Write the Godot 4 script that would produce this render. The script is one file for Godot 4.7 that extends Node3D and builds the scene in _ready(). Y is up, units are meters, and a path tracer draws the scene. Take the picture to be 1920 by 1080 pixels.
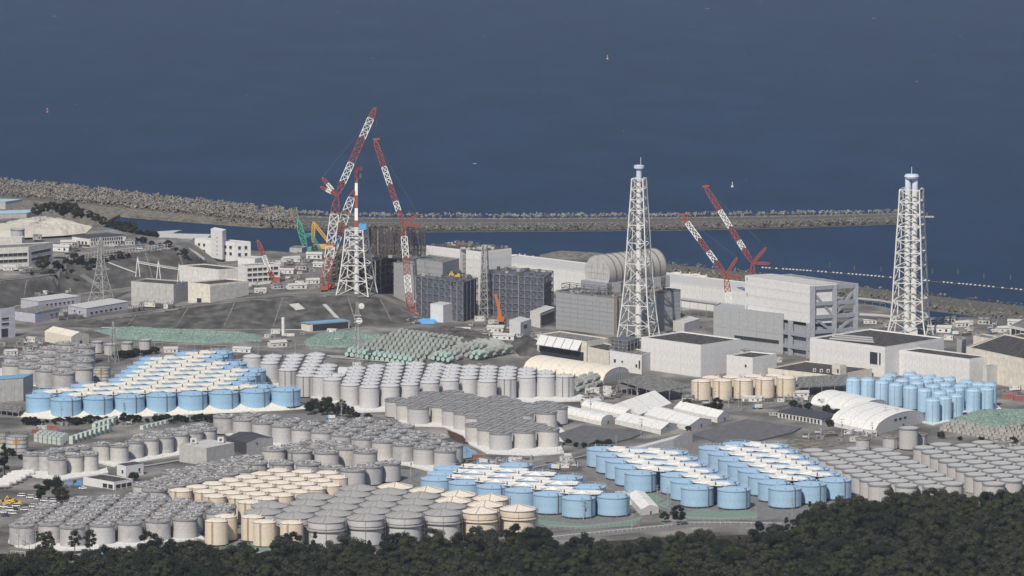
extends Node3D
# An industrial shoreline seen from the air: tank farms in front, power-station buildings,
# lattice stacks and cranes behind, then breakwaters and open sea. Metres, y up, sea level 0.

const GROUND := 10.0      # level of the works yard
var M := {}               # materials
var TX := {}              # noise textures
var count := {}           # numbers for repeated names
var rng := RandomNumberGenerator.new()


class Shape:
	var v := PackedVector3Array()
	var n := PackedVector3Array()
	var col := PackedColorArray()
	var idx := PackedInt32Array()
	var use_color := false
	var tint := Color(1, 1, 1)

	func tri(a: Vector3, b: Vector3, c: Vector3, na: Vector3, nb: Vector3, nc: Vector3) -> void:
		var k := v.size()
		var flip := (b - a).cross(c - a).dot(na + nb + nc) > 0.0
		v.append(a)
		n.append(na)
		if flip:
			v.append(c)
			n.append(nc)
			v.append(b)
			n.append(nb)
		else:
			v.append(b)
			n.append(nb)
			v.append(c)
			n.append(nc)
		if use_color:
			col.append(tint)
			col.append(tint)
			col.append(tint)
		idx.append(k)
		idx.append(k + 1)
		idx.append(k + 2)

	func face(a: Vector3, b: Vector3, c: Vector3, up := Vector3.ZERO) -> void:
		var nn := (b - a).cross(c - a).normalized()
		if up != Vector3.ZERO and nn.dot(up) < 0.0:
			nn = -nn
		tri(a, b, c, nn, nn, nn)

	func quad(a: Vector3, b: Vector3, c: Vector3, d: Vector3, out: Vector3) -> void:
		var nn := (c - a).cross(d - b).normalized()
		if nn.dot(out) < 0.0:
			nn = -nn
		tri(a, b, c, nn, nn, nn)
		tri(a, c, d, nn, nn, nn)

	func box(t: Transform3D, s: Vector3) -> void:   # centred, size s
		var h := s * 0.5
		var p := []
		for i in 8:
			p.append(t * Vector3(h.x if i & 1 else -h.x, h.y if i & 2 else -h.y, h.z if i & 4 else -h.z))
		quad(p[0], p[1], p[3], p[2], -t.basis.z)
		quad(p[4], p[5], p[7], p[6], t.basis.z)
		quad(p[0], p[2], p[6], p[4], -t.basis.x)
		quad(p[1], p[3], p[7], p[5], t.basis.x)
		quad(p[2], p[3], p[7], p[6], t.basis.y)
		quad(p[0], p[1], p[5], p[4], -t.basis.y)

	func blk(c: Vector3, s: Vector3) -> void:
		box(Transform3D(Basis.IDENTITY, c), s)

	func bar(a: Vector3, b: Vector3, w: float, d := -1.0) -> void:
		var l := a.distance_to(b)
		if l < 0.001:
			return
		var y := (b - a) / l
		var x := y.cross(Vector3.UP)
		if x.length() < 0.01:
			x = Vector3.RIGHT
		x = x.normalized()
		var z := x.cross(y).normalized()
		box(Transform3D(Basis(x, y, z), (a + b) * 0.5), Vector3(w, l, w if d < 0.0 else d))

	func tube(a: Vector3, b: Vector3, r0: float, r1: float, seg := 8, caps := true) -> void:
		var y := (b - a).normalized()
		var x := y.cross(Vector3(0.31, 0.13, 0.94)).normalized()
		var z := x.cross(y).normalized()
		for i in seg:
			var t0 := TAU * i / seg
			var t1 := TAU * (i + 1) / seg
			var d0 := x * cos(t0) + z * sin(t0)
			var d1 := x * cos(t1) + z * sin(t1)
			tri(a + d0 * r0, a + d1 * r0, b + d1 * r1, d0, d1, d1)
			tri(a + d0 * r0, b + d1 * r1, b + d0 * r1, d0, d1, d0)
			if caps:
				tri(a, a + d0 * r0, a + d1 * r0, -y, -y, -y)
				tri(b, b + d0 * r1, b + d1 * r1, y, y, y)

	func lathe(pr: Array, seg: int, smooth := false) -> void:   # profile of Vector2(radius, height) round the y axis
		for k in pr.size() - 1:
			var p: Vector2 = pr[k]
			var q: Vector2 = pr[k + 1]
			var e := (q - p).normalized()
			var nn := Vector2(e.y, -e.x)
			var n0 := nn
			var n1 := nn
			if smooth:
				if k > 0:
					var ep: Vector2 = (p - pr[k - 1]).normalized()
					n0 = (nn + Vector2(ep.y, -ep.x)).normalized()
				if k < pr.size() - 2:
					var eq: Vector2 = (pr[k + 2] - q).normalized()
					n1 = (nn + Vector2(eq.y, -eq.x)).normalized()
			for i in seg:
				var t0 := TAU * i / seg
				var t1 := TAU * (i + 1) / seg
				var c0 := Vector3(cos(t0), 0, sin(t0))
				var c1 := Vector3(cos(t1), 0, sin(t1))
				var a := c0 * p.x + Vector3.UP * p.y
				var b := c1 * p.x + Vector3.UP * p.y
				var c := c1 * q.x + Vector3.UP * q.y
				var d := c0 * q.x + Vector3.UP * q.y
				var na := c0 * n0.x + Vector3.UP * n0.y
				var nb := c1 * n0.x + Vector3.UP * n0.y
				var nc := c1 * n1.x + Vector3.UP * n1.y
				var nd := c0 * n1.x + Vector3.UP * n1.y
				if p.x > 0.001:
					tri(a, b, c, na, nb, nc)
				if q.x > 0.001:
					tri(a, c, d, na, nc, nd)

	func prism(poly: Array, y0: float, y1: float, bottom := false) -> void:   # poly of Vector3, outline seen from above
		var p2 := PackedVector2Array()
		for p in poly:
			p2.append(Vector2(p.x, p.z))
		var ids := Geometry2D.triangulate_polygon(p2)
		for i in range(0, ids.size(), 3):
			var a := Vector3(p2[ids[i]].x, y1, p2[ids[i]].y)
			var b := Vector3(p2[ids[i + 1]].x, y1, p2[ids[i + 1]].y)
			var c := Vector3(p2[ids[i + 2]].x, y1, p2[ids[i + 2]].y)
			tri(a, b, c, Vector3.UP, Vector3.UP, Vector3.UP)
			if bottom:
				var dn := Vector3(0, y0 - y1, 0)
				tri(a + dn, b + dn, c + dn, Vector3.DOWN, Vector3.DOWN, Vector3.DOWN)
		var area := 0.0
		for i in p2.size():
			var q := p2[(i + 1) % p2.size()]
			area += p2[i].x * q.y - q.x * p2[i].y
		if y1 - y0 > 0.001:
			for i in p2.size():
				var a := p2[i]
				var b := p2[(i + 1) % p2.size()]
				var e := (b - a).normalized()
				var o := Vector3(e.y, 0, -e.x) * (1.0 if area > 0.0 else -1.0)
				quad(Vector3(a.x, y0, a.y), Vector3(b.x, y0, b.y), Vector3(b.x, y1, b.y), Vector3(a.x, y1, a.y), o)

	func mesh() -> ArrayMesh:
		var arr := []
		arr.resize(Mesh.ARRAY_MAX)
		arr[Mesh.ARRAY_VERTEX] = v
		arr[Mesh.ARRAY_NORMAL] = n
		arr[Mesh.ARRAY_INDEX] = idx
		if use_color:
			arr[Mesh.ARRAY_COLOR] = col
		var m := ArrayMesh.new()
		m.add_surface_from_arrays(Mesh.PRIMITIVE_TRIANGLES, arr)
		return m


func numbered(called: String) -> String:
	count[called] = count.get(called, 0) + 1
	return called if count[called] == 1 else "%s_%03d" % [called, count[called] - 1]

func tag(o: Node, label: String, category: String, group := "") -> Node:
	o.set_meta("label", label)
	o.set_meta("category", category)
	if group != "":
		o.set_meta("group", group)
	return o

func thing(called: String, label: String, category: String, at := Vector3.ZERO, group := "") -> Node3D:
	var o := Node3D.new()
	o.name = numbered(called)
	add_child(o)
	o.position = at
	tag(o, label, category, group)
	return o

func part(called: String, shape, m: Material, parent: Node, at := Vector3.ZERO) -> MeshInstance3D:
	var o := MeshInstance3D.new()
	o.mesh = shape.mesh() if shape is Shape else shape
	o.material_override = m
	o.name = called
	o.position = at
	parent.add_child(o, true)
	return o

func structure(called: String, shape, m: Material) -> MeshInstance3D:
	var o := part(called, shape, m, self)
	o.name = numbered(called)
	o.set_meta("kind", "structure")
	return o

func stuff(called: String, label: String, category: String, shape, m: Material) -> MeshInstance3D:
	var o := part(called, shape, m, self)
	o.name = numbered(called)
	tag(o, label, category)
	o.set_meta("kind", "stuff")
	return o

func copy(proto: Node3D, at: Vector3, turn := 0.0, label := "", group := "", size := 1.0) -> Node3D:
	var c: Node3D = proto.duplicate()
	var nm := String(proto.get_meta("base"))
	c.name = numbered(nm)
	add_child(c)
	c.position = at
	c.rotation.y = turn
	c.scale = Vector3.ONE * size
	if label != "":
		c.set_meta("label", label)
	if group != "":
		c.set_meta("group", group)
	c.remove_meta("base")
	return c

func proto(called: String, category: String) -> Node3D:   # a pattern for copies, never placed itself
	var o := Node3D.new()
	o.name = called
	o.set_meta("base", called)
	o.set_meta("category", category)
	return o


const NTH := ["first", "second", "third", "fourth", "fifth", "sixth", "seventh", "eighth", "ninth", "tenth", "eleventh", "twelfth", "thirteenth", "fourteenth", "fifteenth", "sixteenth", "seventeenth", "eighteenth", "nineteenth", "twentieth", "twenty-first", "twenty-second", "twenty-third", "twenty-fourth", "twenty-fifth", "twenty-sixth", "twenty-seventh", "twenty-eighth", "twenty-ninth", "thirtieth"]

# which one of a grid: its row, and its place along that row, each counted from something that stands there
func ranks(keys: Array) -> Dictionary:
	var rows := {}
	for k in keys:
		if not rows.has(k.y):
			rows[k.y] = []
		rows[k.y].append(k.x)
	var ys := rows.keys()
	ys.sort()
	var res := {}
	for k in keys:
		var xs: Array = rows[k.y]
		xs.sort()
		res[k] = [NTH[ys.find(k.y)], NTH[xs.find(k.x)]]
	return res

func noise_tex(key: String, seed_: int, freq: float, lo: float, hi: float, oct := 4, type := FastNoiseLite.TYPE_SIMPLEX_SMOOTH) -> void:
	var fn := FastNoiseLite.new()
	fn.seed = seed_
	fn.noise_type = type
	fn.frequency = freq
	fn.fractal_octaves = oct
	var t := NoiseTexture2D.new()
	t.width = 512
	t.height = 512
	t.seamless = true
	t.noise = fn
	var g := Gradient.new()
	g.set_color(0, Color(lo, lo, lo))
	g.set_color(1, Color(hi, hi, hi))
	t.color_ramp = g
	TX[key] = t

func mat(key: String, c: Color, rough := 0.8, tex := "soft", size := Vector3(20, 20, 20), metal := 0.0) -> StandardMaterial3D:
	var m := StandardMaterial3D.new()
	m.resource_name = key
	m.albedo_color = c.linear_to_srgb()
	m.roughness = rough
	m.metallic = metal
	m.metallic_specular = 0.35
	m.cull_mode = BaseMaterial3D.CULL_DISABLED
	if tex != "":
		m.albedo_texture = TX[tex]
		m.uv1_triplanar = true
		m.uv1_world_triplanar = true
		m.uv1_scale = Vector3(1.0 / size.x, 1.0 / size.y, 1.0 / size.z)
	M[key] = m
	return m

func detail(key: String, tex: String, size: float) -> void:   # a second, finer pattern
	var m: StandardMaterial3D = M[key]
	m.detail_enabled = true
	m.detail_blend_mode = BaseMaterial3D.BLEND_MODE_MUL
	m.detail_albedo = TX[tex]
	m.detail_uv_layer = BaseMaterial3D.DETAIL_UV_2
	m.uv2_triplanar = true
	m.uv2_world_triplanar = true
	m.uv2_scale = Vector3.ONE / size

func lerp_line(line: Array, x: float, what := 2) -> float:   # value of a polyline (sorted by x) at x; what: 1 height, 2 depth
	if x <= line[0].x:
		return line[0][what]
	for i in line.size() - 1:
		if x <= line[i + 1].x:
			var t: float = (x - line[i].x) / (line[i + 1].x - line[i].x)
			return lerpf(line[i][what], line[i + 1][what], t)
	return line[line.size() - 1][what]

func ss(a: float, b: float, x: float) -> float:
	return smoothstep(a, b, x)


func _ready() -> void:
	rng.seed = 20230824
	# ---- camera, sky, sun, exposure
	var cam := Camera3D.new()
	cam.name = "camera"
	cam.position = Vector3(0, 473, 3035)
	cam.rotation_degrees = Vector3(-7.35, 0, 0)
	cam.fov = 6.867261
	cam.near = 5.0
	cam.far = 60000.0
	add_child(cam)
	cam.current = true
	var env := Environment.new()
	env.background_mode = Environment.BG_SKY
	var psky := ProceduralSkyMaterial.new()
	psky.sky_top_color = Color(0.44, 0.51, 0.63)
	psky.sky_horizon_color = Color(0.67, 0.69, 0.725)
	psky.sky_curve = 0.12
	psky.ground_bottom_color = Color(0.25, 0.28, 0.32)
	psky.ground_horizon_color = Color(0.67, 0.69, 0.725)
	psky.sun_angle_max = 1.0
	var sky := Sky.new()
	sky.sky_material = psky
	env.sky = sky
	env.tonemap_mode = Environment.TONE_MAPPER_LINEAR
	env.tonemap_exposure = 1.1
	env.sdfgi_enabled = true
	env.ssao_enabled = true
	env.ssil_enabled = true
	env.fog_enabled = true
	env.fog_density = 0.00002
	env.fog_light_color = Color(0.88, 0.92, 1.0)
	var we := WorldEnvironment.new()
	we.name = "world_environment"
	we.environment = env
	add_child(we)
	var sun := DirectionalLight3D.new()
	sun.name = "sun"
	sun.light_energy = 1.35
	sun.light_color = Color(1.0, 0.965, 0.91)
	sun.light_angular_distance = 0.5
	sun.shadow_enabled = true
	add_child(sun)
	sun.look_at_from_position(Vector3(-0.24, 0.70, 0.67) * 1000.0, Vector3.ZERO)

	make_materials()
	make_setting()
	make_tanks()
	make_buildings()
	make_towers_and_cranes()
	make_small_things()
	make_trees()


func make_materials() -> void:
	noise_tex("soft", 3, 0.012, 0.80, 1.0, 4)
	noise_tex("grain", 5, 0.05, 0.55, 1.0, 4)
	noise_tex("patch", 9, 0.016, 0.42, 1.0, 6)
	noise_tex("streak", 11, 0.03, 0.78, 1.0, 4)
	noise_tex("sea", 14, 0.012, 0.84, 1.0, 6)
	# paint and metal of the tanks
	var st := Vector3(5, 40, 5)
	mat("blue_a", Color(0.34, 0.55, 0.76), 0.55, "streak", st)
	mat("blue_b", Color(0.39, 0.58, 0.77), 0.55, "streak", st)
	mat("blue_c", Color(0.44, 0.63, 0.80), 0.5, "streak", st)
	mat("grey_tank", Color(0.62, 0.62, 0.63), 0.6, "streak", st)
	mat("grey_tank2", Color(0.55, 0.545, 0.55), 0.65, "streak", Vector3(3, 30, 3))
	mat("grey_tank3", Color(0.60, 0.585, 0.565), 0.65, "streak", Vector3(7, 50, 7))
	mat("grey_light2", Color(0.56, 0.56, 0.565), 0.6, "streak", Vector3(3, 30, 3))
	mat("grey_light", Color(0.61, 0.61, 0.62), 0.6, "streak", st)
	mat("grey_concrete", Color(0.54, 0.53, 0.53), 0.85, "streak", st)
	mat("roof_grey", Color(0.56, 0.55, 0.54), 0.85, "grain", Vector3(9, 9, 9))
	mat("roof_worn", Color(0.56, 0.545, 0.525), 0.85, "grain", Vector3(7, 7, 7))
	mat("cream_tank", Color(0.80, 0.69, 0.56), 0.6, "streak", st)
	mat("cream_roof", Color(0.84, 0.75, 0.64), 0.65, "soft", Vector3(9, 9, 9))
	mat("cover", Color(0.84, 0.80, 0.70), 0.7, "soft", Vector3(12, 12, 12))
	mat("cover_white", Color(0.86, 0.84, 0.79), 0.7, "soft", Vector3(12, 12, 12))
	mat("dark", Color(0.05, 0.05, 0.055), 0.7, "")
	mat("dark_steel", Color(0.14, 0.145, 0.155), 0.6, "soft")
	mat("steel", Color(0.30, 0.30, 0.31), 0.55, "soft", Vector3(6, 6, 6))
	mat("rust_steel", Color(0.185, 0.155, 0.135), 0.8, "patch", Vector3(14, 14, 14))
	mat("lattice_navy", Color(0.20, 0.21, 0.255), 0.6, "soft")
	mat("barrel", Color(0.47, 0.47, 0.455), 0.7, "streak", Vector3(9, 40, 9))
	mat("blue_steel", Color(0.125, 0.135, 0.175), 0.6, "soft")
	mat("pipe_grey", Color(0.42, 0.42, 0.43), 0.5, "soft", Vector3(6, 6, 6))
	mat("line_blue", Color(0.18, 0.28, 0.38), 0.6, "")
	mat("band_orange", Color(0.55, 0.28, 0.07), 0.7, "")
	# setting
	mat("yard", Color(0.55, 0.525, 0.485), 0.95, "patch", Vector3(330, 330, 330))
	mat("asphalt", Color(0.21, 0.207, 0.203), 0.95, "soft", Vector3(30, 30, 30))
	mat("dark_pad", Color(0.145, 0.145, 0.15), 0.95, "soft", Vector3(40, 40, 40))
	mat("pad", Color(0.78, 0.77, 0.75), 0.85, "soft", Vector3(18, 18, 18))
	mat("slope", Color(0.29, 0.28, 0.265), 0.95, "patch", Vector3(120, 120, 120))
	mat("soil", Color(0.16, 0.125, 0.10), 0.95, "patch", Vector3(30, 30, 30))
	mat("sand", Color(0.33, 0.30, 0.25), 0.95, "patch", Vector3(50, 50, 50))
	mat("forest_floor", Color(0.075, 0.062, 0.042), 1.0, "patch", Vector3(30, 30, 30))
	mat("green_bank", Color(0.20, 0.29, 0.235), 0.9, "soft", Vector3(14, 14, 14))
	mat("green_net", Color(0.36, 0.50, 0.43), 0.85, "patch", Vector3(16, 16, 16))
	mat("brown_red", Color(0.13, 0.075, 0.06), 0.95, "patch", Vector3(20, 20, 20))
	var rk := mat("rock", Color(1, 1, 1), 0.95, "grain", Vector3(9, 9, 9))
	rk.vertex_color_use_as_albedo = true
	mat("mole", Color(0.36, 0.34, 0.30), 0.95, "patch", Vector3(25, 25, 25))
	# water: dark blue, with wind streaks
	var sea := mat("sea", Color(0.016, 0.048, 0.110), 0.5, "sea", Vector3(900, 100, 1500))
	sea.metallic_specular = 0.12
	mat("foam", Color(0.75, 0.78, 0.80), 0.9, "")
	# buildings
	mat("white_wall", Color(0.80, 0.80, 0.80), 0.75, "streak", Vector3(9, 60, 9))
	mat("white_panel", Color(0.78, 0.78, 0.785), 0.7, "streak", Vector3(9, 60, 9))
	mat("offwhite", Color(0.72, 0.71, 0.69), 0.8, "soft", Vector3(12, 30, 12))
	mat("cream_wall", Color(0.76, 0.72, 0.63), 0.85, "soft", Vector3(12, 30, 12))
	mat("grey_wall", Color(0.37, 0.38, 0.40), 0.8, "streak", Vector3(9, 50, 9))
	mat("pale_wall", Color(0.52, 0.52, 0.51), 0.85, "soft", Vector3(12, 30, 12))
	mat("lilac_wall", Color(0.52, 0.52, 0.60), 0.8, "soft", Vector3(12, 30, 12))
	mat("brown_wall", Color(0.24, 0.21, 0.17), 0.9, "soft")
	mat("dark_roof", Color(0.125, 0.12, 0.117), 0.95, "patch", Vector3(30, 30, 30))
	mat("grey_roof", Color(0.34, 0.335, 0.32), 0.9, "patch", Vector3(26, 26, 26))
	mat("pale_roof", Color(0.58, 0.57, 0.55), 0.85, "soft", Vector3(16, 16, 16))
	mat("violet_roof", Color(0.07, 0.07, 0.085), 0.85, "soft", Vector3(16, 16, 16))
	mat("blue_roof", Color(0.20, 0.40, 0.58), 0.6, "soft", Vector3(16, 16, 16))
	mat("teal_roof", Color(0.40, 0.60, 0.70), 0.6, "soft", Vector3(16, 16, 16))
	mat("tent", Color(0.84, 0.83, 0.80), 0.75, "soft", Vector3(14, 14, 14))
	mat("tent_cream", Color(0.84, 0.77, 0.65), 0.75, "soft", Vector3(14, 14, 14))
	mat("tent_end", Color(0.60, 0.60, 0.60), 0.8, "soft", Vector3(10, 10, 10))
	mat("service_grey", Color(0.45, 0.465, 0.485), 0.7, "streak", Vector3(9, 50, 9))
	mat("steel_blue", Color(0.34, 0.36, 0.40), 0.65, "soft", Vector3(12, 12, 12))
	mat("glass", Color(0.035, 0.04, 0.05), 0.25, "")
	mat("tarp_blue", Color(0.10, 0.33, 0.62), 0.6, "")
	# towers and cranes
	mat("tower_white", Color(0.80, 0.80, 0.78), 0.6, "soft", Vector3(6, 6, 6))
	mat("stack_blue", Color(0.62, 0.72, 0.85), 0.6, "soft", Vector3(6, 6, 6))
	mat("crane_red", Color(0.32, 0.085, 0.068), 0.6, "")
	mat("crane_white", Color(0.82, 0.82, 0.80), 0.6, "")
	mat("crane_orange", Color(0.45, 0.15, 0.05), 0.6, "")
	mat("crane_green", Color(0.08, 0.33, 0.24), 0.6, "")
	mat("crane_yellow", Color(0.58, 0.37, 0.10), 0.6, "")
	mat("galvanised", Color(0.46, 0.46, 0.45), 0.5, "soft", Vector3(5, 5, 5))
	mat("hic_green", Color(0.47, 0.63, 0.58), 0.6, "soft", Vector3(5, 5, 5))
	mat("hic_pale", Color(0.60, 0.65, 0.60), 0.75, "grain", Vector3(9, 9, 9))
	mat("hic_grey", Color(0.54, 0.56, 0.52), 0.8, "grain", Vector3(9, 9, 9))
	mat("bag", Color(0.80, 0.76, 0.66), 0.85, "grain", Vector3(20, 20, 20))
	mat("sack_white", Color(0.66, 0.65, 0.61), 0.9, "grain", Vector3(14, 14, 14))
	mat("box_green", Color(0.60, 0.70, 0.64), 0.7, "soft", Vector3(4, 4, 4))
	mat("red_box", Color(0.36, 0.08, 0.06), 0.7, "soft")
	mat("car_white", Color(0.80, 0.80, 0.80), 0.35, "")
	mat("car_dark", Color(0.06, 0.07, 0.09), 0.35, "")
	mat("car_blue", Color(0.10, 0.22, 0.42), 0.35, "")
	mat("tyre", Color(0.02, 0.02, 0.02), 0.9, "")
	mat("yellow", Color(0.70, 0.42, 0.03), 0.6, "")
	# plants
	for i in 6:
		var c: Color = [Color(0.044, 0.056, 0.030), Color(0.024, 0.037, 0.023), Color(0.080, 0.084, 0.055), Color(0.032, 0.044, 0.023), Color(0.076, 0.092, 0.038), Color(0.018, 0.026, 0.019)][i]
		var lm := mat("leaf%d" % i, c, 0.8, "patch", Vector3(11, 11, 11))
		lm.backlight_enabled = true
		lm.backlight = Color(c.r * 0.5, c.g * 0.6, c.b * 0.3).linear_to_srgb()
	detail("yard", "grain", 26.0)
	detail("slope", "grain", 18.0)
	detail("sea", "streak", 150.0)
	M.sea.uv2_scale = Vector3(1.0 / 190.0, 1.0, 1.0 / 75.0)
	detail("mole", "grain", 14.0)
	detail("grey_tank", "soft", 37.0)
	mat("bark", Color(0.16, 0.14, 0.12), 0.95, "")


var S1B := [Vector3(-339.95, 10, -332.98), Vector3(-294.87, 10, -335.76), Vector3(-248.7, 10, -324.68), Vector3(-181.02, 10, -327.44), Vector3(-148.72, 10, -321.92), Vector3(-98.45, 10, -341.32), Vector3(-64.13, 10, -369.42)]
var S1T := [Vector3(-340.43, 10.1, -337.81), Vector3(-314.37, 11, -350.79), Vector3(-259.42, 15, -378.08), Vector3(-224.48, 19, -388.67), Vector3(-184.11, 23, -387.68), Vector3(-127.09, 25, -402.01), Vector3(-100.01, 24, -397.78), Vector3(-64.28, 10.1, -377.2)]
var S2B := [Vector3(-396.84, 10.2, -367.95), Vector3(-373.02, 10.2, -431.38), Vector3(-340.83, 10.4, -501.76), Vector3(-314.95, 12, -523.34), Vector3(-284.27, 14, -539.06), Vector3(-255, 17, -579.26), Vector3(-235.19, 19.5, -618.26), Vector3(-229.42, 20, -624.21)]
var S2T := [Vector3(-407.32, 24, -461.2), Vector3(-377.95, 24, -479.74), Vector3(-340.16, 24, -517.42), Vector3(-337.74, 30, -556.52), Vector3(-308.78, 31, -594.88), Vector3(-261.95, 33, -622.47), Vector3(-249.32, 32, -617.1), Vector3(-230.04, 20, -634.24)]
var SHORE := [Vector3(-454.95, 24, -876.74), Vector3(-421.58, 24, -892.14), Vector3(-392.25, 25, -906.67), Vector3(-355.98, 30, -847.3), Vector3(-324.15, 31, -778.35), Vector3(-298.7, 32, -725.88), Vector3(-275.07, 32, -690.1), Vector3(-253.38, 31, -677.35), Vector3(-236.2, 20, -734.06), Vector3(-200.37, 23, -695.11), Vector3(-165.63, 25, -664.7), Vector3(-108.7, 24, -700.78), Vector3(-72.16, 10, -802.87)]

func hill(x: float, z: float) -> float:
	var p1 := lerp_line(S1T, x, 1)
	var z1b := lerp_line(S1B, x)
	var z1t := lerp_line(S1T, x)
	var h := 9.6
	if z < z1b:
		h = lerpf(9.9, p1, clampf((z1b - z) / maxf(1.0, z1b - z1t), 0.0, 1.0))
	var z2b := lerp_line(S2B, x)
	if x < S2B[S2B.size() - 1].x and z < z2b:
		var z2t := lerp_line(S2T, x)
		h = lerpf(p1, maxf(p1, lerp_line(S2T, x, 1)), clampf((z2b - z) / maxf(1.0, z2b - z2t), 0.0, 1.0))
	var zs := lerp_line(SHORE, x)
	if z < zs:
		h = lerpf(h, -5.0, clampf((zs - z) / 14.0, 0.0, 1.0))
	return h

func on_slope(x: float, z: float) -> bool:
	if lerp_line(S1T, x, 1) > 10.8 and z < lerp_line(S1B, x) and z > lerp_line(S1T, x):
		return true
	return x < S2B[S2B.size() - 1].x and z < lerp_line(S2B, x) and z > lerp_line(S2T, x) or z < lerp_line(SHORE, x)

# a flat strip laid on the hill along a line
func drape(called: String, pts: Array, width: float, m: Material, lift := 0.2) -> void:
	var s := Shape.new()
	for i in pts.size() - 1:
		for k in 8:
			var a: Vector3 = pts[i].lerp(pts[i + 1], k / 8.0)
			var b: Vector3 = pts[i].lerp(pts[i + 1], (k + 1) / 8.0)
			var sd := (b - a).cross(Vector3.UP).normalized() * width * 0.5
			var q := []
			for e in [a - sd, b - sd, b + sd, a + sd]:
				q.append(Vector3(e.x, hill(e.x, e.z) + lift, e.z))
			s.quad(q[0], q[1], q[2], q[3], Vector3.UP)
	structure(called, s, m)

func scatter(called: String, label: String, category: String, mesh: Mesh, m: Material, xf: Array, cols: Array) -> MultiMeshInstance3D:
	var mm := MultiMesh.new()
	mm.transform_format = MultiMesh.TRANSFORM_3D
	mm.use_colors = cols.size() > 0
	mm.mesh = mesh
	mm.instance_count = xf.size()
	for i in xf.size():
		mm.set_instance_transform(i, xf[i])
		if cols.size() > 0:
			mm.set_instance_color(i, cols[i])
	var o := MultiMeshInstance3D.new()
	o.multimesh = mm
	o.material_override = m
	o.name = numbered(called)
	add_child(o)
	tag(o, label, category)
	o.set_meta("kind", "stuff")
	return o

func rand_basis() -> Basis:
	return Basis.from_euler(Vector3(rng.randf() * TAU, rng.randf() * TAU, rng.randf() * TAU))

func tetrapod_mesh() -> ArrayMesh:
	var s := Shape.new()
	for d in [Vector3(1, 1, 1), Vector3(-1, -1, 1), Vector3(-1, 1, -1), Vector3(1, -1, -1)]:
		s.tube(Vector3.ZERO, d.normalized() * 1.0, 0.40, 0.27, 6, true)
	return s.mesh()

func rock_mesh(seed_: int) -> ArrayMesh:
	var r := RandomNumberGenerator.new()
	r.seed = seed_
	var s := Shape.new()
	var ring := []
	for k in 3:
		var row := []
		for i in 6:
			var a := TAU * (i + r.randf() * 0.5) / 6
			var rad: float = [0.75, 1.0, 0.6][k] * r.randf_range(0.8, 1.15)
			row.append(Vector3(cos(a) * rad, [-0.5, 0.1, 0.55][k] * r.randf_range(0.85, 1.15), sin(a) * rad))
		ring.append(row)
	for k in 2:
		for i in 6:
			var j := (i + 1) % 6
			s.face(ring[k][i], ring[k][j], ring[k + 1][j], ring[k][i])
			s.face(ring[k][i], ring[k + 1][j], ring[k + 1][i], ring[k][i])
	for i in 6:
		s.face(Vector3(0, 0.62, 0), ring[2][i], ring[2][(i + 1) % 6], Vector3.UP)
	return s.mesh()

# a strip of made ground between two lines (far and near edge), with sloped sides
func mole(called: String, far_: Array, near_: Array, top: float, m: Material) -> void:
	var s := Shape.new()
	for i in far_.size() - 1:
		var a: Vector3 = far_[i]
		var b: Vector3 = far_[i + 1]
		var c: Vector3 = near_[i + 1]
		var d: Vector3 = near_[i]
		var f := 0.22
		var a1 := a.lerp(d, f)
		var b1 := b.lerp(c, f)
		var c1 := c.lerp(b, f)
		var d1 := d.lerp(a, f)
		for q in [a, b, c, d]:
			q.y = -2.0
		a.y = -2.0
		b.y = -2.0
		c.y = -2.0
		d.y = -2.0
		a1.y = top
		b1.y = top
		c1.y = top
		d1.y = top
		s.quad(a1, b1, c1, d1, Vector3.UP)
		s.quad(a, b, b1, a1, Vector3.UP)
		s.quad(d, c, c1, d1, Vector3.UP)
		if i == far_.size() - 2:
			s.quad(b, b1, c1, c, Vector3.RIGHT)
	structure(called, s, m)

func strip_points(far_: Array, near_: Array, n_: int, t0: float, t1: float, i0 := 0, i1 := -1) -> Array:
	var res := []
	var last: int = far_.size() - 1 if i1 < 0 else i1
	var lens := []
	var total := 0.0
	for i in range(i0, last):
		var l: float = far_[i].distance_to(far_[i + 1])
		lens.append(l)
		total += l
	for k in n_:
		var d := rng.randf() * total
		var i := 0
		while i < lens.size() - 1 and d > lens[i]:
			d -= lens[i]
			i += 1
		var u: float = clampf(d / lens[i], 0, 1)
		var a: Vector3 = far_[i0 + i].lerp(far_[i0 + i + 1], u)
		var b: Vector3 = near_[i0 + i].lerp(near_[i0 + i + 1], u)
		res.append(a.lerp(b, rng.randf_range(t0, t1)))
	return res


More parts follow.
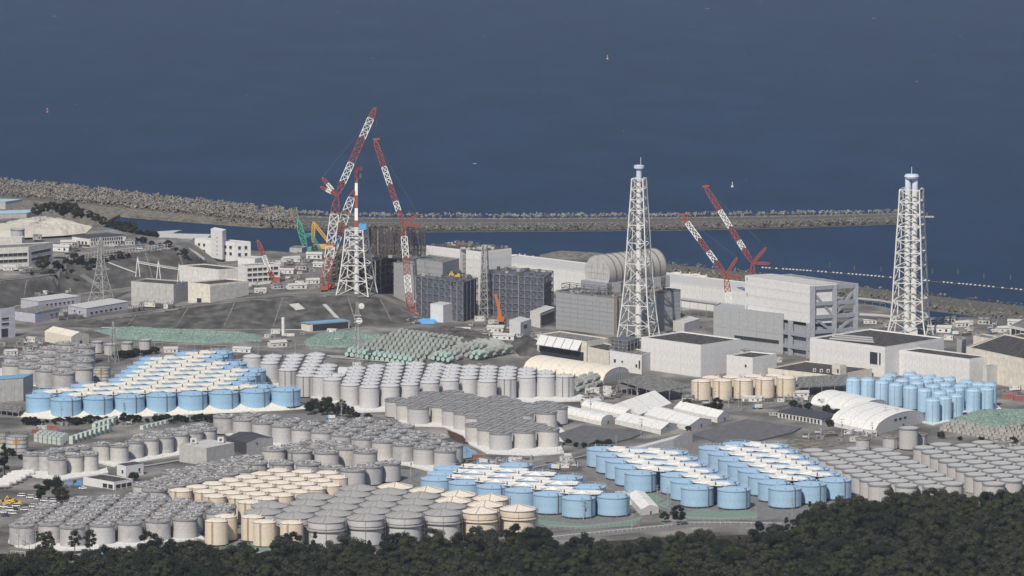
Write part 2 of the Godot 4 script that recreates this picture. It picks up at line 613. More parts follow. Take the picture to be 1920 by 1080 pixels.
func make_setting() -> void:
	# sea
	var s := Shape.new()
	s.quad(Vector3(-30000, 0, -45000), Vector3(30000, 0, -45000), Vector3(30000, 0, 900), Vector3(-30000, 0, 900), Vector3.UP)
	structure("sea", s, M.sea)
	# works yard: one sheet from behind the camera to the quay
	s = Shape.new()
	var shore := [Vector3(-405.97, 10, -447.63), Vector3(-339.97, 10, -492.62), Vector3(-266.55, 10, -570.21), Vector3(-165.12, 10, -651.23), Vector3(-109.06, 10, -711.81), Vector3(-72.48, 10, -774.39), Vector3(-42.79, 10, -788.58), Vector3(0, 10, -732.45), Vector3(25.44, 10, -753.3), Vector3(59.15, 10, -739.37), Vector3(92.12, 10, -704.98), Vector3(124.23, 10, -638.02), Vector3(149.04, 10, -560.72), Vector3(182.93, 10, -514.01), Vector3(221.38, 10, -492.62), Vector3(259.15, 10, -468.48), Vector3(283.3, 10, -427.01), Vector3(301.39, 10, -389.36), Vector3(334.3, 10, -392.23), Vector3(369.99, 10, -366.59), Vector3(460.56, 10, -275.71)]
	shore = [Vector3(-7000, 10, -430)] + shore + [Vector3(7000, 10, -230), Vector3(7000, 10, 6000), Vector3(-7000, 10, 6000)]
	s.prism(shore, -4.0, GROUND)
	structure("ground", s, M.yard)
	# hillside with sprayed slopes on the north side
	s = Shape.new()
	var x0 := -470.0
	var z0 := -915.0
	var dx := 3.2
	var nx := 130
	var nz := 188
	var hs := []
	var flat := Shape.new()
	for i in nx + 1:
		var row := PackedFloat32Array()
		for j in nz + 1:
			var x := x0 + i * dx
			var z := z0 + j * dx
			row.append(hill(x, z) + (sin(x * 0.31 + z * 0.17) + sin(x * 0.13 - z * 0.23)) * 0.12)
		hs.append(row)
	var norm := func(i: int, j: int) -> Vector3:
		var a: int = clampi(i, 1, nx - 1)
		var b: int = clampi(j, 1, nz - 1)
		return Vector3(hs[a - 1][b] - hs[a + 1][b], 2.0 * dx, hs[a][b - 1] - hs[a][b + 1]).normalized()
	for i in nx:
		for j in nz:
			if hs[i][j] < 9.75 and hs[i + 1][j] < 9.75 and hs[i][j + 1] < 9.75 and hs[i + 1][j + 1] < 9.75 and hs[i][j] > 9.0:
				continue
			var p := []
			var q := []
			for e in [[0, 0], [1, 0], [1, 1], [0, 1]]:
				p.append(Vector3(x0 + (i + e[0]) * dx, hs[i + e[0]][j + e[1]], z0 + (j + e[1]) * dx))
				q.append(norm.call(i + e[0], j + e[1]))
			var into: Shape = s if on_slope(p[0].x, p[0].z) else flat
			into.tri(p[0], p[1], p[2], q[0], q[1], q[2])
			into.tri(p[0], p[2], p[3], q[0], q[2], q[3])
	structure("slope", s, M.slope)
	structure("hill", flat, M.yard)
	drape("path", [Vector3(-134.72, 24, -380.07), Vector3(-124.16, 14, -351.28)], 3.0, M.pale_wall)
	drape("path", [Vector3(-157.32, 22, -371.85), Vector3(-150.6, 17, -374.67)], 14.0, M.pale_roof)
	drape("path", [Vector3(-306.3, 28, -579.35), Vector3(-284.23, 18, -564.89)], 2.0, M.pale_wall)
	drape("road", [Vector3(-324.01, 28, -546.53), Vector3(-313.87, 20, -539.49), Vector3(-307.63, 13, -531.17)], 6.0, M.asphalt, 0.3)
	drape("road", [Vector3(-379.6, 24, -495.34), Vector3(-357.75, 24, -514.25), Vector3(-338.91, 25, -525.4)], 6.0, M.asphalt, 0.3)
	drape("parking", [Vector3(-324.78, 31, -615.15), Vector3(-294.82, 32, -623.93), Vector3(-271.76, 32, -644.57)], 42.0, M.asphalt, 0.35)
	drape("road", [Vector3(-273.16, 14, -397.1), Vector3(-225.24, 19, -400.38), Vector3(-184.89, 23, -402.45), Vector3(-139.12, 25, -413.97)], 7.0, M.asphalt, 0.3)
	drape("kerb", [Vector3(-311.71, 11, -355.01), Vector3(-259.74, 15, -382.4), Vector3(-224.77, 19, -393.05), Vector3(-184.35, 23, -392.1), Vector3(-127.25, 25, -406.49), Vector3(-104.13, 24, -406.7)], 0.9, M.pale_wall, 0.9)
	drape("kerb", [Vector3(-378.28, 24, -482.85), Vector3(-356.66, 24, -503.2), Vector3(-340.86, 24, -520.59)], 1.0, M.pale_wall, 0.8)
	drape("kerb", [Vector3(-372.08, 10.6, -422.53), Vector3(-339.96, 10.8, -492.6), Vector3(-314.14, 12.4, -514.06), Vector3(-283.53, 14.4, -529.68)], 1.2, M.pale_wall, 0.8)
	drape("kerb", [Vector3(-290.96, 10.2, -334.3), Vector3(-248.69, 10.2, -324.61), Vector3(-180.94, 10.2, -325.99), Vector3(-148.72, 10.2, -321.85), Vector3(-98.41, 10.2, -339.86)], 1.2, M.pale_wall, 0.5)
	for q in [[Vector3(-272.62, 10, -341.32), Vector3(-269.22, 14, -371.18)], [Vector3(-237.97, 10, -332.98), Vector3(-232.85, 18, -381.64)], [Vector3(-203.97, 10, -332.98), Vector3(-199.33, 21, -385.25)], [Vector3(-169.08, 10, -330.21), Vector3(-165.21, 23, -393.57)], [Vector3(-110.56, 10, -341.32), Vector3(-118.48, 24, -397.78)], [Vector3(-85.61, 10, -358.12), Vector3(-95.39, 21, -396.99)], [Vector3(-359.08, 12, -447.39), Vector3(-359.83, 24, -495.34)], [Vector3(-268.95, 16, -548.7), Vector3(-280.55, 31, -608.37)], [Vector3(-249.93, 18, -594.06), Vector3(-257.84, 31, -621.96)]]:
		drape("drain", q, 0.9, M.grey_roof, 0.25)
	# plain and beach on the far left
	s = Shape.new()
	s.prism([Vector3(-588.95, 2.4, -1285.03), Vector3(-459.7, 2.4, -1249.67), Vector3(-428.37, 2.4, -1223.51), Vector3(-362.86, 2.4, -1180.62), Vector3(-307.96, 2.4, -1138.56), Vector3(-263.38, 2.4, -1097.33), Vector3(-220.08, 2.4, -1064.92), Vector3(-182.52, 2.4, -1044.91), Vector3(-181.82, 2.4, -1029.05), Vector3(-218.39, 2.4, -1033), Vector3(-261.09, 2.4, -1060.9), Vector3(-304.37, 2.4, -1089.18), Vector3(-340.95, 2.4, -1113.73), Vector3(-346.83, 2.4, -1072.98), Vector3(-347.66, 2.4, -1001.57), Vector3(-545.65, 2.4, -962.95)], -4.0, 2.4)
	structure("beach", s, M.sand)

	# breakwaters
	var far_ := [Vector3(-635.96, 3, -1484.56), Vector3(-505.14, 3, -1398.4), Vector3(-472.95, 3, -1375.04), Vector3(-420.63, 3, -1342.74), Vector3(-367.17, 3, -1288.45), Vector3(-315, 3, -1235.46), Vector3(-264.61, 3, -1192.28), Vector3(-225.01, 3, -1158.34), Vector3(-185.86, 3, -1120.8), Vector3(-148.1, 3, -1104.33), Vector3(-73.98, 3, -1100.23), Vector3(18.48, 3, -1096.14), Vector3(148.1, 3, -1104.33), Vector3(250.66, 3, -1116.67), Vector3(340.79, 3, -1129.09)]
	var near_ := [Vector3(-613.73, 3, -1324.49), Vector3(-488.79, 3, -1252.98), Vector3(-457.73, 3, -1231.1), Vector3(-406.77, 3, -1196.56), Vector3(-355.92, 3, -1154.14), Vector3(-306.06, 3, -1112.55), Vector3(-256.93, 3, -1067.74), Vector3(-218.53, 3, -1035.74), Vector3(-181.41, 3, -1019.92), Vector3(-144.71, 3, -1008.14), Vector3(-72.29, 3, -1004.23), Vector3(18.09, 3, -1008.14), Vector3(144.99, 3, -1015.99), Vector3(245.85, 3, -1035.74), Vector3(335.51, 3, -1063.71)]
	mole("breakwater", far_, near_, 3.2, M.mole)
	s = Shape.new()
	for i in range(8, far_.size() - 1):
		for e in [[0.30, 1.6], [0.62, 0.5]]:
			var a: Vector3 = far_[i].lerp(near_[i], e[0])
			var b: Vector3 = far_[i + 1].lerp(near_[i + 1], e[0])
			s.bar(Vector3(a.x, 3.2, a.z), Vector3(b.x, 3.2, b.z), 1.5, e[1] * 1.2)
	structure("breakwater_wall", s, M.grey_roof)
	s = Shape.new()
	for i in range(8, near_.size() - 1):
		s.bar(Vector3(near_[i].x, 0.1, near_[i].z + 3.0), Vector3(near_[i + 1].x, 0.1, near_[i + 1].z + 3.0), 3.0, 0.8)
	structure("breakwater_toe", s, M.mole)
	var sw_far := [Vector3(81.91, 4, -816.61), Vector3(123.33, 4, -763.84), Vector3(164.24, 4, -726.03), Vector3(204.35, 4, -688.96), Vector3(265.15, 4, -623.36), Vector3(317.3, 4, -572.5), Vector3(379.85, 4, -513.88), Vector3(512.71, 4, -376.63)]
	var sw_near := [Vector3(80.73, 4, -760.37), Vector3(121.48, 4, -705.72), Vector3(161.65, 4, -665.74), Vector3(200.81, 4, -623.36), Vector3(260.41, 4, -556.89), Vector3(310.4, 4, -492.76), Vector3(371.11, 4, -430.84), Vector3(499.38, 4, -286.33)]
	mole("seawall", sw_far, sw_near, 4.2, M.mole)
	s = Shape.new()
	s.prism([Vector3(22.28, 6, -793.1), Vector3(38.85, 6, -821.61), Vector3(64.57, 6, -810.87), Vector3(94.1, 6, -786.03), Vector3(96.96, 6, -730.43), Vector3(59.02, 6, -730.43), Vector3(25.39, 6, -744.18)], -3.0, 6.0)
	structure("headland", s, M.sand)
	var tp := tetrapod_mesh()
	var xf := []
	var cl := []
	for p in strip_points(far_, near_, 3600, -0.02, 0.80, 0, 8):
		var sc := rng.randf_range(1.5, 2.4)
		xf.append(Transform3D(rand_basis().scaled(Vector3.ONE * sc), p + Vector3.UP * rng.randf_range(0.2, 3.2)))
		var g := rng.randf_range(0.20, 0.46)
		cl.append(Color(g, g * 0.95, g * 0.86))
	for p in strip_points(far_, near_, 620, -0.06, 0.14, 8, 14):
		var sc := rng.randf_range(0.9, 1.7)
		xf.append(Transform3D(rand_basis().scaled(Vector3.ONE * sc), p + Vector3.UP * rng.randf_range(0.3, 1.8)))
		var g := rng.randf_range(0.26, 0.55)
		cl.append(Color(g, g * 0.97, g * 0.90))
	scatter("tetrapods", "grey concrete tetrapods heaped along the outer breakwater", "tetrapods", tp, M.rock, xf, cl)
	xf = []
	cl = []
	for p in strip_points(far_, near_, 1300, 0.74, 1.02, 6, 14) + strip_points(sw_far, sw_near, 700, 0.55, 1.02) + strip_points(sw_far, sw_near, 260, -0.02, 0.16):
		var sc := rng.randf_range(0.5, 1.35)
		xf.append(Transform3D(rand_basis().scaled(Vector3.ONE * sc), p + Vector3.UP * rng.randf_range(-1.6, 0.9)))
		var g := rng.randf_range(0.15, 0.40)
		cl.append(Color(g, g * 0.95, g * 0.84))
	scatter("armour_rocks", "rough brown grey rocks lining the inner edges of breakwater and seawall", "rocks", rock_mesh(4), M.rock, xf, cl)
	# foam flecks on the open sea
	xf = []
	var fs := Shape.new()
	var rim := []
	for i in 9:
		var a := TAU * i / 9
		rim.append(Vector3(cos(a) * rng.randf_range(0.6, 1.2), 0, sin(a) * rng.randf_range(0.5, 1.2)))
	for i in 9:
		fs.face(Vector3(0, 0.12, 0), rim[i], rim[(i + 1) % 9], Vector3.UP)
	for i in 85:
		var z := -1150.0 - 3000.0 * pow(rng.randf(), 0.8)
		var x := rng.randf_range(-800, 800)
		var w := 0.45 + 1.5 * pow(rng.randf(), 4.0)
		xf.append(Transform3D(Basis.from_euler(Vector3(0, rng.randf_range(-0.3, 0.3), 0)).scaled_local(Vector3(w * rng.randf_range(0.6, 2.2), 1, w)), Vector3(x, 0.05, z)))
	scatter("foam", "scattered white foam flecks on the open sea", "foam", fs.mesh(), M.foam, xf, [])

	# pads and paved areas
	var pad_n := 0
	for poly in [
		[Vector3(-172.13, 10.7, -93.17), Vector3(-137.21, 10.7, -18.1), Vector3(-115.27, 10.7, 18.12), Vector3(-97.72, 10.7, 57.88), Vector3(-72.05, 10.7, 53.51), Vector3(-8.8, 10.7, 24.82), Vector3(46.58, 10.7, 9.14), Vector3(46.86, 10.7, -8.97), Vector3(37.87, 10.7, -29.6), Vector3(13.98, 10.7, -76.44), Vector3(-92.45, 10.7, -132.08), Vector3(-171.46, 10.7, -146.91)],
		[Vector3(-77.64, 10.7, 57.88), Vector3(-71.18, 10.7, 90.23), Vector3(-64.11, 10.7, 111.42), Vector3(-42.68, 10.7, 115.62), Vector3(-29.84, 10.7, 150.87), Vector3(-25.67, 10.7, 183.28), Vector3(-15.22, 10.7, 216.95), Vector3(12.65, 10.7, 224.76), Vector3(31.08, 10.7, 216.95), Vector3(29.43, 10.7, 191.28), Vector3(35.03, 10.7, 150.87), Vector3(26.39, 10.7, 100.86), Vector3(-20.25, 10.7, 31.49), Vector3(-67.9, 10.7, 13.64)],
		[Vector3(-182.94, 10.7, 130.24), Vector3(-168.34, 10.7, 157), Vector3(-145.57, 10.7, 191.28), Vector3(-114.08, 10.7, 218.91), Vector3(-81.78, 10.7, 240.26), Vector3(-62.49, 10.7, 259.39), Vector3(-45.84, 10.7, 283.88), Vector3(-33.7, 10.7, 263.19), Vector3(-34.86, 10.7, 218.91), Vector3(-58.07, 10.7, 167.16), Vector3(-131.96, 10.7, 100.86), Vector3(-181.71, 10.7, 96.62)],
		[Vector3(-287.37, 10.7, 287.61), Vector3(-273.85, 10.7, 302.44), Vector3(-258.23, 10.7, 311.62), Vector3(-234.16, 10.7, 287.61), Vector3(-236.66, 10.7, 268.86), Vector3(-281.76, 10.7, 253.68)],
		[Vector3(-243.89, 10.7, 249.86), Vector3(-232.3, 10.7, 265.08), Vector3(-221.8, 10.7, 251.77), Vector3(-197.66, 10.7, 224.76), Vector3(-177.33, 10.7, 195.26), Vector3(-180.53, 10.7, 169.19), Vector3(-216.67, 10.7, 203.19), Vector3(-244.01, 10.7, 218.91)],
		[Vector3(-335.72, 10.7, -78.82), Vector3(-318.07, 10.7, -59.89), Vector3(-284.67, 10.7, -36.54), Vector3(-279.77, 10.7, -78.82), Vector3(-304.63, 10.7, -119.82), Vector3(-341.35, 10.7, -132.08)],
		[Vector3(-269.1, 10.7, 510.54), Vector3(-263.54, 10.7, 523.11), Vector3(-242.67, 10.7, 534), Vector3(-209.06, 10.7, 530.9), Vector3(-184.53, 10.7, 510.54), Vector3(-164.63, 10.7, 501.03), Vector3(-169.3, 10.7, 481.81), Vector3(-219.1, 10.7, 478.58), Vector3(-270.65, 10.7, 481.81)],
		[Vector3(251.26, 10.7, 94.49), Vector3(260.55, 10.7, 109.31), Vector3(308.76, 10.7, 49.13), Vector3(306.94, 10.7, 27.05), Vector3(267.72, 10.7, 57.88)]]:
		s = Shape.new()
		s.prism(poly, GROUND - 0.5, GROUND + 0.75)
		structure("pavement", s, M.pad)
	for poly in [
		[Vector3(-147.73, 10.1, 516.71), Vector3(-112.81, 10.1, 535.41), Vector3(-73.68, 10.1, 522.97), Vector3(-23.01, 10.1, 484.94), Vector3(14.49, 10.1, 465.5), Vector3(69.71, 10.1, 458.96), Vector3(67.82, 10.1, 418.99), Vector3(15.14, 10.1, 346.06), Vector3(-55.97, 10.1, 272.81), Vector3(-99.51, 10.1, 272.81), Vector3(-166.38, 10.1, 398.55)],
		[Vector3(40.43, 10.1, 272.81), Vector3(61.89, 10.1, 354.95), Vector3(71.76, 10.1, 381.28), Vector3(96.51, 10.1, 440.79), Vector3(134.53, 10.1, 440.79), Vector3(191.3, 10.1, 424.06), Vector3(202.04, 10.1, 398.55), Vector3(186.58, 10.1, 272.81), Vector3(149, 10.1, 155.31), Vector3(60.7, 10.1, 195.55)]]:
		s = Shape.new()
		s.prism(poly, GROUND, GROUND + 0.06)
		structure("pavement", s, M.asphalt)
	for poly in [
		[Vector3(27.61, 11, 146.58), Vector3(44.38, 11, 111.21), Vector3(79.65, 11, 144.53), Vector3(71.02, 11, 164.97), Vector3(46.27, 11, 199.09), Vector3(32.08, 11, 183.13)],
		[Vector3(109.8, 11, 146.58), Vector3(145.79, 11, 87.87), Vector3(177.56, 11, 121.7), Vector3(172.01, 11, 138.34), Vector3(141.17, 11, 183.13), Vector3(122.26, 11, 175.09)]]:
		s = Shape.new()
		s.prism(poly, GROUND, GROUND + 0.9)
		structure("terrace", s, M.dark_pad)
	for poly in [
		[Vector3(95.83, 10.1, 418.99), Vector3(106.76, 10.1, 403.69), Vector3(115.73, 10.1, 415.61), Vector3(125.95, 10.1, 405.4), Vector3(135.64, 10.1, 418.99), Vector3(135.2, 10.1, 439.13), Vector3(96.57, 10.1, 439.13)],
		[Vector3(14.63, 10.1, 439.13), Vector3(40.71, 10.1, 455.67), Vector3(64.3, 10.1, 442.45), Vector3(72.06, 10.1, 425.74), Vector3(70.19, 10.1, 440.79), Vector3(65.35, 10.1, 458.96), Vector3(40.51, 10.1, 468.76), Vector3(15.12, 10.1, 455.67)],
		[Vector3(70.95, 10.1, 354.95), Vector3(80.06, 10.1, 353.18), Vector3(89.84, 10.1, 395.12), Vector3(81.6, 10.1, 401.98), Vector3(71.76, 10.1, 381.28)],
		[Vector3(-153.6, 10.1, 513.57), Vector3(-74.32, 10.1, 500.93), Vector3(-73.68, 10.1, 522.97), Vector3(-149.48, 10.1, 535.41)]]:
		s = Shape.new()
		s.prism(poly, GROUND, GROUND + 0.12)
		structure("verge", s, M.green_bank)
	# roads
	for poly in [
		[Vector3(-270.1, 10.1, 541.58), Vector3(-235.48, 10.1, 550.78), Vector3(-177.89, 10.1, 532.31), Vector3(-137.7, 10.1, 544.65), Vector3(-73.42, 10.1, 532.31), Vector3(-17.17, 10.1, 497.74), Vector3(28.83, 10.1, 478.49), Vector3(75.57, 10.1, 457.32), Vector3(99.25, 10.1, 445.77), Vector3(148.87, 10.1, 445.77), Vector3(199.75, 10.1, 429.1), Vector3(198.5, 10.1, 445.77), Vector3(147.95, 10.1, 462.23), Vector3(98.63, 10.1, 462.23), Vector3(77.99, 10.1, 473.64), Vector3(34.34, 10.1, 497.74), Vector3(-17.02, 10.1, 519.85), Vector3(-72.8, 10.1, 553.83), Vector3(-136.54, 10.1, 565.97), Vector3(-176.4, 10.1, 553.83), Vector3(-233.52, 10.1, 571.99), Vector3(-267.84, 10.1, 562.94)],
		[Vector3(-321.68, 10.1, 54.01), Vector3(-252.84, 10.1, 75.69), Vector3(-210.5, 10.1, 62.72), Vector3(-133.46, 10.1, 67.05), Vector3(-86.5, 10.1, 75.69), Vector3(-31.99, 10.1, 191.57), Vector3(-9.44, 10.1, 238.56), Vector3(12.56, 10.1, 246.24), Vector3(46.39, 10.1, 191.57), Vector3(44.54, 10.1, 207.4), Vector3(12.47, 10.1, 265.27), Vector3(-12.51, 10.1, 257.69), Vector3(-38.18, 10.1, 207.4), Vector3(-89.19, 10.1, 97.05), Vector3(-132.51, 10.1, 88.54), Vector3(-209, 10.1, 84.27), Vector3(-251.06, 10.1, 97.05), Vector3(-319.38, 10.1, 75.69)],
		[Vector3(47.32, 10.1, 27.59), Vector3(113.93, 10.1, 54.01), Vector3(162.71, 10.1, 18.68), Vector3(220.3, 10.1, -28.96), Vector3(219.17, 10.1, -12.92), Vector3(161.77, 10.1, 36.45), Vector3(113.11, 10.1, 75.69), Vector3(46.98, 10.1, 49.64)]]:
		s = Shape.new()
		s.prism(poly, GROUND, GROUND + 0.10)
		structure("road", s, M.asphalt)
	for poly in [
		[Vector3(-35.19, 10.1, 191.57), Vector3(-28.04, 10.1, 203.46), Vector3(-18.94, 10.1, 230.83), Vector3(-25.18, 10.1, 238.56), Vector3(-38.18, 10.1, 207.4)],
		[Vector3(-39.91, 10.1, 126.47), Vector3(-29.88, 10.1, 147.12), Vector3(-25.06, 10.1, 179.58), Vector3(-29.55, 10.1, 179.58), Vector3(-37.2, 10.1, 159.38)]]:
		s = Shape.new()
		s.prism(poly, GROUND, GROUND + 0.15)
		structure("bare_soil", s, M.brown_red)
	s = Shape.new()
	s.prism([Vector3(161.06, 10.1, 171.54), Vector3(174.67, 10.1, 159.38), Vector3(192.74, 10.1, 179.58), Vector3(206.16, 10.1, 171.54), Vector3(191.95, 10.1, 191.57), Vector3(172.28, 10.1, 199.51)], GROUND, GROUND + 0.15)
	structure("bare_soil", s, M.sand)
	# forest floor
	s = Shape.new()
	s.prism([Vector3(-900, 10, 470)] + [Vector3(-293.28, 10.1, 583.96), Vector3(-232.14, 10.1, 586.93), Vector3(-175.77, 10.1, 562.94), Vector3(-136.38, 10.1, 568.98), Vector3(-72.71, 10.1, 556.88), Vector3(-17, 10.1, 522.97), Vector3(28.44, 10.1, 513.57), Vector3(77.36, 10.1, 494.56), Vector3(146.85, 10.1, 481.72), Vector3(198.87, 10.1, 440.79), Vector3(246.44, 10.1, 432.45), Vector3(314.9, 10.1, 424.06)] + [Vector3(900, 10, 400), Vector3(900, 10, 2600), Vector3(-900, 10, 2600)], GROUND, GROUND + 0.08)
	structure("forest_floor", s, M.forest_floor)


# ---------------------------------------------------------------- tanks
func ladder_shape(r: float, h: float, ang: float) -> Shape:
	var s := Shape.new()
	var d := Vector3(cos(ang), 0, sin(ang))
	var t := Vector3(-d.z, 0, d.x)
	for k in [-0.35, 0.35]:
		s.bar(d * (r + 0.35) + t * k, d * (r + 0.35) + t * k + Vector3.UP * (h + 1.0), 0.14)
	var y := 0.6
	while y < h:
		s.bar(d * (r + 0.35) - t * 0.35 + Vector3.UP * y, d * (r + 0.35) + t * 0.35 + Vector3.UP * y, 0.1)
		y += 0.9
	return s

func seams(r: float, h: float, hoops: int, lines: int) -> Shape:   # weld seams, standing a little proud
	var s := Shape.new()
	for k in hoops:
		var y := h * (k + 1.0) / (hoops + 1.0)
		s.lathe([Vector2(r, y - 0.06), Vector2(r + 0.05, y - 0.06), Vector2(r + 0.05, y + 0.06), Vector2(r, y + 0.06)], 40)
	for k in lines:
		var a := TAU * (k + 0.37) / lines
		var d := Vector3(cos(a), 0, sin(a))
		s.bar(d * r, d * r + Vector3.UP * h, 0.12)
	return s

func blue_tank(r: float, h: float, m: Material) -> Node3D:
	var o := proto("blue_tank", "tank")
	var s := Shape.new()
	s.lathe([Vector2(r, 0.7), Vector2(r, h)], 48, true)
	var shell := part("shell", s, m, o)
	part("weld_seam", seams(r, h, 1, 9), m, shell)
	s = Shape.new()
	s.lathe([Vector2(r - 0.15, 0), Vector2(r - 0.15, 0.75)], 48, true)
	part("base_ring", s, M.dark, o)
	s = Shape.new()
	s.lathe([Vector2(r + 0.02, h), Vector2(r * 0.5, h + r * 0.085), Vector2(0, h + r * 0.13)], 48, true)
	var roof := part("roof", s, m, o)
	s = Shape.new()
	s.lathe([Vector2(r, h - 0.45), Vector2(r + 0.22, h - 0.45), Vector2(r + 0.22, h - 0.15), Vector2(r, h - 0.15)], 48)
	part("rim", s, M.line_blue, o)
	for a in [0.4, 1.5, 2.4, 4.0, 5.2]:
		s = Shape.new()
		var d := Vector3(cos(a), 0, sin(a)) * r * 0.78
		s.tube(d + Vector3.UP * (h + r * 0.02), d + Vector3.UP * (h + r * 0.02 + 1.0), 0.32, 0.32, 8)
		part("manhole", s, m if a > 2.0 else M.steel, roof)
	s = Shape.new()
	var d2 := Vector3(0.62, 0, 0.79)
	s.bar(d2 * (r + 0.3) + Vector3.UP * 0.2, d2 * (r + 0.3) + Vector3.UP * (h + 1.0), 0.42)
	s.bar(d2 * (r + 0.3) + Vector3.UP * (h + 1.0), d2 * (r - 1.2) + Vector3.UP * (h + 1.2), 0.42)
	part("pipe", s, M.dark_steel, o)
	# hand rail round the roof edge
	s = Shape.new()
	for i in 28:
		var a := TAU * i / 28
		var b := TAU * (i + 1) / 28
		var p := Vector3(cos(a), 0, sin(a)) * (r - 0.1) + Vector3.UP * h
		var q := Vector3(cos(b), 0, sin(b)) * (r - 0.1) + Vector3.UP * h
		s.bar(p, p + Vector3.UP * 1.0, 0.07)
		s.bar(p + Vector3.UP * 1.0, q + Vector3.UP * 1.0, 0.07)
	part("hand_rail", s, M.stack_blue, o)
	return o

func tall_grey(r: float, h: float, variant: int) -> Node3D:
	var o := proto("tall_grey_tank", "tank")
	var s := Shape.new()
	s.lathe([Vector2(r, 0), Vector2(r, h)], 40, true)
	var gm: Material = [M.grey_light, M.grey_light2][variant]
	var shell := part("shell", s, gm, o)
	part("weld_seam", seams(r, h, 3, 5), gm, shell)
	s = Shape.new()
	s.lathe([Vector2(r + 0.12, h), Vector2(r * 0.75, h + r * 0.13), Vector2(r * 0.35, h + r * 0.21), Vector2(0, h + r * 0.23)], 40, true)
	var roof := part("roof", s, M.grey_light, o)
	s = Shape.new()
	s.lathe([Vector2(r, h - 0.3), Vector2(r + 0.18, h - 0.3), Vector2(r + 0.18, h + 0.05), Vector2(r, h + 0.05)], 40)
	part("rim", s, M.steel, o)
	for k in 3:
		s = Shape.new()
		var a: float = [0.3, 2.5, 4.6][k]
		var d := Vector3(cos(a), 0, sin(a)) * r * 0.6
		s.tube(d + Vector3.UP * (h + 0.4), d + Vector3.UP * (h + r * 0.14 + 0.9), 0.4, 0.4, 8)
		part("manhole", s, M.pipe_grey, roof)
	# stair platform with rails at the roof edge
	s = Shape.new()
	for k in 5:
		var a := -0.25 + 0.16 * k
		var d := Vector3(cos(a), 0, sin(a)) * (r + 0.5)
		s.bar(d + Vector3.UP * (h - 1.2), d + Vector3.UP * (h + 1.3), 0.16)
	var pa := Vector3(cos(-0.3), 0, sin(-0.3)) * (r + 0.5)
	var pb := Vector3(cos(0.45), 0, sin(0.45)) * (r + 0.5)
	for y in [-1.1, 0.2, 1.2]:
		s.bar(pa + Vector3.UP * (h + y), pb + Vector3.UP * (h + y), 0.2, 0.6 if y < -1.0 else 0.14)
	part("platform", s, M.dark_steel, o)
	s = Shape.new()
	var dp := Vector3(-0.25, 0, 0.97)
	s.tube(dp * (r + 0.25), dp * (r + 0.25) + Vector3.UP * (h + 0.4), 0.2, 0.2, 6)
	if variant == 1:
		part("pipe", s, M.dark_steel, o)
		part("ladder", ladder_shape(r, h, 1.2), M.steel, o)
	return o

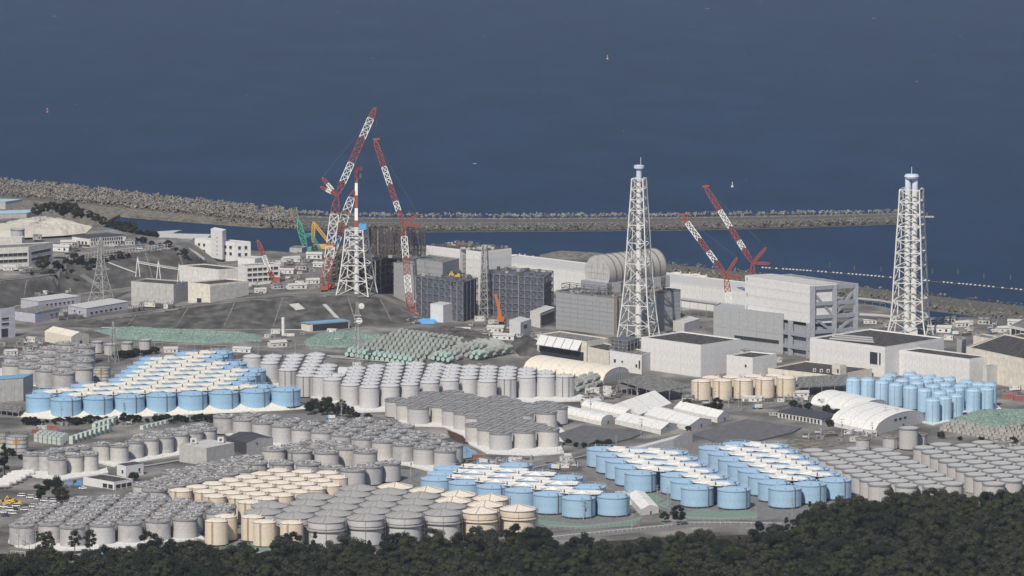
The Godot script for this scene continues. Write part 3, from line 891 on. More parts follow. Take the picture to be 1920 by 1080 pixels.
# welded grey tank whose roof is hung with pipes, planks and sheets
func clad_grey(r: float, h: float, kind: String, seed_: int) -> Node3D:
	var q := RandomNumberGenerator.new()
	q.seed = seed_
	var o := proto("grey_tank", "tank")
	var s := Shape.new()
	s.lathe([Vector2(r, 0), Vector2(r, h)], 40, true)
	var gm: Material = [M.grey_tank, M.grey_tank2, M.grey_tank3][(seed_ / 2) % 3]
	var shell := part("shell", s, gm, o)
	part("weld_seam", seams(r, h, 2, 6), gm, shell)
	s = Shape.new()
	s.lathe([Vector2(r, h - 0.55), Vector2(r + 0.35, h - 0.55), Vector2(r + 0.4, h + 0.05), Vector2(r, h + 0.1)], 40)
	part("rim", s, M.steel, o)
	# roof sheet, uneven
	s = Shape.new()
	var nr := 7
	var na := 36
	var g := []
	for i in nr + 1:
		var row := []
		for j in na:
			var a := TAU * j / na
			var rr := r * 1.02 * i / nr
			var y := h + 0.1 + (1.0 - float(i) / nr) * r * 0.09
			if kind == "ridge":
				y += 0.28 * sin(cos(a) * rr * 1.6 + sin(a) * rr * 0.7)
			y += q.randf_range(-0.13, 0.13)
			row.append(Vector3(cos(a) * rr, y, sin(a) * rr))
		g.append(row)
	for i in nr:
		for j in na:
			var k := (j + 1) % na
			s.face(g[i][j], g[i + 1][j], g[i + 1][k], Vector3.UP)
			if i > 0:
				s.face(g[i][j], g[i + 1][k], g[i][k], Vector3.UP)
	var roof := part("roof", s, M.roof_worn if kind == "mess" else M.roof_grey, o)
	var top := func(p: Vector3) -> Vector3:
		return Vector3(p.x, h + 0.35 + (1.0 - p.length() / r) * r * 0.09 + 0.25, p.z)
	if kind == "ridge":
		for k in 7:
			var off := (k - 3.0) / 3.4 * r
			var half := sqrt(maxf(0.1, r * r - off * off)) * 0.97
			var ax := Vector3(0.40, 0, -0.92)
			var ay := Vector3(0.92, 0, 0.40)
			s = Shape.new()
			for e in 4:
				var p0: Vector3 = top.call(ay * off + ax * half * (e / 2.0 - 1.0))
				var p1: Vector3 = top.call(ay * off + ax * half * ((e + 1) / 2.0 - 1.0))
				s.tube(p0, p1, 0.3, 0.3, 6, false)
			part("roof_hose", s, M.grey_light if k % 2 == 0 else M.roof_grey, roof)
	else:
		var light := Shape.new()
		var dark := Shape.new()
		var n_ := 34 if kind == "mess" else 26
		for k in n_:
			var a := q.randf() * TAU
			var rr := r * sqrt(q.randf()) * 0.9
			var p := Vector3(cos(a), 0, sin(a)) * rr
			var b := q.randf() * TAU
			var l := q.randf_range(1.5, 5.0)
			var e := p + Vector3(cos(b), 0, sin(b)) * l
			if e.length() > r:
				e = e.normalized() * r
			(light if k % 2 == 0 else dark).bar(top.call(p), top.call(e), q.randf_range(0.14, 0.4), q.randf_range(0.1, 0.3))
		for k in 9:
			var a := q.randf() * TAU
			var rr := r * sqrt(q.randf()) * 0.85
			var p: Vector3 = top.call(Vector3(cos(a), 0, sin(a)) * rr)
			light.box(Transform3D(Basis.from_euler(Vector3(0, a, 0)), p), Vector3(q.randf_range(0.4, 1.6), q.randf_range(0.2, 0.9), q.randf_range(0.4, 1.6)))
		part("roof_pipework", light, M.grey_light, roof).set_meta("kind", "stuff")
		part("roof_frame", dark, M.dark_steel, roof).set_meta("kind", "stuff")
		# posts and rail round the edge
		s = Shape.new()
		for i in 20:
			var a := TAU * i / 20
			var b := TAU * (i + 1) / 20
			var p := Vector3(cos(a), 0, sin(a)) * (r + 0.1) + Vector3.UP * h
			var p2 := Vector3(cos(b), 0, sin(b)) * (r + 0.1) + Vector3.UP * h
			s.bar(p, p + Vector3.UP * 1.1, 0.12)
			if kind == "mess" or i % 3 > 0:
				s.bar(p + Vector3.UP * 1.05, p2 + Vector3.UP * 1.05, 0.1)
		part("hand_rail", s, M.steel, o).set_meta("kind", "stuff")
	if seed_ % 2 == 0:
		part("ladder", ladder_shape(r, h, 0.5), M.dark_steel, o)
	return o

func cone_tank(called: String, r: float, h: float, m: Material, rm: Material) -> Node3D:
	var o := proto(called, "tank")
	var s := Shape.new()
	s.lathe([Vector2(r - 0.35, 0), Vector2(r - 0.35, h * 0.70)], 48, true)
	part("shell", s, m, o)
	s = Shape.new()
	s.lathe([Vector2(r - 0.3, h * 0.72), Vector2(r + 0.1, h * 0.74), Vector2(r + 0.1, h)], 48)
	part("upper_band", s, m, o)
	s = Shape.new()
	s.lathe([Vector2(r - 0.35, h * 0.635), Vector2(r + 0.75, h * 0.635), Vector2(r + 0.75, h * 0.66), Vector2(r - 0.35, h * 0.66)], 48)
	part("walkway", s, rm, o)
	s = Shape.new()
	for i in 24:
		var a := TAU * i / 24
		var b := TAU * (i + 1) / 24
		var p := Vector3(cos(a), 0, sin(a)) * (r + 0.7) + Vector3.UP * h * 0.66
		var p2 := Vector3(cos(b), 0, sin(b)) * (r + 0.7) + Vector3.UP * h * 0.66
		s.bar(p, p + Vector3.UP * 1.0, 0.07)
		s.bar(p + Vector3.UP * 1.0, p2 + Vector3.UP * 1.0, 0.07)
	part("hand_rail", s, M.steel, o)
	s = Shape.new()
	s.lathe([Vector2(r + 0.3, h), Vector2(0.6, h + r * 0.235), Vector2(0, h + r * 0.245)], 48, false)
	var roof := part("roof", s, rm, o)
	for k in 12:
		s = Shape.new()
		var a := TAU * (k + 0.3) / 12
		var d := Vector3(cos(a), 0, sin(a))
		s.bar(d * (r + 0.2) + Vector3.UP * (h + 0.08), d * 0.7 + Vector3.UP * (h + r * 0.235 + 0.1), 0.3, 0.3)
		part("roof_rib", s, M.steel if k % 3 == 0 else rm, roof)
	s = Shape.new()
	s.lathe([Vector2(r + 0.1, h - 0.25), Vector2(r + 0.42, h - 0.25), Vector2(r + 0.42, h + 0.06), Vector2(r + 0.2, h + 0.06)], 48)
	part("rim", s, M.steel, o)
	# stair tower on the side
	s = Shape.new()
	var d3 := Vector3(0.95, 0, 0.30)
	for k in [Vector3(0.2, 0, 0.6), Vector3(0.2, 0, -0.6), Vector3(1.3, 0, 0.6), Vector3(1.3, 0, -0.6)]:
		s.bar(d3 * (r + 0.1) + k, d3 * (r + 0.1) + k + Vector3.UP * (h + 1.6), 0.16)
	for k in 6:
		var y0 := h * k / 6.0
		s.bar(d3 * r + Vector3(0.2, y0, -0.6), d3 * r + Vector3(1.4, y0 + h / 6.0, 0.6), 0.3, 0.12)
		s.blk(d3 * r + Vector3(0.9, y0 + h / 6.0, 0), Vector3(1.4, 0.1, 1.6))
	part("stair", s, M.dark_steel, o)
	s = Shape.new()
	s.tube(Vector3(0.1, 0.2, r), Vector3(0.1, h * 0.95, r + 0.3), 0.14, 0.14, 6)
	part("pipe", s, M.pipe_grey, o)
	return o

func dome_cream(called: String, r: float, h: float) -> Node3D:
	var o := proto(called, "tank")
	var s := Shape.new()
	s.lathe([Vector2(r, 0), Vector2(r, h)], 40, true)
	var shell := part("shell", s, M.cream_tank, o)
	part("weld_seam", seams(r, h, 1, 3), M.cream_tank, shell)
	s = Shape.new()
	s.lathe([Vector2(r + 0.08, h), Vector2(r * 0.7, h + r * 0.10), Vector2(r * 0.35, h + r * 0.16), Vector2(0, h + r * 0.18)], 40, true)
	var roof := part("roof", s, M.cream_roof, o)
	s = Shape.new()
	s.lathe([Vector2(r, h - 0.18), Vector2(r + 0.14, h - 0.18), Vector2(r + 0.14, h + 0.03), Vector2(r, h + 0.03)], 40)
	part("rim", s, M.brown_wall, o)
	s = Shape.new()
	s.tube(Vector3(r * 0.72, h + 0.2, r * 0.2), Vector3(r * 0.72, h + 1.7, r * 0.2), 0.55, 0.55, 8)
	part("manhole", s, M.cream_tank, roof)
	s = Shape.new()
	for k in 3:
		s.bar(Vector3(r * (0.75 + 0.1 * k), h, r * 0.35), Vector3(r * (0.75 + 0.1 * k), h + 1.4, r * 0.35), 0.12)
	part("rail_post", s, M.steel, roof)
	part("ladder", ladder_shape(r, h, 1.95), M.brown_wall, o)
	return o

func flat_grey(r: float, h: float, mess: bool) -> Node3D:
	var o := proto("flat_topped_tank", "tank")
	var s := Shape.new()
	s.lathe([Vector2(r, 0), Vector2(r, h - 0.6)], 40, true)
	var shell := part("shell", s, M.grey_concrete, o)
	for k in 6:
		s = Shape.new()
		var a := TAU * k / 6 + 0.65
		var d := Vector3(cos(a), 0, sin(a))
		var t := Vector3(-d.z, 0, d.x)
		s.box(Transform3D(Basis(t, Vector3.UP, d), d * (r + 0.03) + Vector3.UP * (h - 0.6) * 0.5), Vector3(0.9, h - 0.7, 0.3))
		part("buttress", s, M.steel if k % 3 == 0 else M.grey_concrete, shell)
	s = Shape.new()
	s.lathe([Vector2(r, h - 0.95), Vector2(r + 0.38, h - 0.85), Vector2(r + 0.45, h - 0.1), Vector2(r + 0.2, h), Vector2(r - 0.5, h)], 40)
	part("rim", s, M.steel, o)  # kept dark to stand in for the shade line under the rim
	s = Shape.new()
	s.lathe([Vector2(r - 0.3, h - 0.02), Vector2(r - 0.6, h - 0.25), Vector2(0, h - 0.1)], 40)
	part("roof", s, M.pale_wall, o)
	if mess:
		s = Shape.new()
		for k in 22:
			var a := rng.randf() * TAU
			var p := Vector3(cos(a), 0, sin(a)) * r * sqrt(rng.randf()) * 0.9
			s.box(Transform3D(Basis.from_euler(Vector3(0, a, 0)), p + Vector3.UP * (h + 0.2)), Vector3(rng.randf_range(0.4, 2.5), rng.randf_range(0.2, 0.9), rng.randf_range(0.2, 0.8)))
		part("roof_scrap", s, M.brown_wall, o).set_meta("kind", "stuff")
	return o

func tall_blue(r: float, h: float) -> Node3D:
	var o := proto("tall_blue_tank", "tank")
	var s := Shape.new()
	s.lathe([Vector2(r, 0), Vector2(r, h)], 36, true)
	var shell := part("shell", s, M.blue_c, o)
	part("weld_seam", seams(r, h, 1, 5), M.blue_c, shell)
	s = Shape.new()
	s.lathe([Vector2(r, h), Vector2(r * 0.92, h + r * 0.16), Vector2(r * 0.6, h + r * 0.30), Vector2(0, h + r * 0.36)], 36, true)
	var roof := part("roof", s, M.blue_c, o)
	s = Shape.new()
	for i in 12:
		var a := TAU * i / 12
		var b := TAU * (i + 1) / 12
		var p := Vector3(cos(a), 0, sin(a)) * r * 0.85 + Vector3.UP * (h + r * 0.16)
		var p2 := Vector3(cos(b), 0, sin(b)) * r * 0.85 + Vector3.UP * (h + r * 0.16)
		s.bar(p, p + Vector3.UP * 1.1, 0.1)
		s.bar(p + Vector3.UP * 1.1, p2 + Vector3.UP * 1.1, 0.09)
	part("hand_rail", s, M.blue_c, roof)
	s = Shape.new()
	s.bar(Vector3(r * 0.95, h, 0.3), Vector3(r * 0.95, h + 1.8, 0.3), 0.3)
	s.bar(Vector3(r * 0.95, h + 1.8, 0.3), Vector3(r * 0.2, h + 2.3, -0.6), 0.25)
	s.bar(Vector3(r * 0.7, h + 0.5, 1.4), Vector3(r * 0.7, h + 1.9, 1.4), 0.5)
	part("nozzle_pipe", s, M.line_blue, roof)
	s = Shape.new()
	s.tube(Vector3(0.3, 0, r + 0.2), Vector3(0.3, h + 0.5, r + 0.2), 0.13, 0.13, 6)
	part("pipe", s, M.line_blue, o)
	return o

func banded_tank(r: float, h: float) -> Node3D:
	var o := proto("banded_tank", "tank")
	var s := Shape.new()
	s.lathe([Vector2(r, 0), Vector2(r, h)], 36, true)
	part("shell", s, M.pale_roof, o)
	for k in 4:
		s = Shape.new()
		var y := h * (0.12 + 0.25 * k)
		s.lathe([Vector2(r, y - 0.2), Vector2(r + 0.2, y - 0.2), Vector2(r + 0.2, y + 0.2), Vector2(r, y + 0.2)], 36)
		part("hoop", s, M.steel, o)
	s = Shape.new()
	for k in 4:
		var a := 1.25 + 0.16 * k
		var b := a + 0.16
		s.quad(Vector3(cos(a), 0, sin(a)) * (r + 0.06) + Vector3.UP * h * 0.64, Vector3(cos(b), 0, sin(b)) * (r + 0.06) + Vector3.UP * h * 0.64, Vector3(cos(b), 0, sin(b)) * (r + 0.06) + Vector3.UP * h * 0.86, Vector3(cos(a), 0, sin(a)) * (r + 0.06) + Vector3.UP * h * 0.86, Vector3(cos(a), 0, sin(a)))
	part("orange_patch", s, M.band_orange, o)
	s = Shape.new()
	s.lathe([Vector2(r, h), Vector2(0, h + 0.6)], 36)
	part("roof", s, M.roof_grey, o)
	s = Shape.new()
	for i in 26:
		var a := TAU * i / 26
		var b := TAU * (i + 1) / 26
		var p := Vector3(cos(a), 0, sin(a)) * (r + 0.3) + Vector3.UP * (h - 0.4)
		var p2 := Vector3(cos(b), 0, sin(b)) * (r + 0.3) + Vector3.UP * (h - 0.4)
		s.bar(p, p + Vector3.UP * 2.6, 0.14)
		for y in [0.9, 1.8, 2.5]:
			s.bar(p + Vector3.UP * y, p2 + Vector3.UP * y, 0.1)
	part("scaffold_ring", s, M.dark_steel, o)
	part("ladder", ladder_shape(r, h, 1.6), M.steel, o)
	return o


func lattice(o: Vector3, u: Vector3, v: Vector3, cells: Array) -> Dictionary:   # cells: [i, j0, j1]
	var d := {}
	for c in cells:
		for j in range(c[1], c[2] + 1):
			d[Vector2i(c[0], j)] = o + u * c[0] + v * j
	return d

func place_grid(protos: Array, d: Dictionary, base: String, row: String, file: String, group: String, turns := 0.0, level := 10.7) -> void:
	var rk := ranks(d.keys())
	for k in d:
		copy(protos[rng.randi() % protos.size()], Vector3(d[k].x, level, d[k].z), rng.randf_range(-turns, turns), "%s, %s row %s, %s %s" % [base, rk[k][0], row, rk[k][1], file], group)

func place_line(protos: Array, at: Array, base: String, file: String, group: String, turns := 0.0, level := 10.7) -> void:
	var order := at.duplicate()
	order.sort_custom(func(a, b): return a.x < b.x)
	for i in order.size():
		copy(protos[rng.randi() % protos.size()], Vector3(order[i].x, level, order[i].z), rng.randf_range(-turns, turns), "%s, %s %s" % [base, NTH[i], file], group)

func place(protos: Array, at: Array, label: String, group: String, turns := 0.0, level := 10.7) -> void:
	for i in at.size():
		var p: Vector3 = at[i]
		copy(protos[rng.randi() % protos.size()], Vector3(p.x, level, p.z), rng.randf_range(-turns, turns), label, group)

# pale sheets stretched over the gaps between four neighbouring roofs
func covers(d: Dictionary, r: float, y: float, m: Material, base: String, row: String, file: String, group: String) -> void:
	var rk := ranks(d.keys())
	for k in d:
		var ks := [k, k + Vector2i(1, 0), k + Vector2i(1, 1), k + Vector2i(0, 1)]
		var have := []
		for q in ks:
			if d.has(q):
				have.append(q)
		if have.size() < 4:
			continue
		var c := []
		var mid := Vector3.ZERO
		for q in ks:
			c.append(Vector3(d[q].x, 0, d[q].z))
			mid += c[-1] * 0.25
		var t := thing("rain_cover", "%s, %s row %s, %s %s" % [base, rk[k][0], row, rk[k][1], file], "rain cover", Vector3(mid.x, 0, mid.z), group)
		var edge := []
		for i in 4:
			var p: Vector3 = c[i] - mid
			var nx: Vector3 = (c[(i + 1) % 4] - c[i]).normalized()
			var pv: Vector3 = (c[(i + 3) % 4] - c[i]).normalized()
			for e in 9:
				var w := e / 8.0
				edge.append(p + (pv * (1.0 - w) + nx * w).normalized() * r * 0.77 + Vector3.UP * (y + 1.75 - 0.5 * sin(w * PI)))
		var s := Shape.new()
		var top := Vector3(0, y + 2.3 + rng.randf_range(-0.2, 0.3), 0)
		for i in edge.size():
			var a: Vector3 = edge[i]
			var b: Vector3 = edge[(i + 1) % edge.size()]
			var ma := a.lerp(top, 0.5) - Vector3.UP * 0.22
			var mb := b.lerp(top, 0.5) - Vector3.UP * 0.22
			s.face(top, ma, mb, Vector3.UP)
			s.quad(ma, mb, b, a, Vector3.UP)
			s.quad(a, b, b - Vector3.UP * 0.7, a - Vector3.UP * 0.7, (a + b) * Vector3(1, 0, 1))
		part("sheet", s, m, t)
		s = Shape.new()
		var vp: Vector3 = (edge[8] + edge[9]) * 0.5
		s.tube(vp, vp + Vector3.UP * 1.5, 0.45, 0.35, 8)
		part("vent", s, M.dark_steel, t)

func columns(list: Array) -> Dictionary:   # list: [front, step back, number]
	var res := {}
	for i in list.size():
		for k in list[i][2]:
			res[Vector2i(i, k)] = list[i][0] + list[i][1] * k
	return res


func make_tanks() -> void:
	# A: blue tanks under cream covers, left
	var ra := 9.55
	var ha := 10.6
	var pa := blue_tank(ra, ha, M.blue_a)
	var d := lattice(Vector3(-278.41, 21.3, 73.02), Vector3(19.31, 0, -5.75), Vector3(2.51, 0, -18.88), [])
	var o := Vector3(-278.41, 21.3, 73.02)
	var u := Vector3(19.31, 0, -5.75)
	var v := Vector3(2.51, 0, -18.88)
	var rows := [[0, 7], [-1, 6], [-1, 5], [0, 5], [1, 5], [1, 5], [1, 4], [1, 4], [1, 3], [1, 3], [2, 3]]
	for j in rows.size():
		for i in range(rows[j][0], rows[j][1] + 1):
			d[Vector2i(i, j)] = o + u * i + v * j
	place_grid([pa], d, "sky blue tank", "from the hedge", "from the blue roof", "blue tanks on the cream bank", 0.2)
	covers(d, ra, 10.7 + ha, M.cover, "scalloped cream sheet", "from the hedge", "from the blue roof", "cream sheets over the tanks of the cream bank")
	# the cream bank itself: a slope rising behind the front row
	var s := Shape.new()
	var front := []
	var back := []
	for i in range(-1, 9):
		var c: Vector3 = o + u * i + (v if i < 0 else Vector3.ZERO)
		front.append(Vector3(c.x, 10.02, c.z + 15.0))
		back.append(Vector3(c.x, 14.6, c.z - 2.0))
	front[0] += Vector3(-14, 0, 0)
	back[0] += Vector3(-12, -4, 0)
	front[-1] += Vector3(-6, 0, 0)
	back[-1] += Vector3(-8, -4, 0)
	for i in front.size() - 1:
		s.quad(front[i], front[i + 1], back[i + 1], back[i], Vector3.UP)
	structure("bank", s, M.cover)

	# K: blue tanks in the middle, white covers
	var pb := blue_tank(9.2, 10.4, M.blue_b)
	d = lattice(Vector3(36.7, 21.1, 429.32), Vector3(-15.78, 0, -12.59), Vector3(19.05, 0, -5.5), [])
	o = Vector3(36.7, 21.1, 429.32)
	u = Vector3(-15.78, 0, -12.59)
	v = Vector3(19.05, 0, -5.5)
	for c in [[0, 0, 5], [1, 0, 6], [2, 2, 7], [3, 4, 7], [4, 7, 7]]:
		for a in range(c[1], c[2] + 1):
			d[Vector2i(a, c[0])] = o + u * a + v * c[0]
	place_grid([pb], d, "pale blue tank", "from the cone roofed tanks", "from the hut", "blue tanks behind the cone roofed tanks", 0.3, 10.3)
	covers(d, 9.2, 20.8, M.cover_white, "white scalloped sheet", "from the cone roofed tanks", "from the hut", "white sheets behind the cone roofed tanks")

	# L: two blue blocks on the right
	d = lattice(Vector3(73, 21.1, 346.68), Vector3(20.21, 0, 6.37), Vector3(-5.02, 0, -21.14), [[0, 0, 4], [1, -2, 4], [2, -2, 4]])
	place_grid([pb], d, "pale blue tank by the long shed", "from the verge", "from the hut", "blue tanks beside the long white shed", 0.15, 10.3)
	covers(d, 9.2, 20.8, M.cover_white, "white sheet by the long shed", "from the verge", "from the hut", "white sheets beside the long white shed")
	d = lattice(Vector3(152, 21.1, 397.72), Vector3(19.66, 0, 6.14), Vector3(-4.78, 0, -19.83), [[0, 0, 7], [1, 1, 8], [2, 2, 8]])
	place_grid([pb], d, "pale blue tank", "from the wood", "beyond the smaller blue block", "blue tanks next to the flat topped tanks", 0.15, 10.3)
	covers(d, 9.2, 20.8, M.cover_white, "white sheet", "from the wood", "beyond the smaller blue block", "white sheets next to the flat topped tanks")

	# B: tall grey tanks
	var pt := [tall_grey(6.15, 13.0, 0), tall_grey(6.15, 13.0, 0), tall_grey(6.15, 13.0, 1)]
	place_grid(pt, columns([
		[Vector3(-171.17, 23.7, -96.55), Vector3(0.61, 0, -14.92), 1], [Vector3(-158.45, 23.7, -67.12), Vector3(0.49, 0, -14.64), 3],
		[Vector3(-144.81, 23.7, -35.86), Vector3(0.49, 0, -15.56), 5], [Vector3(-132.33, 23.7, -9.88), Vector3(0.53, 0, -15.77), 7],
		[Vector3(-121.63, 23.7, -7.54), Vector3(0.77, 0, -15.27), 4], [Vector3(-114.62, 23.7, 6.43), Vector3(1.45, 0, -16.31), 2],
		[Vector3(-102.29, 23.7, 29.43), Vector3(0.37, 0, -14.45), 6], [Vector3(-90.21, 23.7, 38.53), Vector3(0.34, 0, -14.82), 7],
		[Vector3(-77.22, 23.7, 32.85), Vector3(0.22, 0, -15.57), 7], [Vector3(-65.04, 23.7, 27.14), Vector3(0.43, 0, -14.93), 7],
		[Vector3(-52.52, 23.7, 17.97), Vector3(0.7, 0, -15.02), 6], [Vector3(-40.11, 23.7, 8.74), Vector3(0.39, 0, -14.88), 5],
		[Vector3(-28.12, 23.7, -0.54), Vector3(0.4, 0, -15.91), 4], [Vector3(-15.95, 23.7, 13.36), Vector3(0.26, 0, -14.84), 5],
		[Vector3(-3.41, 23.7, 1.78), Vector3(0.33, 0, -14.95), 4], [Vector3(9.22, 23.7, -5.2), Vector3(0.22, 0, -15.02), 3],
		[Vector3(21.53, 23.7, -7.54), Vector3(0.1, 0, -15.04), 2], [Vector3(33.83, 23.7, -7.54), Vector3(0.16, 0, -15.04), 1]]),
		"tall grey tank", "from the white pad edge", "from the cream bank", "tall grey tanks before the green drums", 0.08)

	# C: ridged roofs
	var pc := [clad_grey(6.8, 10.0, "ridge", 21), clad_grey(6.8, 10.0, "ridge", 22)]
	d = lattice(Vector3(-6.76, 20.7, 201.78), Vector3(14.19, 0, -5.67), Vector3(-7.3, 0, -14.21), [[0, 0, 2], [0, 7, 9], [1, 0, 9], [2, 0, 10], [3, 4, 10], [4, 4, 8], [5, 5, 6]])
	place_grid(pc, d, "ridge roofed tank", "from the red container", "from the brown path", "ridge roofed grey tanks", 0.1)

	# D: long diagonal block
	var pd := [clad_grey(6.5, 10.0, "frame", 31), clad_grey(6.5, 10.0, "frame", 33), clad_grey(6.5, 10.0, "frame", 35)]
	d = {}
	o = Vector3(-175.79, 20.7, 139.24)
	u = Vector3(12.44, 0, 11.76)
	v = Vector3(3.65, 0, -18.46)
	var n_back := [1, 2, 2, 2, 2, 3, 4, 4, 4, 3, 3, 2]
	for i in n_back.size():
		for j in n_back[i]:
			d[Vector2i(i, j)] = o + u * i + v * j
	place_grid(pd, d, "grey tank", "from the gabled shed side", "from the small grey tanks", "grey tanks in diagonal rows below the cream bank", PI)

	# E: small groups on the left
	var pe := [clad_grey(5.4, 9.5, "frame", 41), clad_grey(5.4, 9.5, "frame", 43)]
	place_line(pe, [Vector3(-279.16, 20.2, 278.69), Vector3(-270.47, 20.2, 278.69), Vector3(-263.05, 20.2, 293.34), Vector3(-254.22, 20.2, 283.47), Vector3(-245.97, 20.2, 278.69), Vector3(-266.78, 20.2, 265.24), Vector3(-259.03, 20.2, 261.38), Vector3(-252.06, 20.2, 255.56)], "small grey tank behind the lying vessels", "counting from the conifers", "small grey tanks behind the lying vessels", PI)
	place_line(pe, [Vector3(-241.56, 20.2, 242.87), Vector3(-230.89, 20.2, 247.76), Vector3(-223.17, 20.2, 233.03), Vector3(-214.77, 20.2, 223.12), Vector3(-206.56, 20.2, 214.14), Vector3(-198.1, 20.2, 205.51), Vector3(-190.29, 20.2, 196.02), Vector3(-182.57, 20.2, 186.87), Vector3(-220.83, 20.2, 214.14), Vector3(-212.69, 20.2, 204.1), Vector3(-204.49, 20.2, 193.99), Vector3(-196.55, 20.2, 183.81), Vector3(-188.49, 20.2, 174.59)], "small grey tank in the double row", "counting towards the grey block building", "small grey tanks leading to the grey block building", PI)

	# F and G: broad grey tanks with cluttered roofs
	var pf := [clad_grey(7.1, 10.0, "mess", 51), clad_grey(7.1, 10.0, "mess", 53), clad_grey(7.1, 10.0, "mess", 54)]
	place_line(pf, [Vector3(-139.13, 20.7, 263.86), Vector3(-123.66, 20.7, 270.23), Vector3(-107.98, 20.7, 273.5), Vector3(-97.46, 20.7, 258.63), Vector3(-85.6, 20.7, 271.77), Vector3(-128.36, 20.7, 252.4), Vector3(-114.14, 20.7, 255.71), Vector3(-117.95, 20.7, 239.08), Vector3(-104.28, 20.7, 243.01)], "cluttered grey tank beyond the gabled shed", "counting from that shed", "cluttered grey tanks beside the gabled shed", PI)
	place_line(pf, [Vector3(-132.36, 20.7, 312.91), Vector3(-116.93, 20.7, 315.71), Vector3(-103.28, 20.7, 328.69), Vector3(-90.64, 20.7, 336.06), Vector3(-81.2, 20.7, 323.14), Vector3(-71.08, 20.7, 312.91), Vector3(-150.63, 20.7, 294.1), Vector3(-156.24, 20.7, 296.94), Vector3(-163.17, 20.7, 310.1), Vector3(-147.73, 20.7, 311.97), Vector3(-173.24, 20.7, 320.73), Vector3(-157.21, 20.7, 323.14), Vector3(-180.91, 20.7, 334.22), Vector3(-166.71, 20.7, 334.22), Vector3(-151.92, 20.7, 336.06), Vector3(-191.79, 20.7, 345.22), Vector3(-176.96, 20.7, 348.32), Vector3(-161.8, 20.7, 348.86), Vector3(-185.86, 20.7, 359.74), Vector3(-170.58, 20.7, 363.35), Vector3(-195.89, 20.7, 372.32), Vector3(-180.31, 20.7, 375.36), Vector3(-204.92, 20.7, 386.56), Vector3(-189.29, 20.7, 388.33), Vector3(-198.62, 20.7, 403.27)], "cluttered grey tank behind the cream domes", "counting from the low white building", "cluttered grey tanks behind the cream domes", PI)

	# H: cream domes
	var ph := dome_cream("cream_tank", 6.4, 11.0)
	d = lattice(Vector3(-183.5, 21.7, 411.71), Vector3(5.78, 0, 14.89), Vector3(8.44, 0, -11.02), [[0, 0, 6], [1, 1, 7], [2, 1, 8], [3, 2, 8], [4, 2, 7]])
	place_grid([ph], d, "cream domed tank", "from the low white building", "from the cluttered tanks", "cream domed tanks in the crowded block", 0.1)
	var ph2 := dome_cream("cream_tank", 6.2, 12.3)
	place([ph2], [Vector3(-157.41, 23, 514.7), Vector3(-153.39, 23, 500.9), Vector3(-138.74, 23, 502.53), Vector3(-131.67, 23, 517.93), Vector3(-117.09, 23, 520.34)], "tall cream tank standing apart at the edge of the wood", "cream tanks at the edge of the wood", 0.1)

	# I: grey block bottom left
	var pi := [clad_grey(6.75, 10.0, "mess", 61), clad_grey(6.75, 10.0, "mess", 62), clad_grey(6.75, 10.0, "mess", 63)]
	var vi := Vector3(2.01, 0, -14.94)
	place_grid(pi, columns([[Vector3(-261.14, 20.7, 514.74), vi, 5], [Vector3(-246.26, 20.7, 509.91), vi, 6], [Vector3(-233.75, 20.7, 519.07), vi, 7], [Vector3(-218.52, 20.7, 512.32), vi, 7], [Vector3(-204.38, 20.7, 506.68), vi, 6], [Vector3(-189.74, 20.7, 500.2), vi, 5], [Vector3(-175.62, 20.7, 494.82), vi, 4], [Vector3(-158.88, 20.7, 473.93), vi, 2]]), "littered grey tank", "from the wood", "from the car park", "grey tanks on the kerbed pad behind the wood", 0.25)

	# J: cone roofs, grey and cream
	var pj := cone_tank("cone_roofed_tank", 9.95, 13.4, M.grey_light, M.roof_grey)
	d = lattice(Vector3(-98.59, 24.2, 518.2), Vector3(20.37, 0, -7.45), Vector3(2.72, 0, -20.01), [])
	o = Vector3(-98.59, 24.2, 518.2)
	u = Vector3(20.37, 0, -7.45)
	v = Vector3(2.72, 0, -20.01)
	var g := {}
	var cr := {}
	for c in [[0, 0, 3], [1, -1, 3], [2, -2, 2], [3, -2, 2], [4, -1, 1], [5, 0, 0]]:
		for i in range(c[1], c[2] + 1):
			g[Vector2i(i, c[0])] = o + u * i + v * c[0]
	for c in [[0, 4], [0, 5], [1, 4], [2, 3], [2, 4], [3, 3], [4, 2], [5, 1]]:
		cr[Vector2i(c[1], c[0])] = o + u * c[1] + v * c[0]
	place_grid([pj], g, "grey cone roofed tank", "from the wood", "from the tall cream tanks", "large cone roofed grey tanks", 0.1, 10.5)
	place_grid([cone_tank("large_cream_tank", 9.8, 13.0, M.cream_tank, M.cream_roof)], cr, "large cream cone roofed tank", "from the wood", "from the grey ones", "large cream tanks next to the blue tanks", 0.1, 10.5)

	# M: flat topped concrete-grey tanks on the right
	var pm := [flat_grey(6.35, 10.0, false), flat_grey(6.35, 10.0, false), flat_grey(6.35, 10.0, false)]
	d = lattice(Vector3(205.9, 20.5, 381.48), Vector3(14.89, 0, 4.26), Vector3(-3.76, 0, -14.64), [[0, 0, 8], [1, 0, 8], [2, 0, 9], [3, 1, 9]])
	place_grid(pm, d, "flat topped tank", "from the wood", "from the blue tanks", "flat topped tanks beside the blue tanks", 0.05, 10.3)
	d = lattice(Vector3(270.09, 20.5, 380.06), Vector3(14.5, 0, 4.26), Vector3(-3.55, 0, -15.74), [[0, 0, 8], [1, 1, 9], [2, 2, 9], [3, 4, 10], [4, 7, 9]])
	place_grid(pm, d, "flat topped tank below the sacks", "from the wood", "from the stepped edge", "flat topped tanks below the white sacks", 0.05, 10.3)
	place([flat_grey(6.35, 10.0, true)], [Vector3(292.58, 20.5, 247.65), Vector3(290.3, 20.5, 229.94)], "flat topped grey tank with scrap on its roof, below the white sacks", "flat topped tanks with scrap", 0.3, 10.3)

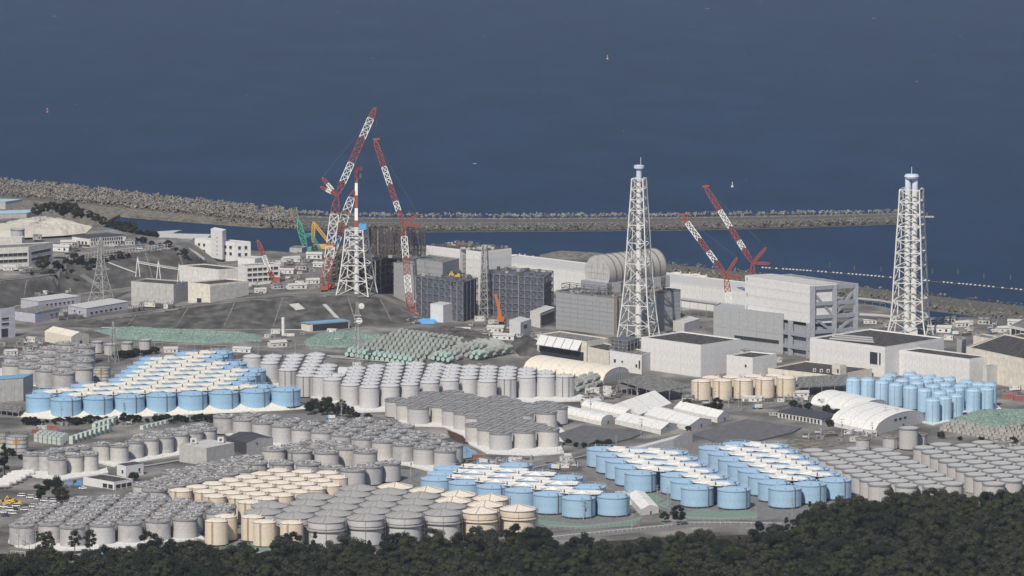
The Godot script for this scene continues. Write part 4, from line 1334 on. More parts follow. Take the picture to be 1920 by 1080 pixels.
	# N: tall blue
	var pn := tall_blue(4.5, 13.2)
	place_line([pn], [Vector3(217.34, 23.9, 11.24), Vector3(226.51, 23.9, 11.24), Vector3(234.8, 23.9, 22.76), Vector3(242.78, 23.9, 33.04), Vector3(251.12, 23.9, 44.4), Vector3(258.96, 23.9, 56.78), Vector3(260.42, 23.9, 97.73), Vector3(268.47, 23.9, 88.97), Vector3(276.23, 23.9, 80.16), Vector3(289.41, 23.9, 56.78), Vector3(298.33, 23.9, 51.17), Vector3(302.13, 23.9, 33.04), Vector3(242.14, 23.9, -6.19), Vector3(255.25, 23.9, -12.04), Vector3(266.46, 23.9, 0.81), Vector3(278.34, 23.9, 8.93), Vector3(288.36, 23.9, 21.61), Vector3(238.66, 23.9, 7.77), Vector3(248.3, 23.9, 14.71), Vector3(256.94, 23.9, 25.05), Vector3(263.37, 23.9, 17.01), Vector3(273.9, 23.9, 31.91), Vector3(267.44, 23.9, 66.85), Vector3(279.68, 23.9, 53.42), Vector3(265.79, 23.9, 39.87), Vector3(295.26, 23.9, 30.76), Vector3(283.49, 23.9, 37.6), Vector3(273.58, 23.9, 57.91), Vector3(257.51, 23.9, 1.97), Vector3(270.56, 23.9, 12.4)], "tall sky blue tank behind the arched halls", "counting from the cream tank row", "tall blue tanks behind the arched halls", 0.4)

	# O: cream tanks in a row
	var po := dome_cream("cream_tank", 6.25, 11.6)
	place_line([po], [Vector3(120.68, 22.3, 3.95), Vector3(134.4, 22.3, 1.63), Vector3(147.97, 22.3, -0.69), Vector3(161.85, 22.3, -5.34), Vector3(175.77, 22.3, -10), Vector3(127.94, 22.3, -11.17), Vector3(141.39, 22.3, -13.51), Vector3(155.26, 22.3, -17.02), Vector3(169.16, 22.3, -20.54)], "cream tank in the short double row", "counting from the grey canopy", "cream tanks in the short double row", 0.05)

	# P: left block
	d = lattice(Vector3(-289.66, 21.7, -35.95), Vector3(-12.36, 0, -13.1), Vector3(9.88, 0, -20.77), [[0, 0, 1], [1, 0, 2], [2, 0, 3], [3, 0, 4], [4, 1, 4]])
	place_line([clad_grey(7.2, 11.0, "frame", 71), clad_grey(7.2, 11.0, "frame", 73)], d.values(), "grey tank behind the blue roofed building", "counting towards the hooped tank", "grey tanks behind the blue roofed building", PI)
	place([banded_tank(6.6, 10.0)], [Vector3(-294.17, 20, 216.89), Vector3(-306, 20, 212.9)], "weathered pale tank with hoops, orange patch and scaffold ring, by the pale crates", "hooped tanks by the pale crates", 0.1)
	place([banded_tank(5.6, 9.0)], [Vector3(-268.33, 19, -72.8)], "weathered hooped tank with orange patch, beside the cream bank", "", 0.0)
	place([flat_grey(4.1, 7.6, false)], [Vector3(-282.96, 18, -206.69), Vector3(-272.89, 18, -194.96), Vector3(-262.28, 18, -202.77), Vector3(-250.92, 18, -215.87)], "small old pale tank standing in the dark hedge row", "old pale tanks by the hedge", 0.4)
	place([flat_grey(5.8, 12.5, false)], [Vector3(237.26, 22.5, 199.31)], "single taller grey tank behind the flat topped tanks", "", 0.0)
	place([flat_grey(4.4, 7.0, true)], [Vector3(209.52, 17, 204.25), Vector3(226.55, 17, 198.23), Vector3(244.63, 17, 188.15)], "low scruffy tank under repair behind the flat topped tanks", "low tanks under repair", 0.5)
	# small cream tanks on the quay
	place([dome_cream("quay_tank", 4.6, 6.0)], [Vector3(125.27, 16, -596.93), Vector3(131.84, 16, -587.18), Vector3(139.14, 16, -587.18), Vector3(144.03, 16, -577.49)], "small cream tank on the quay beside the blue sheeted roof", "small cream tanks beside the blue roof", 0.1, 10.0)
	place([dome_cream("quay_tank", 4.8, 5.0)], [Vector3(2.52, 15, -715.85), Vector3(6.71, 15, -712.39), Vector3(12.97, 15, -702.05)], "squat cream tank on the quay near the headland", "squat cream tanks near the headland", 0.1, 10.0)


# ---------------------------------------------------------------- buildings
# b = [left end, near corner, right end (all at the foot), height]; local shapes are relative to the near corner
func face_normal(p: Vector3, q: Vector3, inside: Vector3) -> Vector3:
	var e := (q - p).normalized()
	var n_ := Vector3(e.z, 0, -e.x)
	return -n_ if n_.dot(inside - p) > 0.0 else n_

func bld(called: String, label: String, category: String, b: Array, wall: Material, roofm: Material, opt := {}) -> Node3D:
	var base: Vector3 = b[1]
	var t := thing(called, label, category, base, opt.get("group", ""))
	var a: Vector3 = b[0] - base
	var c: Vector3 = b[2] - base
	var d := a + c
	var h: float = b[3]
	var sink: float = opt.get("sink", 2.5)
	var y0: float = opt.get("from", -sink)
	var s := Shape.new()
	s.prism([a, Vector3.ZERO, c, d], y0, h)
	part("wall", s, wall, t)
	var ctr := d * 0.5
	var inset: float = opt.get("inset", 0.9)
	var ring := []
	for p in [a, Vector3.ZERO, c, d]:
		ring.append(p + (ctr - p).normalized() * inset)
	s = Shape.new()
	s.prism(ring, h - 0.2, h + 0.05)
	part("roof", s, roofm, t)
	var ph: float = opt.get("parapet", 0.7)
	if ph > 0.0:
		var cs := [a, Vector3.ZERO, c, d]
		for i in 4:
			s = Shape.new()
			var p: Vector3 = cs[i]
			var q: Vector3 = cs[(i + 1) % 4]
			var nn := face_normal(p, q, ctr)
			s.box(Transform3D(Basis((q - p).normalized(), Vector3.UP, nn), (p + q) * 0.5 + Vector3.UP * (h + ph * 0.5) - nn * 0.2), Vector3((q - p).length() + (0.05 if i % 2 == 0 else -0.86), ph, 0.45))
			part("parapet", s, opt.get("trim", wall), t)
	if opt.has("panels"):
		for e in opt.panels:   # [face, nx, ny, v0, v1, material]
			panels(t, faces_of(a, c)[e[0]], ctr, h, e[1], e[2], e[3], e[4], e[5])
	if opt.has("windows"):
		for e in opt.windows:   # [face, u0, u1, count, v0, v1, fill]
			windows(t, faces_of(a, c)[e[0]], ctr, h, e)
	return t

func faces_of(a: Vector3, c: Vector3) -> Array:
	return [[a, Vector3.ZERO], [Vector3.ZERO, c]]

func panels(t: Node3D, f: Array, ctr: Vector3, h: float, nx: int, ny: int, v0: float, v1: float, m: Material) -> void:
	var nn := face_normal(f[0], f[1], ctr)
	var e: Vector3 = f[1] - f[0]
	var l := e.length()
	var w := l / nx - 0.16
	var ph := h * (v1 - v0) / ny - 0.16
	var s := Shape.new()
	s.blk(Vector3.ZERO, Vector3(w, ph, 0.16))
	var mesh := s.mesh()
	for i in nx:
		for j in ny:
			var o := part("panel", mesh, m, t)
			o.transform = Transform3D(Basis(e / l, Vector3.UP, nn), f[0] + e * ((i + 0.5) / nx) + Vector3.UP * (h * v0 + (j + 0.5) * h * (v1 - v0) / ny) + nn * rng.randf_range(0.06, 0.11))

func windows(t: Node3D, f: Array, ctr: Vector3, h: float, w: Array) -> void:
	var nn := face_normal(f[0], f[1], ctr)
	var e: Vector3 = f[1] - f[0]
	var l := e.length()
	var n_: int = w[3]
	var fill: float = w[6] if w.size() > 6 else 0.6
	var cell: float = l * (w[2] - w[1]) / n_
	var s := Shape.new()
	s.blk(Vector3.ZERO, Vector3(cell * fill, h * (w[5] - w[4]), 0.10))
	var mesh := s.mesh()
	var fr := Shape.new()
	var hw: float = cell * fill * 0.5
	var hh: float = h * (w[5] - w[4]) * 0.5
	fr.blk(Vector3(0, -hh - 0.06, 0.05), Vector3(hw * 2.0 + 0.3, 0.14, 0.3))
	fr.blk(Vector3(0, hh + 0.06, 0.05), Vector3(hw * 2.0 + 0.3, 0.12, 0.25))
	var fmesh := fr.mesh()
	for i in n_:
		var o := part("window", mesh, M.glass, t)
		o.transform = Transform3D(Basis(e / l, Vector3.UP, nn), f[0] + e * (w[1] + (w[2] - w[1]) * (i + 0.5) / n_) + Vector3.UP * h * (w[4] + w[5]) * 0.5 + nn * 0.17)
		part("frame", fmesh, M.offwhite, o)

# vaulted or gabled hall: e0, e1 feet of the near end wall, far_ = vector along the hall
func vault(called: String, label: String, category: String, e0: Vector3, e1: Vector3, far_: Vector3, hw: float, ht: float, gable: bool, rm: Material, em: Material, opt := {}) -> Node3D:
	var t := thing(called, label, category, e0, opt.get("group", ""))
	var w := e1 - e0
	var prof := []
	var n_ := 2 if gable else 14
	for i in n_ + 1:
		var x := float(i) / n_
		var y := hw + (ht - hw) * (1.0 - absf(2.0 * x - 1.0) if gable else sqrt(maxf(0.0, 1.0 - pow(2.0 * x - 1.0, 2.0))))
		prof.append(w * x + Vector3.UP * y)
	var bays: int = opt.get("bays", 6)
	for k in bays:
		var s := Shape.new()
		var z0 := far_ * (float(k) / bays)
		var z1 := far_ * (float(k + 1) / bays) - far_.normalized() * 0.12
		var up := Vector3.UP * (0.05 if k % 2 == 0 else 0.0)
		for i in n_:
			var up_n: Vector3 = (prof[i] + prof[i + 1]) * 0.5 - w * 0.5
			s.quad(prof[i] + z0 + up, prof[i + 1] + z0 + up, prof[i + 1] + z1 + up, prof[i] + z1 + up, up_n)
		part("roof_panel", s, rm, t)
	var s2 := Shape.new()
	var fn := -far_.normalized()
	for side in 2:
		s2 = Shape.new()
		var z := far_ * side * 0.998 - fn * 0.1 * (1 - side)
		s2.quad(z, z + w, z + prof[n_], z + prof[0], fn * (1 - 2 * side))
		for i in range(1, n_):
			s2.face(z + prof[0], z + prof[i], z + prof[i + 1], fn * (1 - 2 * side))
		part("end_wall", s2, em, t)
	s2 = Shape.new()
	s2.quad(Vector3.ZERO, far_, far_ + prof[0], prof[0], -w)
	part("side_wall", s2, rm, t)
	s2 = Shape.new()
	s2.quad(w, w + far_, far_ + prof[n_], prof[n_], w)
	part("side_wall", s2, rm, t)
	if opt.has("ribs"):
		for i in opt.ribs:
			s2 = Shape.new()
			var x: float = (i + 0.5) / opt.ribs
			var y := hw + (ht - hw) * (sqrt(maxf(0.0, 1.0 - pow(2.0 * x - 1.0, 2.0)))) * 0.55
			s2.bar(w * x + fn * 0.1, w * x + fn * 0.1 + Vector3.UP * y, 0.3, 0.25)
			part("wall_rib", s2, M.steel, t)
	if opt.has("door"):
		s2 = Shape.new()
		s2.box(Transform3D(Basis(w.normalized(), Vector3.UP, fn), w * 0.55 + Vector3.UP * opt.door * 0.5 + fn * 0.05), Vector3(opt.door * 0.7, opt.door, 0.1))
		part("door", s2, M.dark_steel, t)
	if opt.has("holes"):
		for i in opt.holes:
			s2 = Shape.new()
			s2.box(Transform3D(Basis(w.normalized(), Vector3.UP, fn), w * (0.40 + 0.09 * i) + Vector3.UP * ht * 0.62 + fn * 0.05), Vector3(w.length() * 0.05, 1.2, 0.1))
			part("window", s2, M.glass, t)
	return t

# open steelwork: columns, beams and braces, each its own part
func frame(t: Node3D, a: Vector3, b: Vector3, c: Vector3, h: float, nx: int, nz: int, ny: int, w: float, m: Material, brace := 0.5, y0 := 0.0) -> void:
	var cols := {}
	for i in nx + 1:
		for j in nz + 1:
			if i > 0 and i < nx and j > 0 and j < nz and (i + j) % 2 == 0:
				continue
			cols[Vector2i(i, j)] = b + (a - b) * (float(i) / nx) + (c - b) * (float(j) / nz)
	var cm := Shape.new()
	cm.blk(Vector3(0, h * 0.5, 0), Vector3(w, h, w))
	var cmesh := cm.mesh()
	for k in cols:
		part("column", cmesh, m if rng.randf() < 0.75 else M.steel, t, cols[k] + Vector3.UP * y0)
	for y in range(1, ny + 1):
		var yy := y0 + h * y / ny
		for j in [0, nz]:
			var s := Shape.new()
			s.bar(cols[Vector2i(0, j)] + Vector3.UP * yy, cols[Vector2i(nx, j)] + Vector3.UP * yy, w * 0.8)
			part("beam", s, m, t)
		for i in [0, nx]:
			var s := Shape.new()
			s.bar(cols[Vector2i(i, 0)] + Vector3.UP * (yy + 0.02), cols[Vector2i(i, nz)] + Vector3.UP * (yy + 0.02), w * 0.8)
			part("beam", s, m, t)
		for i in nx:
			if rng.randf() < brace:
				var s := Shape.new()
				var p: Vector3 = cols[Vector2i(i, 0)]
				var q: Vector3 = cols[Vector2i(i + 1, 0)]
				s.bar(p + Vector3.UP * (yy - h / ny), q + Vector3.UP * yy, w * 0.5)
				s.bar(q + Vector3.UP * (yy - h / ny), p + Vector3.UP * yy, w * 0.48)
				part("brace", s, m, t)
		for j in nz:
			if rng.randf() < brace:
				var s := Shape.new()
				var p: Vector3 = cols[Vector2i(0, j)]
				var q: Vector3 = cols[Vector2i(0, j + 1)]
				s.bar(p + Vector3.UP * (yy - h / ny), q + Vector3.UP * yy, w * 0.5)
				part("brace", s, m, t)

func clutter(t: Node3D, called: String, a: Vector3, b: Vector3, c: Vector3, y: float, n_: int, size: float, mats: Array, per_mesh := 1) -> void:
	for k in n_:
		var p := b + (a - b) * rng.randf_range(0.05, 0.95) + (c - b) * rng.randf_range(0.05, 0.95)
		var sz := Vector3(rng.randf_range(0.4, 1.6), rng.randf_range(0.3, 1.1), rng.randf_range(0.4, 1.2)) * size
		var s := Shape.new()
		s.box(Transform3D(Basis.from_euler(Vector3(0, rng.randf() * 0.6, 0)), p + Vector3.UP * (y + sz.y * 0.5)), sz)
		part(called, s, mats[k % mats.size()], t)

func steel_block(called: String, label: String, b: Array, core, steel: Material, nx: int, nz: int, ny: int, w: float, brace: float, rubble := 0, core_in := 1.0) -> Node3D:
	var t := thing(called, label, "building", b[1])
	var a: Vector3 = b[0] - b[1]
	var c: Vector3 = b[2] - b[1]
	var h: float = b[3]
	var ctr := (a + c) * 0.5
	var ring := []
	for p in [a, Vector3.ZERO, c, a + c]:
		ring.append(p + (ctr - p).normalized() * core_in)
	var s := Shape.new()
	if core == null:
		for k in ny:
			s = Shape.new()
			s.prism(ring, h * (k + 1.0) / ny - 0.9, h * (k + 1.0) / ny - 0.5, true)
			part("floor_slab", s, M.grey_roof, t)
		clutter(t, "machinery", a * 0.9, Vector3.ZERO, c * 0.9, 0.0, 26, 7.0, [M.pale_wall, M.rust_steel, M.steel, M.grey_wall])
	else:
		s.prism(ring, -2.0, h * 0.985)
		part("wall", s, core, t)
	frame(t, a, Vector3.ZERO, c, h, nx, nz, ny, w, steel, brace)
	if rubble > 0:
		clutter(t, "debris", a, Vector3.ZERO, c, h, rubble, 2.2, [M.grey_roof, M.rust_steel, M.pale_wall, M.dark_steel, M.sand])
	return t


func make_buildings() -> void:
	var w: Node3D
	var sd := {}
	# white block buildings in front of the reactors
	w = bld("block_building", "large white windowless block building with dark flat roof, beside the lattice stack with one flue", "building", [Vector3(86.13, 10, -131.18), Vector3(124.25, 10, -93.1), Vector3(151.81, 10, -121.45), 21.04], M.white_wall, M.dark_roof, {"inset": 2.2, "panels": [[0, 9, 1, 0.01, 0.97, M.white_panel], [1, 8, 1, 0.01, 0.97, M.white_panel]]})
	bld("block_building", "small white block building with dark roof and one vent, in front of larger ones", "building", [Vector3(141.55, 10, -98.26), Vector3(158.08, 10, -85.92), Vector3(174.77, 10, -104.46), 13.63], M.white_wall, M.dark_roof, {"inset": 1.6, "panels": [[0, 4, 1, 0.01, 0.97, M.white_panel], [1, 2, 1, 0.01, 0.97, M.white_panel]], "windows": [[0, 0.68, 0.80, 1, 0.55, 0.68]]})
	w = bld("block_building", "long white block building with louvred grey opening and pipes on its dark roof", "building", [Vector3(198.69, 10, -135.05), Vector3(245.26, 10, -90.7), Vector3(288.06, 10, -135.05), 20.03], M.white_wall, M.dark_roof, {"inset": 2.2, "panels": [[0, 11, 1, 0.01, 0.97, M.white_panel], [1, 8, 1, 0.01, 0.97, M.white_panel]], "windows": [[0, 0.80, 0.91, 1, 0.42, 0.82, 0.9], [0, 0.925, 0.95, 1, 0.42, 0.82, 0.8]]})
	var sh := Shape.new()
	for k in 3:
		var yb := 21.5 + 0.7 * k
		sh.tube(Vector3(-34 + k * 2, yb, -34 - 4 * k), Vector3(-6, yb, -16 - 5 * k), 0.75, 0.75, 8)
	part("roof_pipe", sh, M.pipe_grey, w)
	bld("block_building", "white block building with strip of dark roof, behind the tall blue tanks", "building", [Vector3(255.56, 10, -101.77), Vector3(297.92, 10, -59.87), Vector3(311.67, 10, -72.08), 16.51], M.white_wall, M.dark_roof, {"inset": 2.0, "panels": [[0, 10, 1, 0.01, 0.97, M.white_panel], [1, 3, 1, 0.01, 0.97, M.white_panel]]})
	bld("annex", "lower white annex at the end of the block building behind the blue tanks", "building", [Vector3(306.35, 10, -55.3), Vector3(308.47, 10, -50.5), Vector3(319.13, 10, -64.95), 12.61], M.white_wall, M.grey_roof, {"inset": 1.0})
	bld("cream_building", "long cream building with wide dark roof running out of the frame", "building", [Vector3(299.02, 10, -92.66), Vector3(357.04, 10, 9.06), Vector3(388.2, 10, -53.13), 19.93], M.cream_wall, M.dark_roof, {"inset": 2.0, "panels": [[0, 8, 1, 0.01, 0.97, M.cream_wall]]})
	bld("roof_house", "square pale plant room standing on the cream roof edge", "plant room", [Vector3(295.15, 24, -119.5), Vector3(297.71, 24, -111.86), Vector3(301.41, 24, -122.06), 7.49], M.pale_wall, M.grey_roof, {"inset": 0.4})
	bld("cream_building", "low cream building with grey roof behind the long cream one", "building", [Vector3(318.69, 10, -249.32), Vector3(330.55, 10, -230.73), Vector3(337.78, 10, -241.33), 5.55], M.cream_wall, M.grey_roof, {"inset": 0.8, "windows": [[1, 0.6, 0.8, 1, 0.4, 0.7]]})
	bld("cream_building", "narrow cream wing stretching right behind the low cream building", "building", [Vector3(337.92, 10, -239.17), Vector3(371.25, 10, -192.03), Vector3(386.27, 10, -212.81), 5.85], M.cream_wall, M.dark_roof, {"inset": 0.8})
	bld("louvred_building", "pale building with rows of louvres at the right edge", "building", [Vector3(347.88, 10, -289.74), Vector3(368.77, 10, -251.75), Vector3(389.67, 10, -306.28), 7.07], M.offwhite, M.grey_roof, {"inset": 0.8, "windows": [[0, 0.05, 0.95, 7, 0.2, 0.85, 0.85]]})
	# cream building with sloping white canopy
	w = bld("canopy_building", "cream building with five sloping white canopy panels above a dark pane for a recess", "building", [Vector3(17.22, 10, -197.66), Vector3(50.24, 10, -161.71), Vector3(65.25, 10, -178.55), 13.59], M.cream_wall, M.grey_roof, {"inset": 1.4, "windows": [[0, 0.05, 0.95, 1, 0.05, 0.50, 0.98]]})  # recess is a near-black pane on the flat wall, its shade in the colour
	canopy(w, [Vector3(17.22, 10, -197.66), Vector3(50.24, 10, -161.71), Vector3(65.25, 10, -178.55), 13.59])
	bld("cream_building", "low cream box between canopy building and scaffolded building", "building", [Vector3(50.86, 10, -157.17), Vector3(64.81, 10, -136.87), Vector3(71.75, 10, -162.29), 10.79], M.cream_wall, M.dark_roof, {"inset": 1.0})
	bld("white_annex", "low white building with small square windows under the scaffolded box", "building", [Vector3(65, 10, -130.07), Vector3(85.75, 10, -107.56), Vector3(92.99, 10, -127.55), 12.12], M.white_wall, M.grey_roof, {"inset": 0.8, "windows": [[0, 0.12, 0.22, 1, 0.45, 0.62], [0, 0.36, 0.44, 1, 0.5, 0.6], [0, 0.80, 0.88, 1, 0.35, 0.52], [0, 0.90, 0.97, 1, 0.3, 0.75]]})
	steel_block("scaffolded_box", "dark blue sheeted box wrapped in scaffolding on the low white building", [Vector3(65.4, 22, -138.64), Vector3(76.68, 22, -128.39), Vector3(86.32, 22, -144.56), 7.17], M.blue_steel, M.steel, 4, 4, 3, 0.35, 0.8)

	# reactor building with the barrel cover
	var b3 := [Vector3(31.09, 10, -328.07), Vector3(71.84, 10, -291.88), Vector3(119.23, 10, -332.47), 26.35]
	w = bld("reactor_building", "grey panelled reactor building carrying a ribbed barrel cover", "building", b3, M.grey_wall, M.grey_roof, {"inset": 1.5, "parapet": 1.4, "trim": M.grey_roof, "panels": [[0, 8, 8, 0.0, 0.98, M.grey_wall], [1, 9, 8, 0.0, 0.98, M.grey_wall]]})
	barrel_cover(w, b3)
	# reactor building with big white cantilever cover
	unit_four()
	bld("service_building", "blue grey service building under the white cantilever cover", "building", [Vector3(138.91, 10, -243.57), Vector3(184.57, 10, -202.26), Vector3(190.03, 10, -218.66), 27.13], M.service_grey, M.service_grey, {"inset": 0.6, "panels": [[0, 8, 2, 0.03, 0.97, M.service_grey], [1, 2, 2, 0.03, 0.97, M.service_grey]], "windows": [[0, 0.30, 0.95, 1, 0.24, 0.34, 0.98]]})  # slit opening is a dark pane on the wall, its shade in the colour
	bld("pale_building", "small pale windowless building beside the red and white crane foot", "building", [Vector3(113.59, 10, -319.36), Vector3(121.03, 10, -305.47), Vector3(132.83, 10, -330.55), 6.43], M.offwhite, M.pale_roof, {"inset": 0.6})
	# reactor building two, white
	var b2 := [Vector3(-62.97, 10, -460.14), Vector3(-22.47, 10, -421.17), Vector3(-0.39, 10, -442.17), 43.71]
	w = thing("reactor_building", "white reactor building with cluttered roof and a deep open slot", "building", b2[1])
	var ba: Vector3 = b2[0] - b2[1]
	var bc: Vector3 = b2[2] - b2[1]
	var s := Shape.new()
	s.prism([ba, ba * 0.38, ba * 0.38 + bc, ba + bc], -2.0, b2[3])
	part("wall", s, M.white_wall, w)
	s = Shape.new()
	s.prism([ba * 0.27, Vector3.ZERO, bc, ba * 0.27 + bc], -2.0, b2[3])
	part("wall", s, M.white_wall, w)
	s = Shape.new()
	s.prism([ba * 0.38 + bc * 0.3, ba * 0.27 + bc * 0.3, ba * 0.27 + bc, ba * 0.38 + bc], -2.0, b2[3] - 1.0)
	part("recess_wall", s, M.white_wall, w)
	for k in 11:
		s = Shape.new()
		s.bar(ba * 0.38 + bc * 0.1 + Vector3.UP * (4 + 3.4 * k), ba * 0.27 + bc * 0.1 + Vector3.UP * (4 + 3.4 * k), 0.9, 3.0)
		part("stair_landing", s, M.steel, w)
	panels(w, [ba, ba * 0.38], (ba + bc) * 0.5, b2[3], 5, 4, 0.45, 0.98, M.white_panel)
	panels(w, [ba * 0.27, Vector3.ZERO], (ba + bc) * 0.5, b2[3], 2, 4, 0.45, 0.98, M.white_panel)
	panels(w, [Vector3.ZERO, bc], (ba + bc) * 0.5, b2[3], 6, 4, 0.45, 0.98, M.white_panel)
	s = Shape.new()
	s.prism([ba * 0.99 + bc * 0.02, ba * 0.40 + bc * 0.02, ba * 0.40 + bc * 0.98, ba * 0.99 + bc * 0.98], b2[3], b2[3] + 0.15)
	part("roof", s, M.dark_roof, w)
	s = Shape.new()
	s.prism([ba * 0.25 + bc * 0.02, ba * 0.02 + bc * 0.02, ba * 0.02 + bc * 0.98, ba * 0.25 + bc * 0.98], b2[3], b2[3] + 0.15)
	part("roof", s, M.dark_roof, w)
	clutter(w, "roof_unit", ba, Vector3.ZERO, bc, b2[3], 46, 2.4, [M.dark_steel, M.brown_wall, M.pale_roof, M.grey_roof])
	bld("grey_annex", "grey corrugated annex before the white reactor building, doorway in its side", "building", [Vector3(-71.17, 10, -420.01), Vector3(-50.04, 10, -397.98), Vector3(-38.33, 10, -423.19), 38.01], M.grey_wall, M.grey_roof, {"inset": 0.8, "panels": [[0, 1, 7, 0.3, 0.98, M.grey_wall], [1, 1, 1, 0.3, 0.98, M.grey_wall]], "windows": [[1, 0.35, 0.75, 1, 0.4, 0.8, 0.8]]})
	bld("grey_annex", "plain light grey annex next to the white lattice tower", "building", [Vector3(-86.37, 10, -440.07), Vector3(-63.54, 10, -421.17), Vector3(-57.48, 10, -433.74), 32.8], M.grey_wall, M.grey_roof, {"inset": 0.8})
	steel_block("steel_platform", "dark scaffold platform heaped with rubble, left of the wire mast", [Vector3(-69.64, 10, -400.16), Vector3(-35.06, 10, -363.76), Vector3(-24.56, 10, -390.99), 28.43], M.blue_steel, M.lattice_navy, 8, 4, 5, 0.6, 0.85, 46)  # dark solid core carries the shade of the open front in its colour
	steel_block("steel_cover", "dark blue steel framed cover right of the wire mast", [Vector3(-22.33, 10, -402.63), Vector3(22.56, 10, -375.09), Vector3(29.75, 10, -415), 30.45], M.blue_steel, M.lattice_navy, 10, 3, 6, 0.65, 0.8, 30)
	bld("white_cabin", "small white cube building at the foot of the rubble platform", "building", [Vector3(-58.38, 10, -369.64), Vector3(-49.12, 10, -360.94), Vector3(-42.39, 10, -372.55), 12.29], M.white_wall, M.pale_roof, {"inset": 0.5, "parapet": 0.3})
	bld("broken_building", "small white building with dark pane for its torn open side next to grey reactor building", "building", [Vector3(12.88, 10, -344.35), Vector3(20.02, 10, -332.98), Vector3(30.86, 10, -364.44), 10.29], M.offwhite, M.pale_roof, {"inset": 0.5, "parapet": 0.3, "windows": [[1, 0.05, 0.95, 1, 0.1, 0.85, 0.95]]})  # torn side is a dark pane over whole wall, inner shade put into colour
	bld("white_cabin", "white sheds with tilted roof below the dark steel cover", "building", [Vector3(-1.87, 10, -294.9), Vector3(5.95, 10, -281.08), Vector3(13.46, 10, -300.46), 10.89], M.white_wall, M.pale_roof, {"inset": 0.5, "parapet": 0.0, "windows": [[1, 0.2, 0.7, 1, 0.5, 0.8]]})
	# reactor building one, stripped steelwork
	w = steel_block("ruined_building", "stripped reactor building of bare rusty steelwork with wreckage on top", [Vector3(-137, 10, -482.57), Vector3(-99.1, 10, -418.25), Vector3(-81.74, 10, -476.03), 37.05], null, M.rust_steel, 9, 5, 7, 0.9, 0.75, 90, 2.0)
	var t := thing("steel_skeleton", "open rusty upper steel skeleton on the stripped reactor building", "steelwork", Vector3(-86.99, 46.28, -418.25) + Vector3(0, 0, -26))
	frame(t, Vector3(-25, 0, -16), Vector3.ZERO, Vector3(23, 0, -14), 20.0, 9, 5, 5, 0.7, M.rust_steel, 1.0)
	clutter(t, "debris", Vector3(-24, 0, -14), Vector3.ZERO, Vector3(22, 0, -10), 0.0, 60, 3.2, [M.rust_steel, M.pale_wall, M.dark_steel])
	# turbine halls along the shore
	bld("turbine_hall", "very long low white turbine hall between the reactors and the sea", "building", [Vector3(-14.17, 10, -580.21), Vector3(169.35, 10, -397.98), Vector3(188.88, 10, -434.18), 17.08], M.offwhite, M.pale_roof, {"inset": 1.2, "panels": [[0, 30, 1, 0.02, 0.97, M.white_panel]]})
	bld("low_annex", "low white annex strip right of the grey reactor building", "building", [Vector3(122.3, 10, -463.48), Vector3(169.14, 10, -409.53), Vector3(180.34, 10, -433.31), 8.57], M.offwhite, M.pale_roof, {"inset": 0.8})
	bld("sheeted_roof", "low building whose flat roof is sheeted bright blue", "building", [Vector3(121.23, 10, -548.44), Vector3(155.89, 10, -514.01), Vector3(172.96, 10, -538.99), 4.01], M.offwhite, M.blue_roof, {"inset": 0.5, "parapet": 0.0})
	bld("dark_hall", "dark roofed low hall between the cranes and the seawall", "building", [Vector3(152.96, 10, -511.37), Vector3(193.51, 10, -474.49), Vector3(205.71, 10, -495.91), 5.55], M.pale_wall, M.dark_roof, {"inset": 0.6, "parapet": 0.3})

	# arched and gabled halls
	vault("arched_hall", "long cream arched hall with striped grey end wall, beside the green drums", "hall", Vector3(59.53, 10, -64.57), Vector3(77.64, 10, -93.1), Vector3(-52.09, 0, -55.14), 2.4, 8.8, false, M.tent_cream, M.pale_wall, {"bays": 10, "ribs": 14})
	vault("arched_hall", "white arched hall nearest the tall blue tanks, with grey end wall", "hall", Vector3(216.07, 10, 64.25), Vector3(237.82, 10, 33.59), Vector3(-26.82, 0, -41.76), 0.8, 6.6, false, M.tent, M.tent_end, {"bays": 6})
	vault("arched_hall", "wide white arched hall with three small windows and a door in its end", "hall", Vector3(220.92, 10, 146.5), Vector3(256.91, 10, 94.3), Vector3(-24.83, 0, -37.4), 2.4, 10.0, false, M.tent, M.tent_end, {"bays": 7, "holes": 3, "door": 2.6})
	vault("gabled_tent", "big white tent with steep pitched roof behind the small round tents", "tent", Vector3(57.98, 10, 53.37), Vector3(78.64, 10, 83.63), Vector3(22.38, 0, -48.81), 2.6, 8.6, true, M.tent, M.offwhite, {"bays": 5})
	vault("round_tent", "white round topped tent before the steep pitched tent", "tent", Vector3(70.01, 10, 83.63), Vector3(78.31, 10, 70.74), Vector3(-26.32, 0, -39.02), 2.4, 5.4, false, M.tent, M.tent_end, {"bays": 7, "door": 2.0})
	vault("round_tent", "white round topped tent beside the ridge roofed grey tanks", "tent", Vector3(54.94, 10, 109.1), Vector3(63.11, 10, 96.42), Vector3(-26.29, 0, -38.36), 2.4, 5.6, false, M.tent, M.tent_end, {"bays": 7, "door": 2.0})
	vault("gabled_tent", "white gabled tent with window pair at the edge of the dark paved terrace", "tent", Vector3(90.71, 10, 144.45), Vector3(101.56, 10, 121.67), Vector3(-27.07, 0, -41.67), 3.0, 5.6, true, M.tent, M.tent_end, {"bays": 8, "holes": 2})
	vault("gabled_tent", "white gabled tent in the middle of the tent rows", "tent", Vector3(108.47, 10, 129.99), Vector3(123.22, 10, 104.88), Vector3(-26.18, 0, -46.36), 3.2, 6.2, true, M.tent, M.tent_end, {"bays": 8, "door": 2.2})
	vault("gabled_tent", "white gabled tent nearest the trees below the cream tank row", "tent", Vector3(127.12, 10, 98.54), Vector3(136.04, 10, 83.63), Vector3(-25.71, 0, -40.81), 3.2, 6.4, true, M.tent, M.tent_end, {"bays": 7, "door": 2.2})
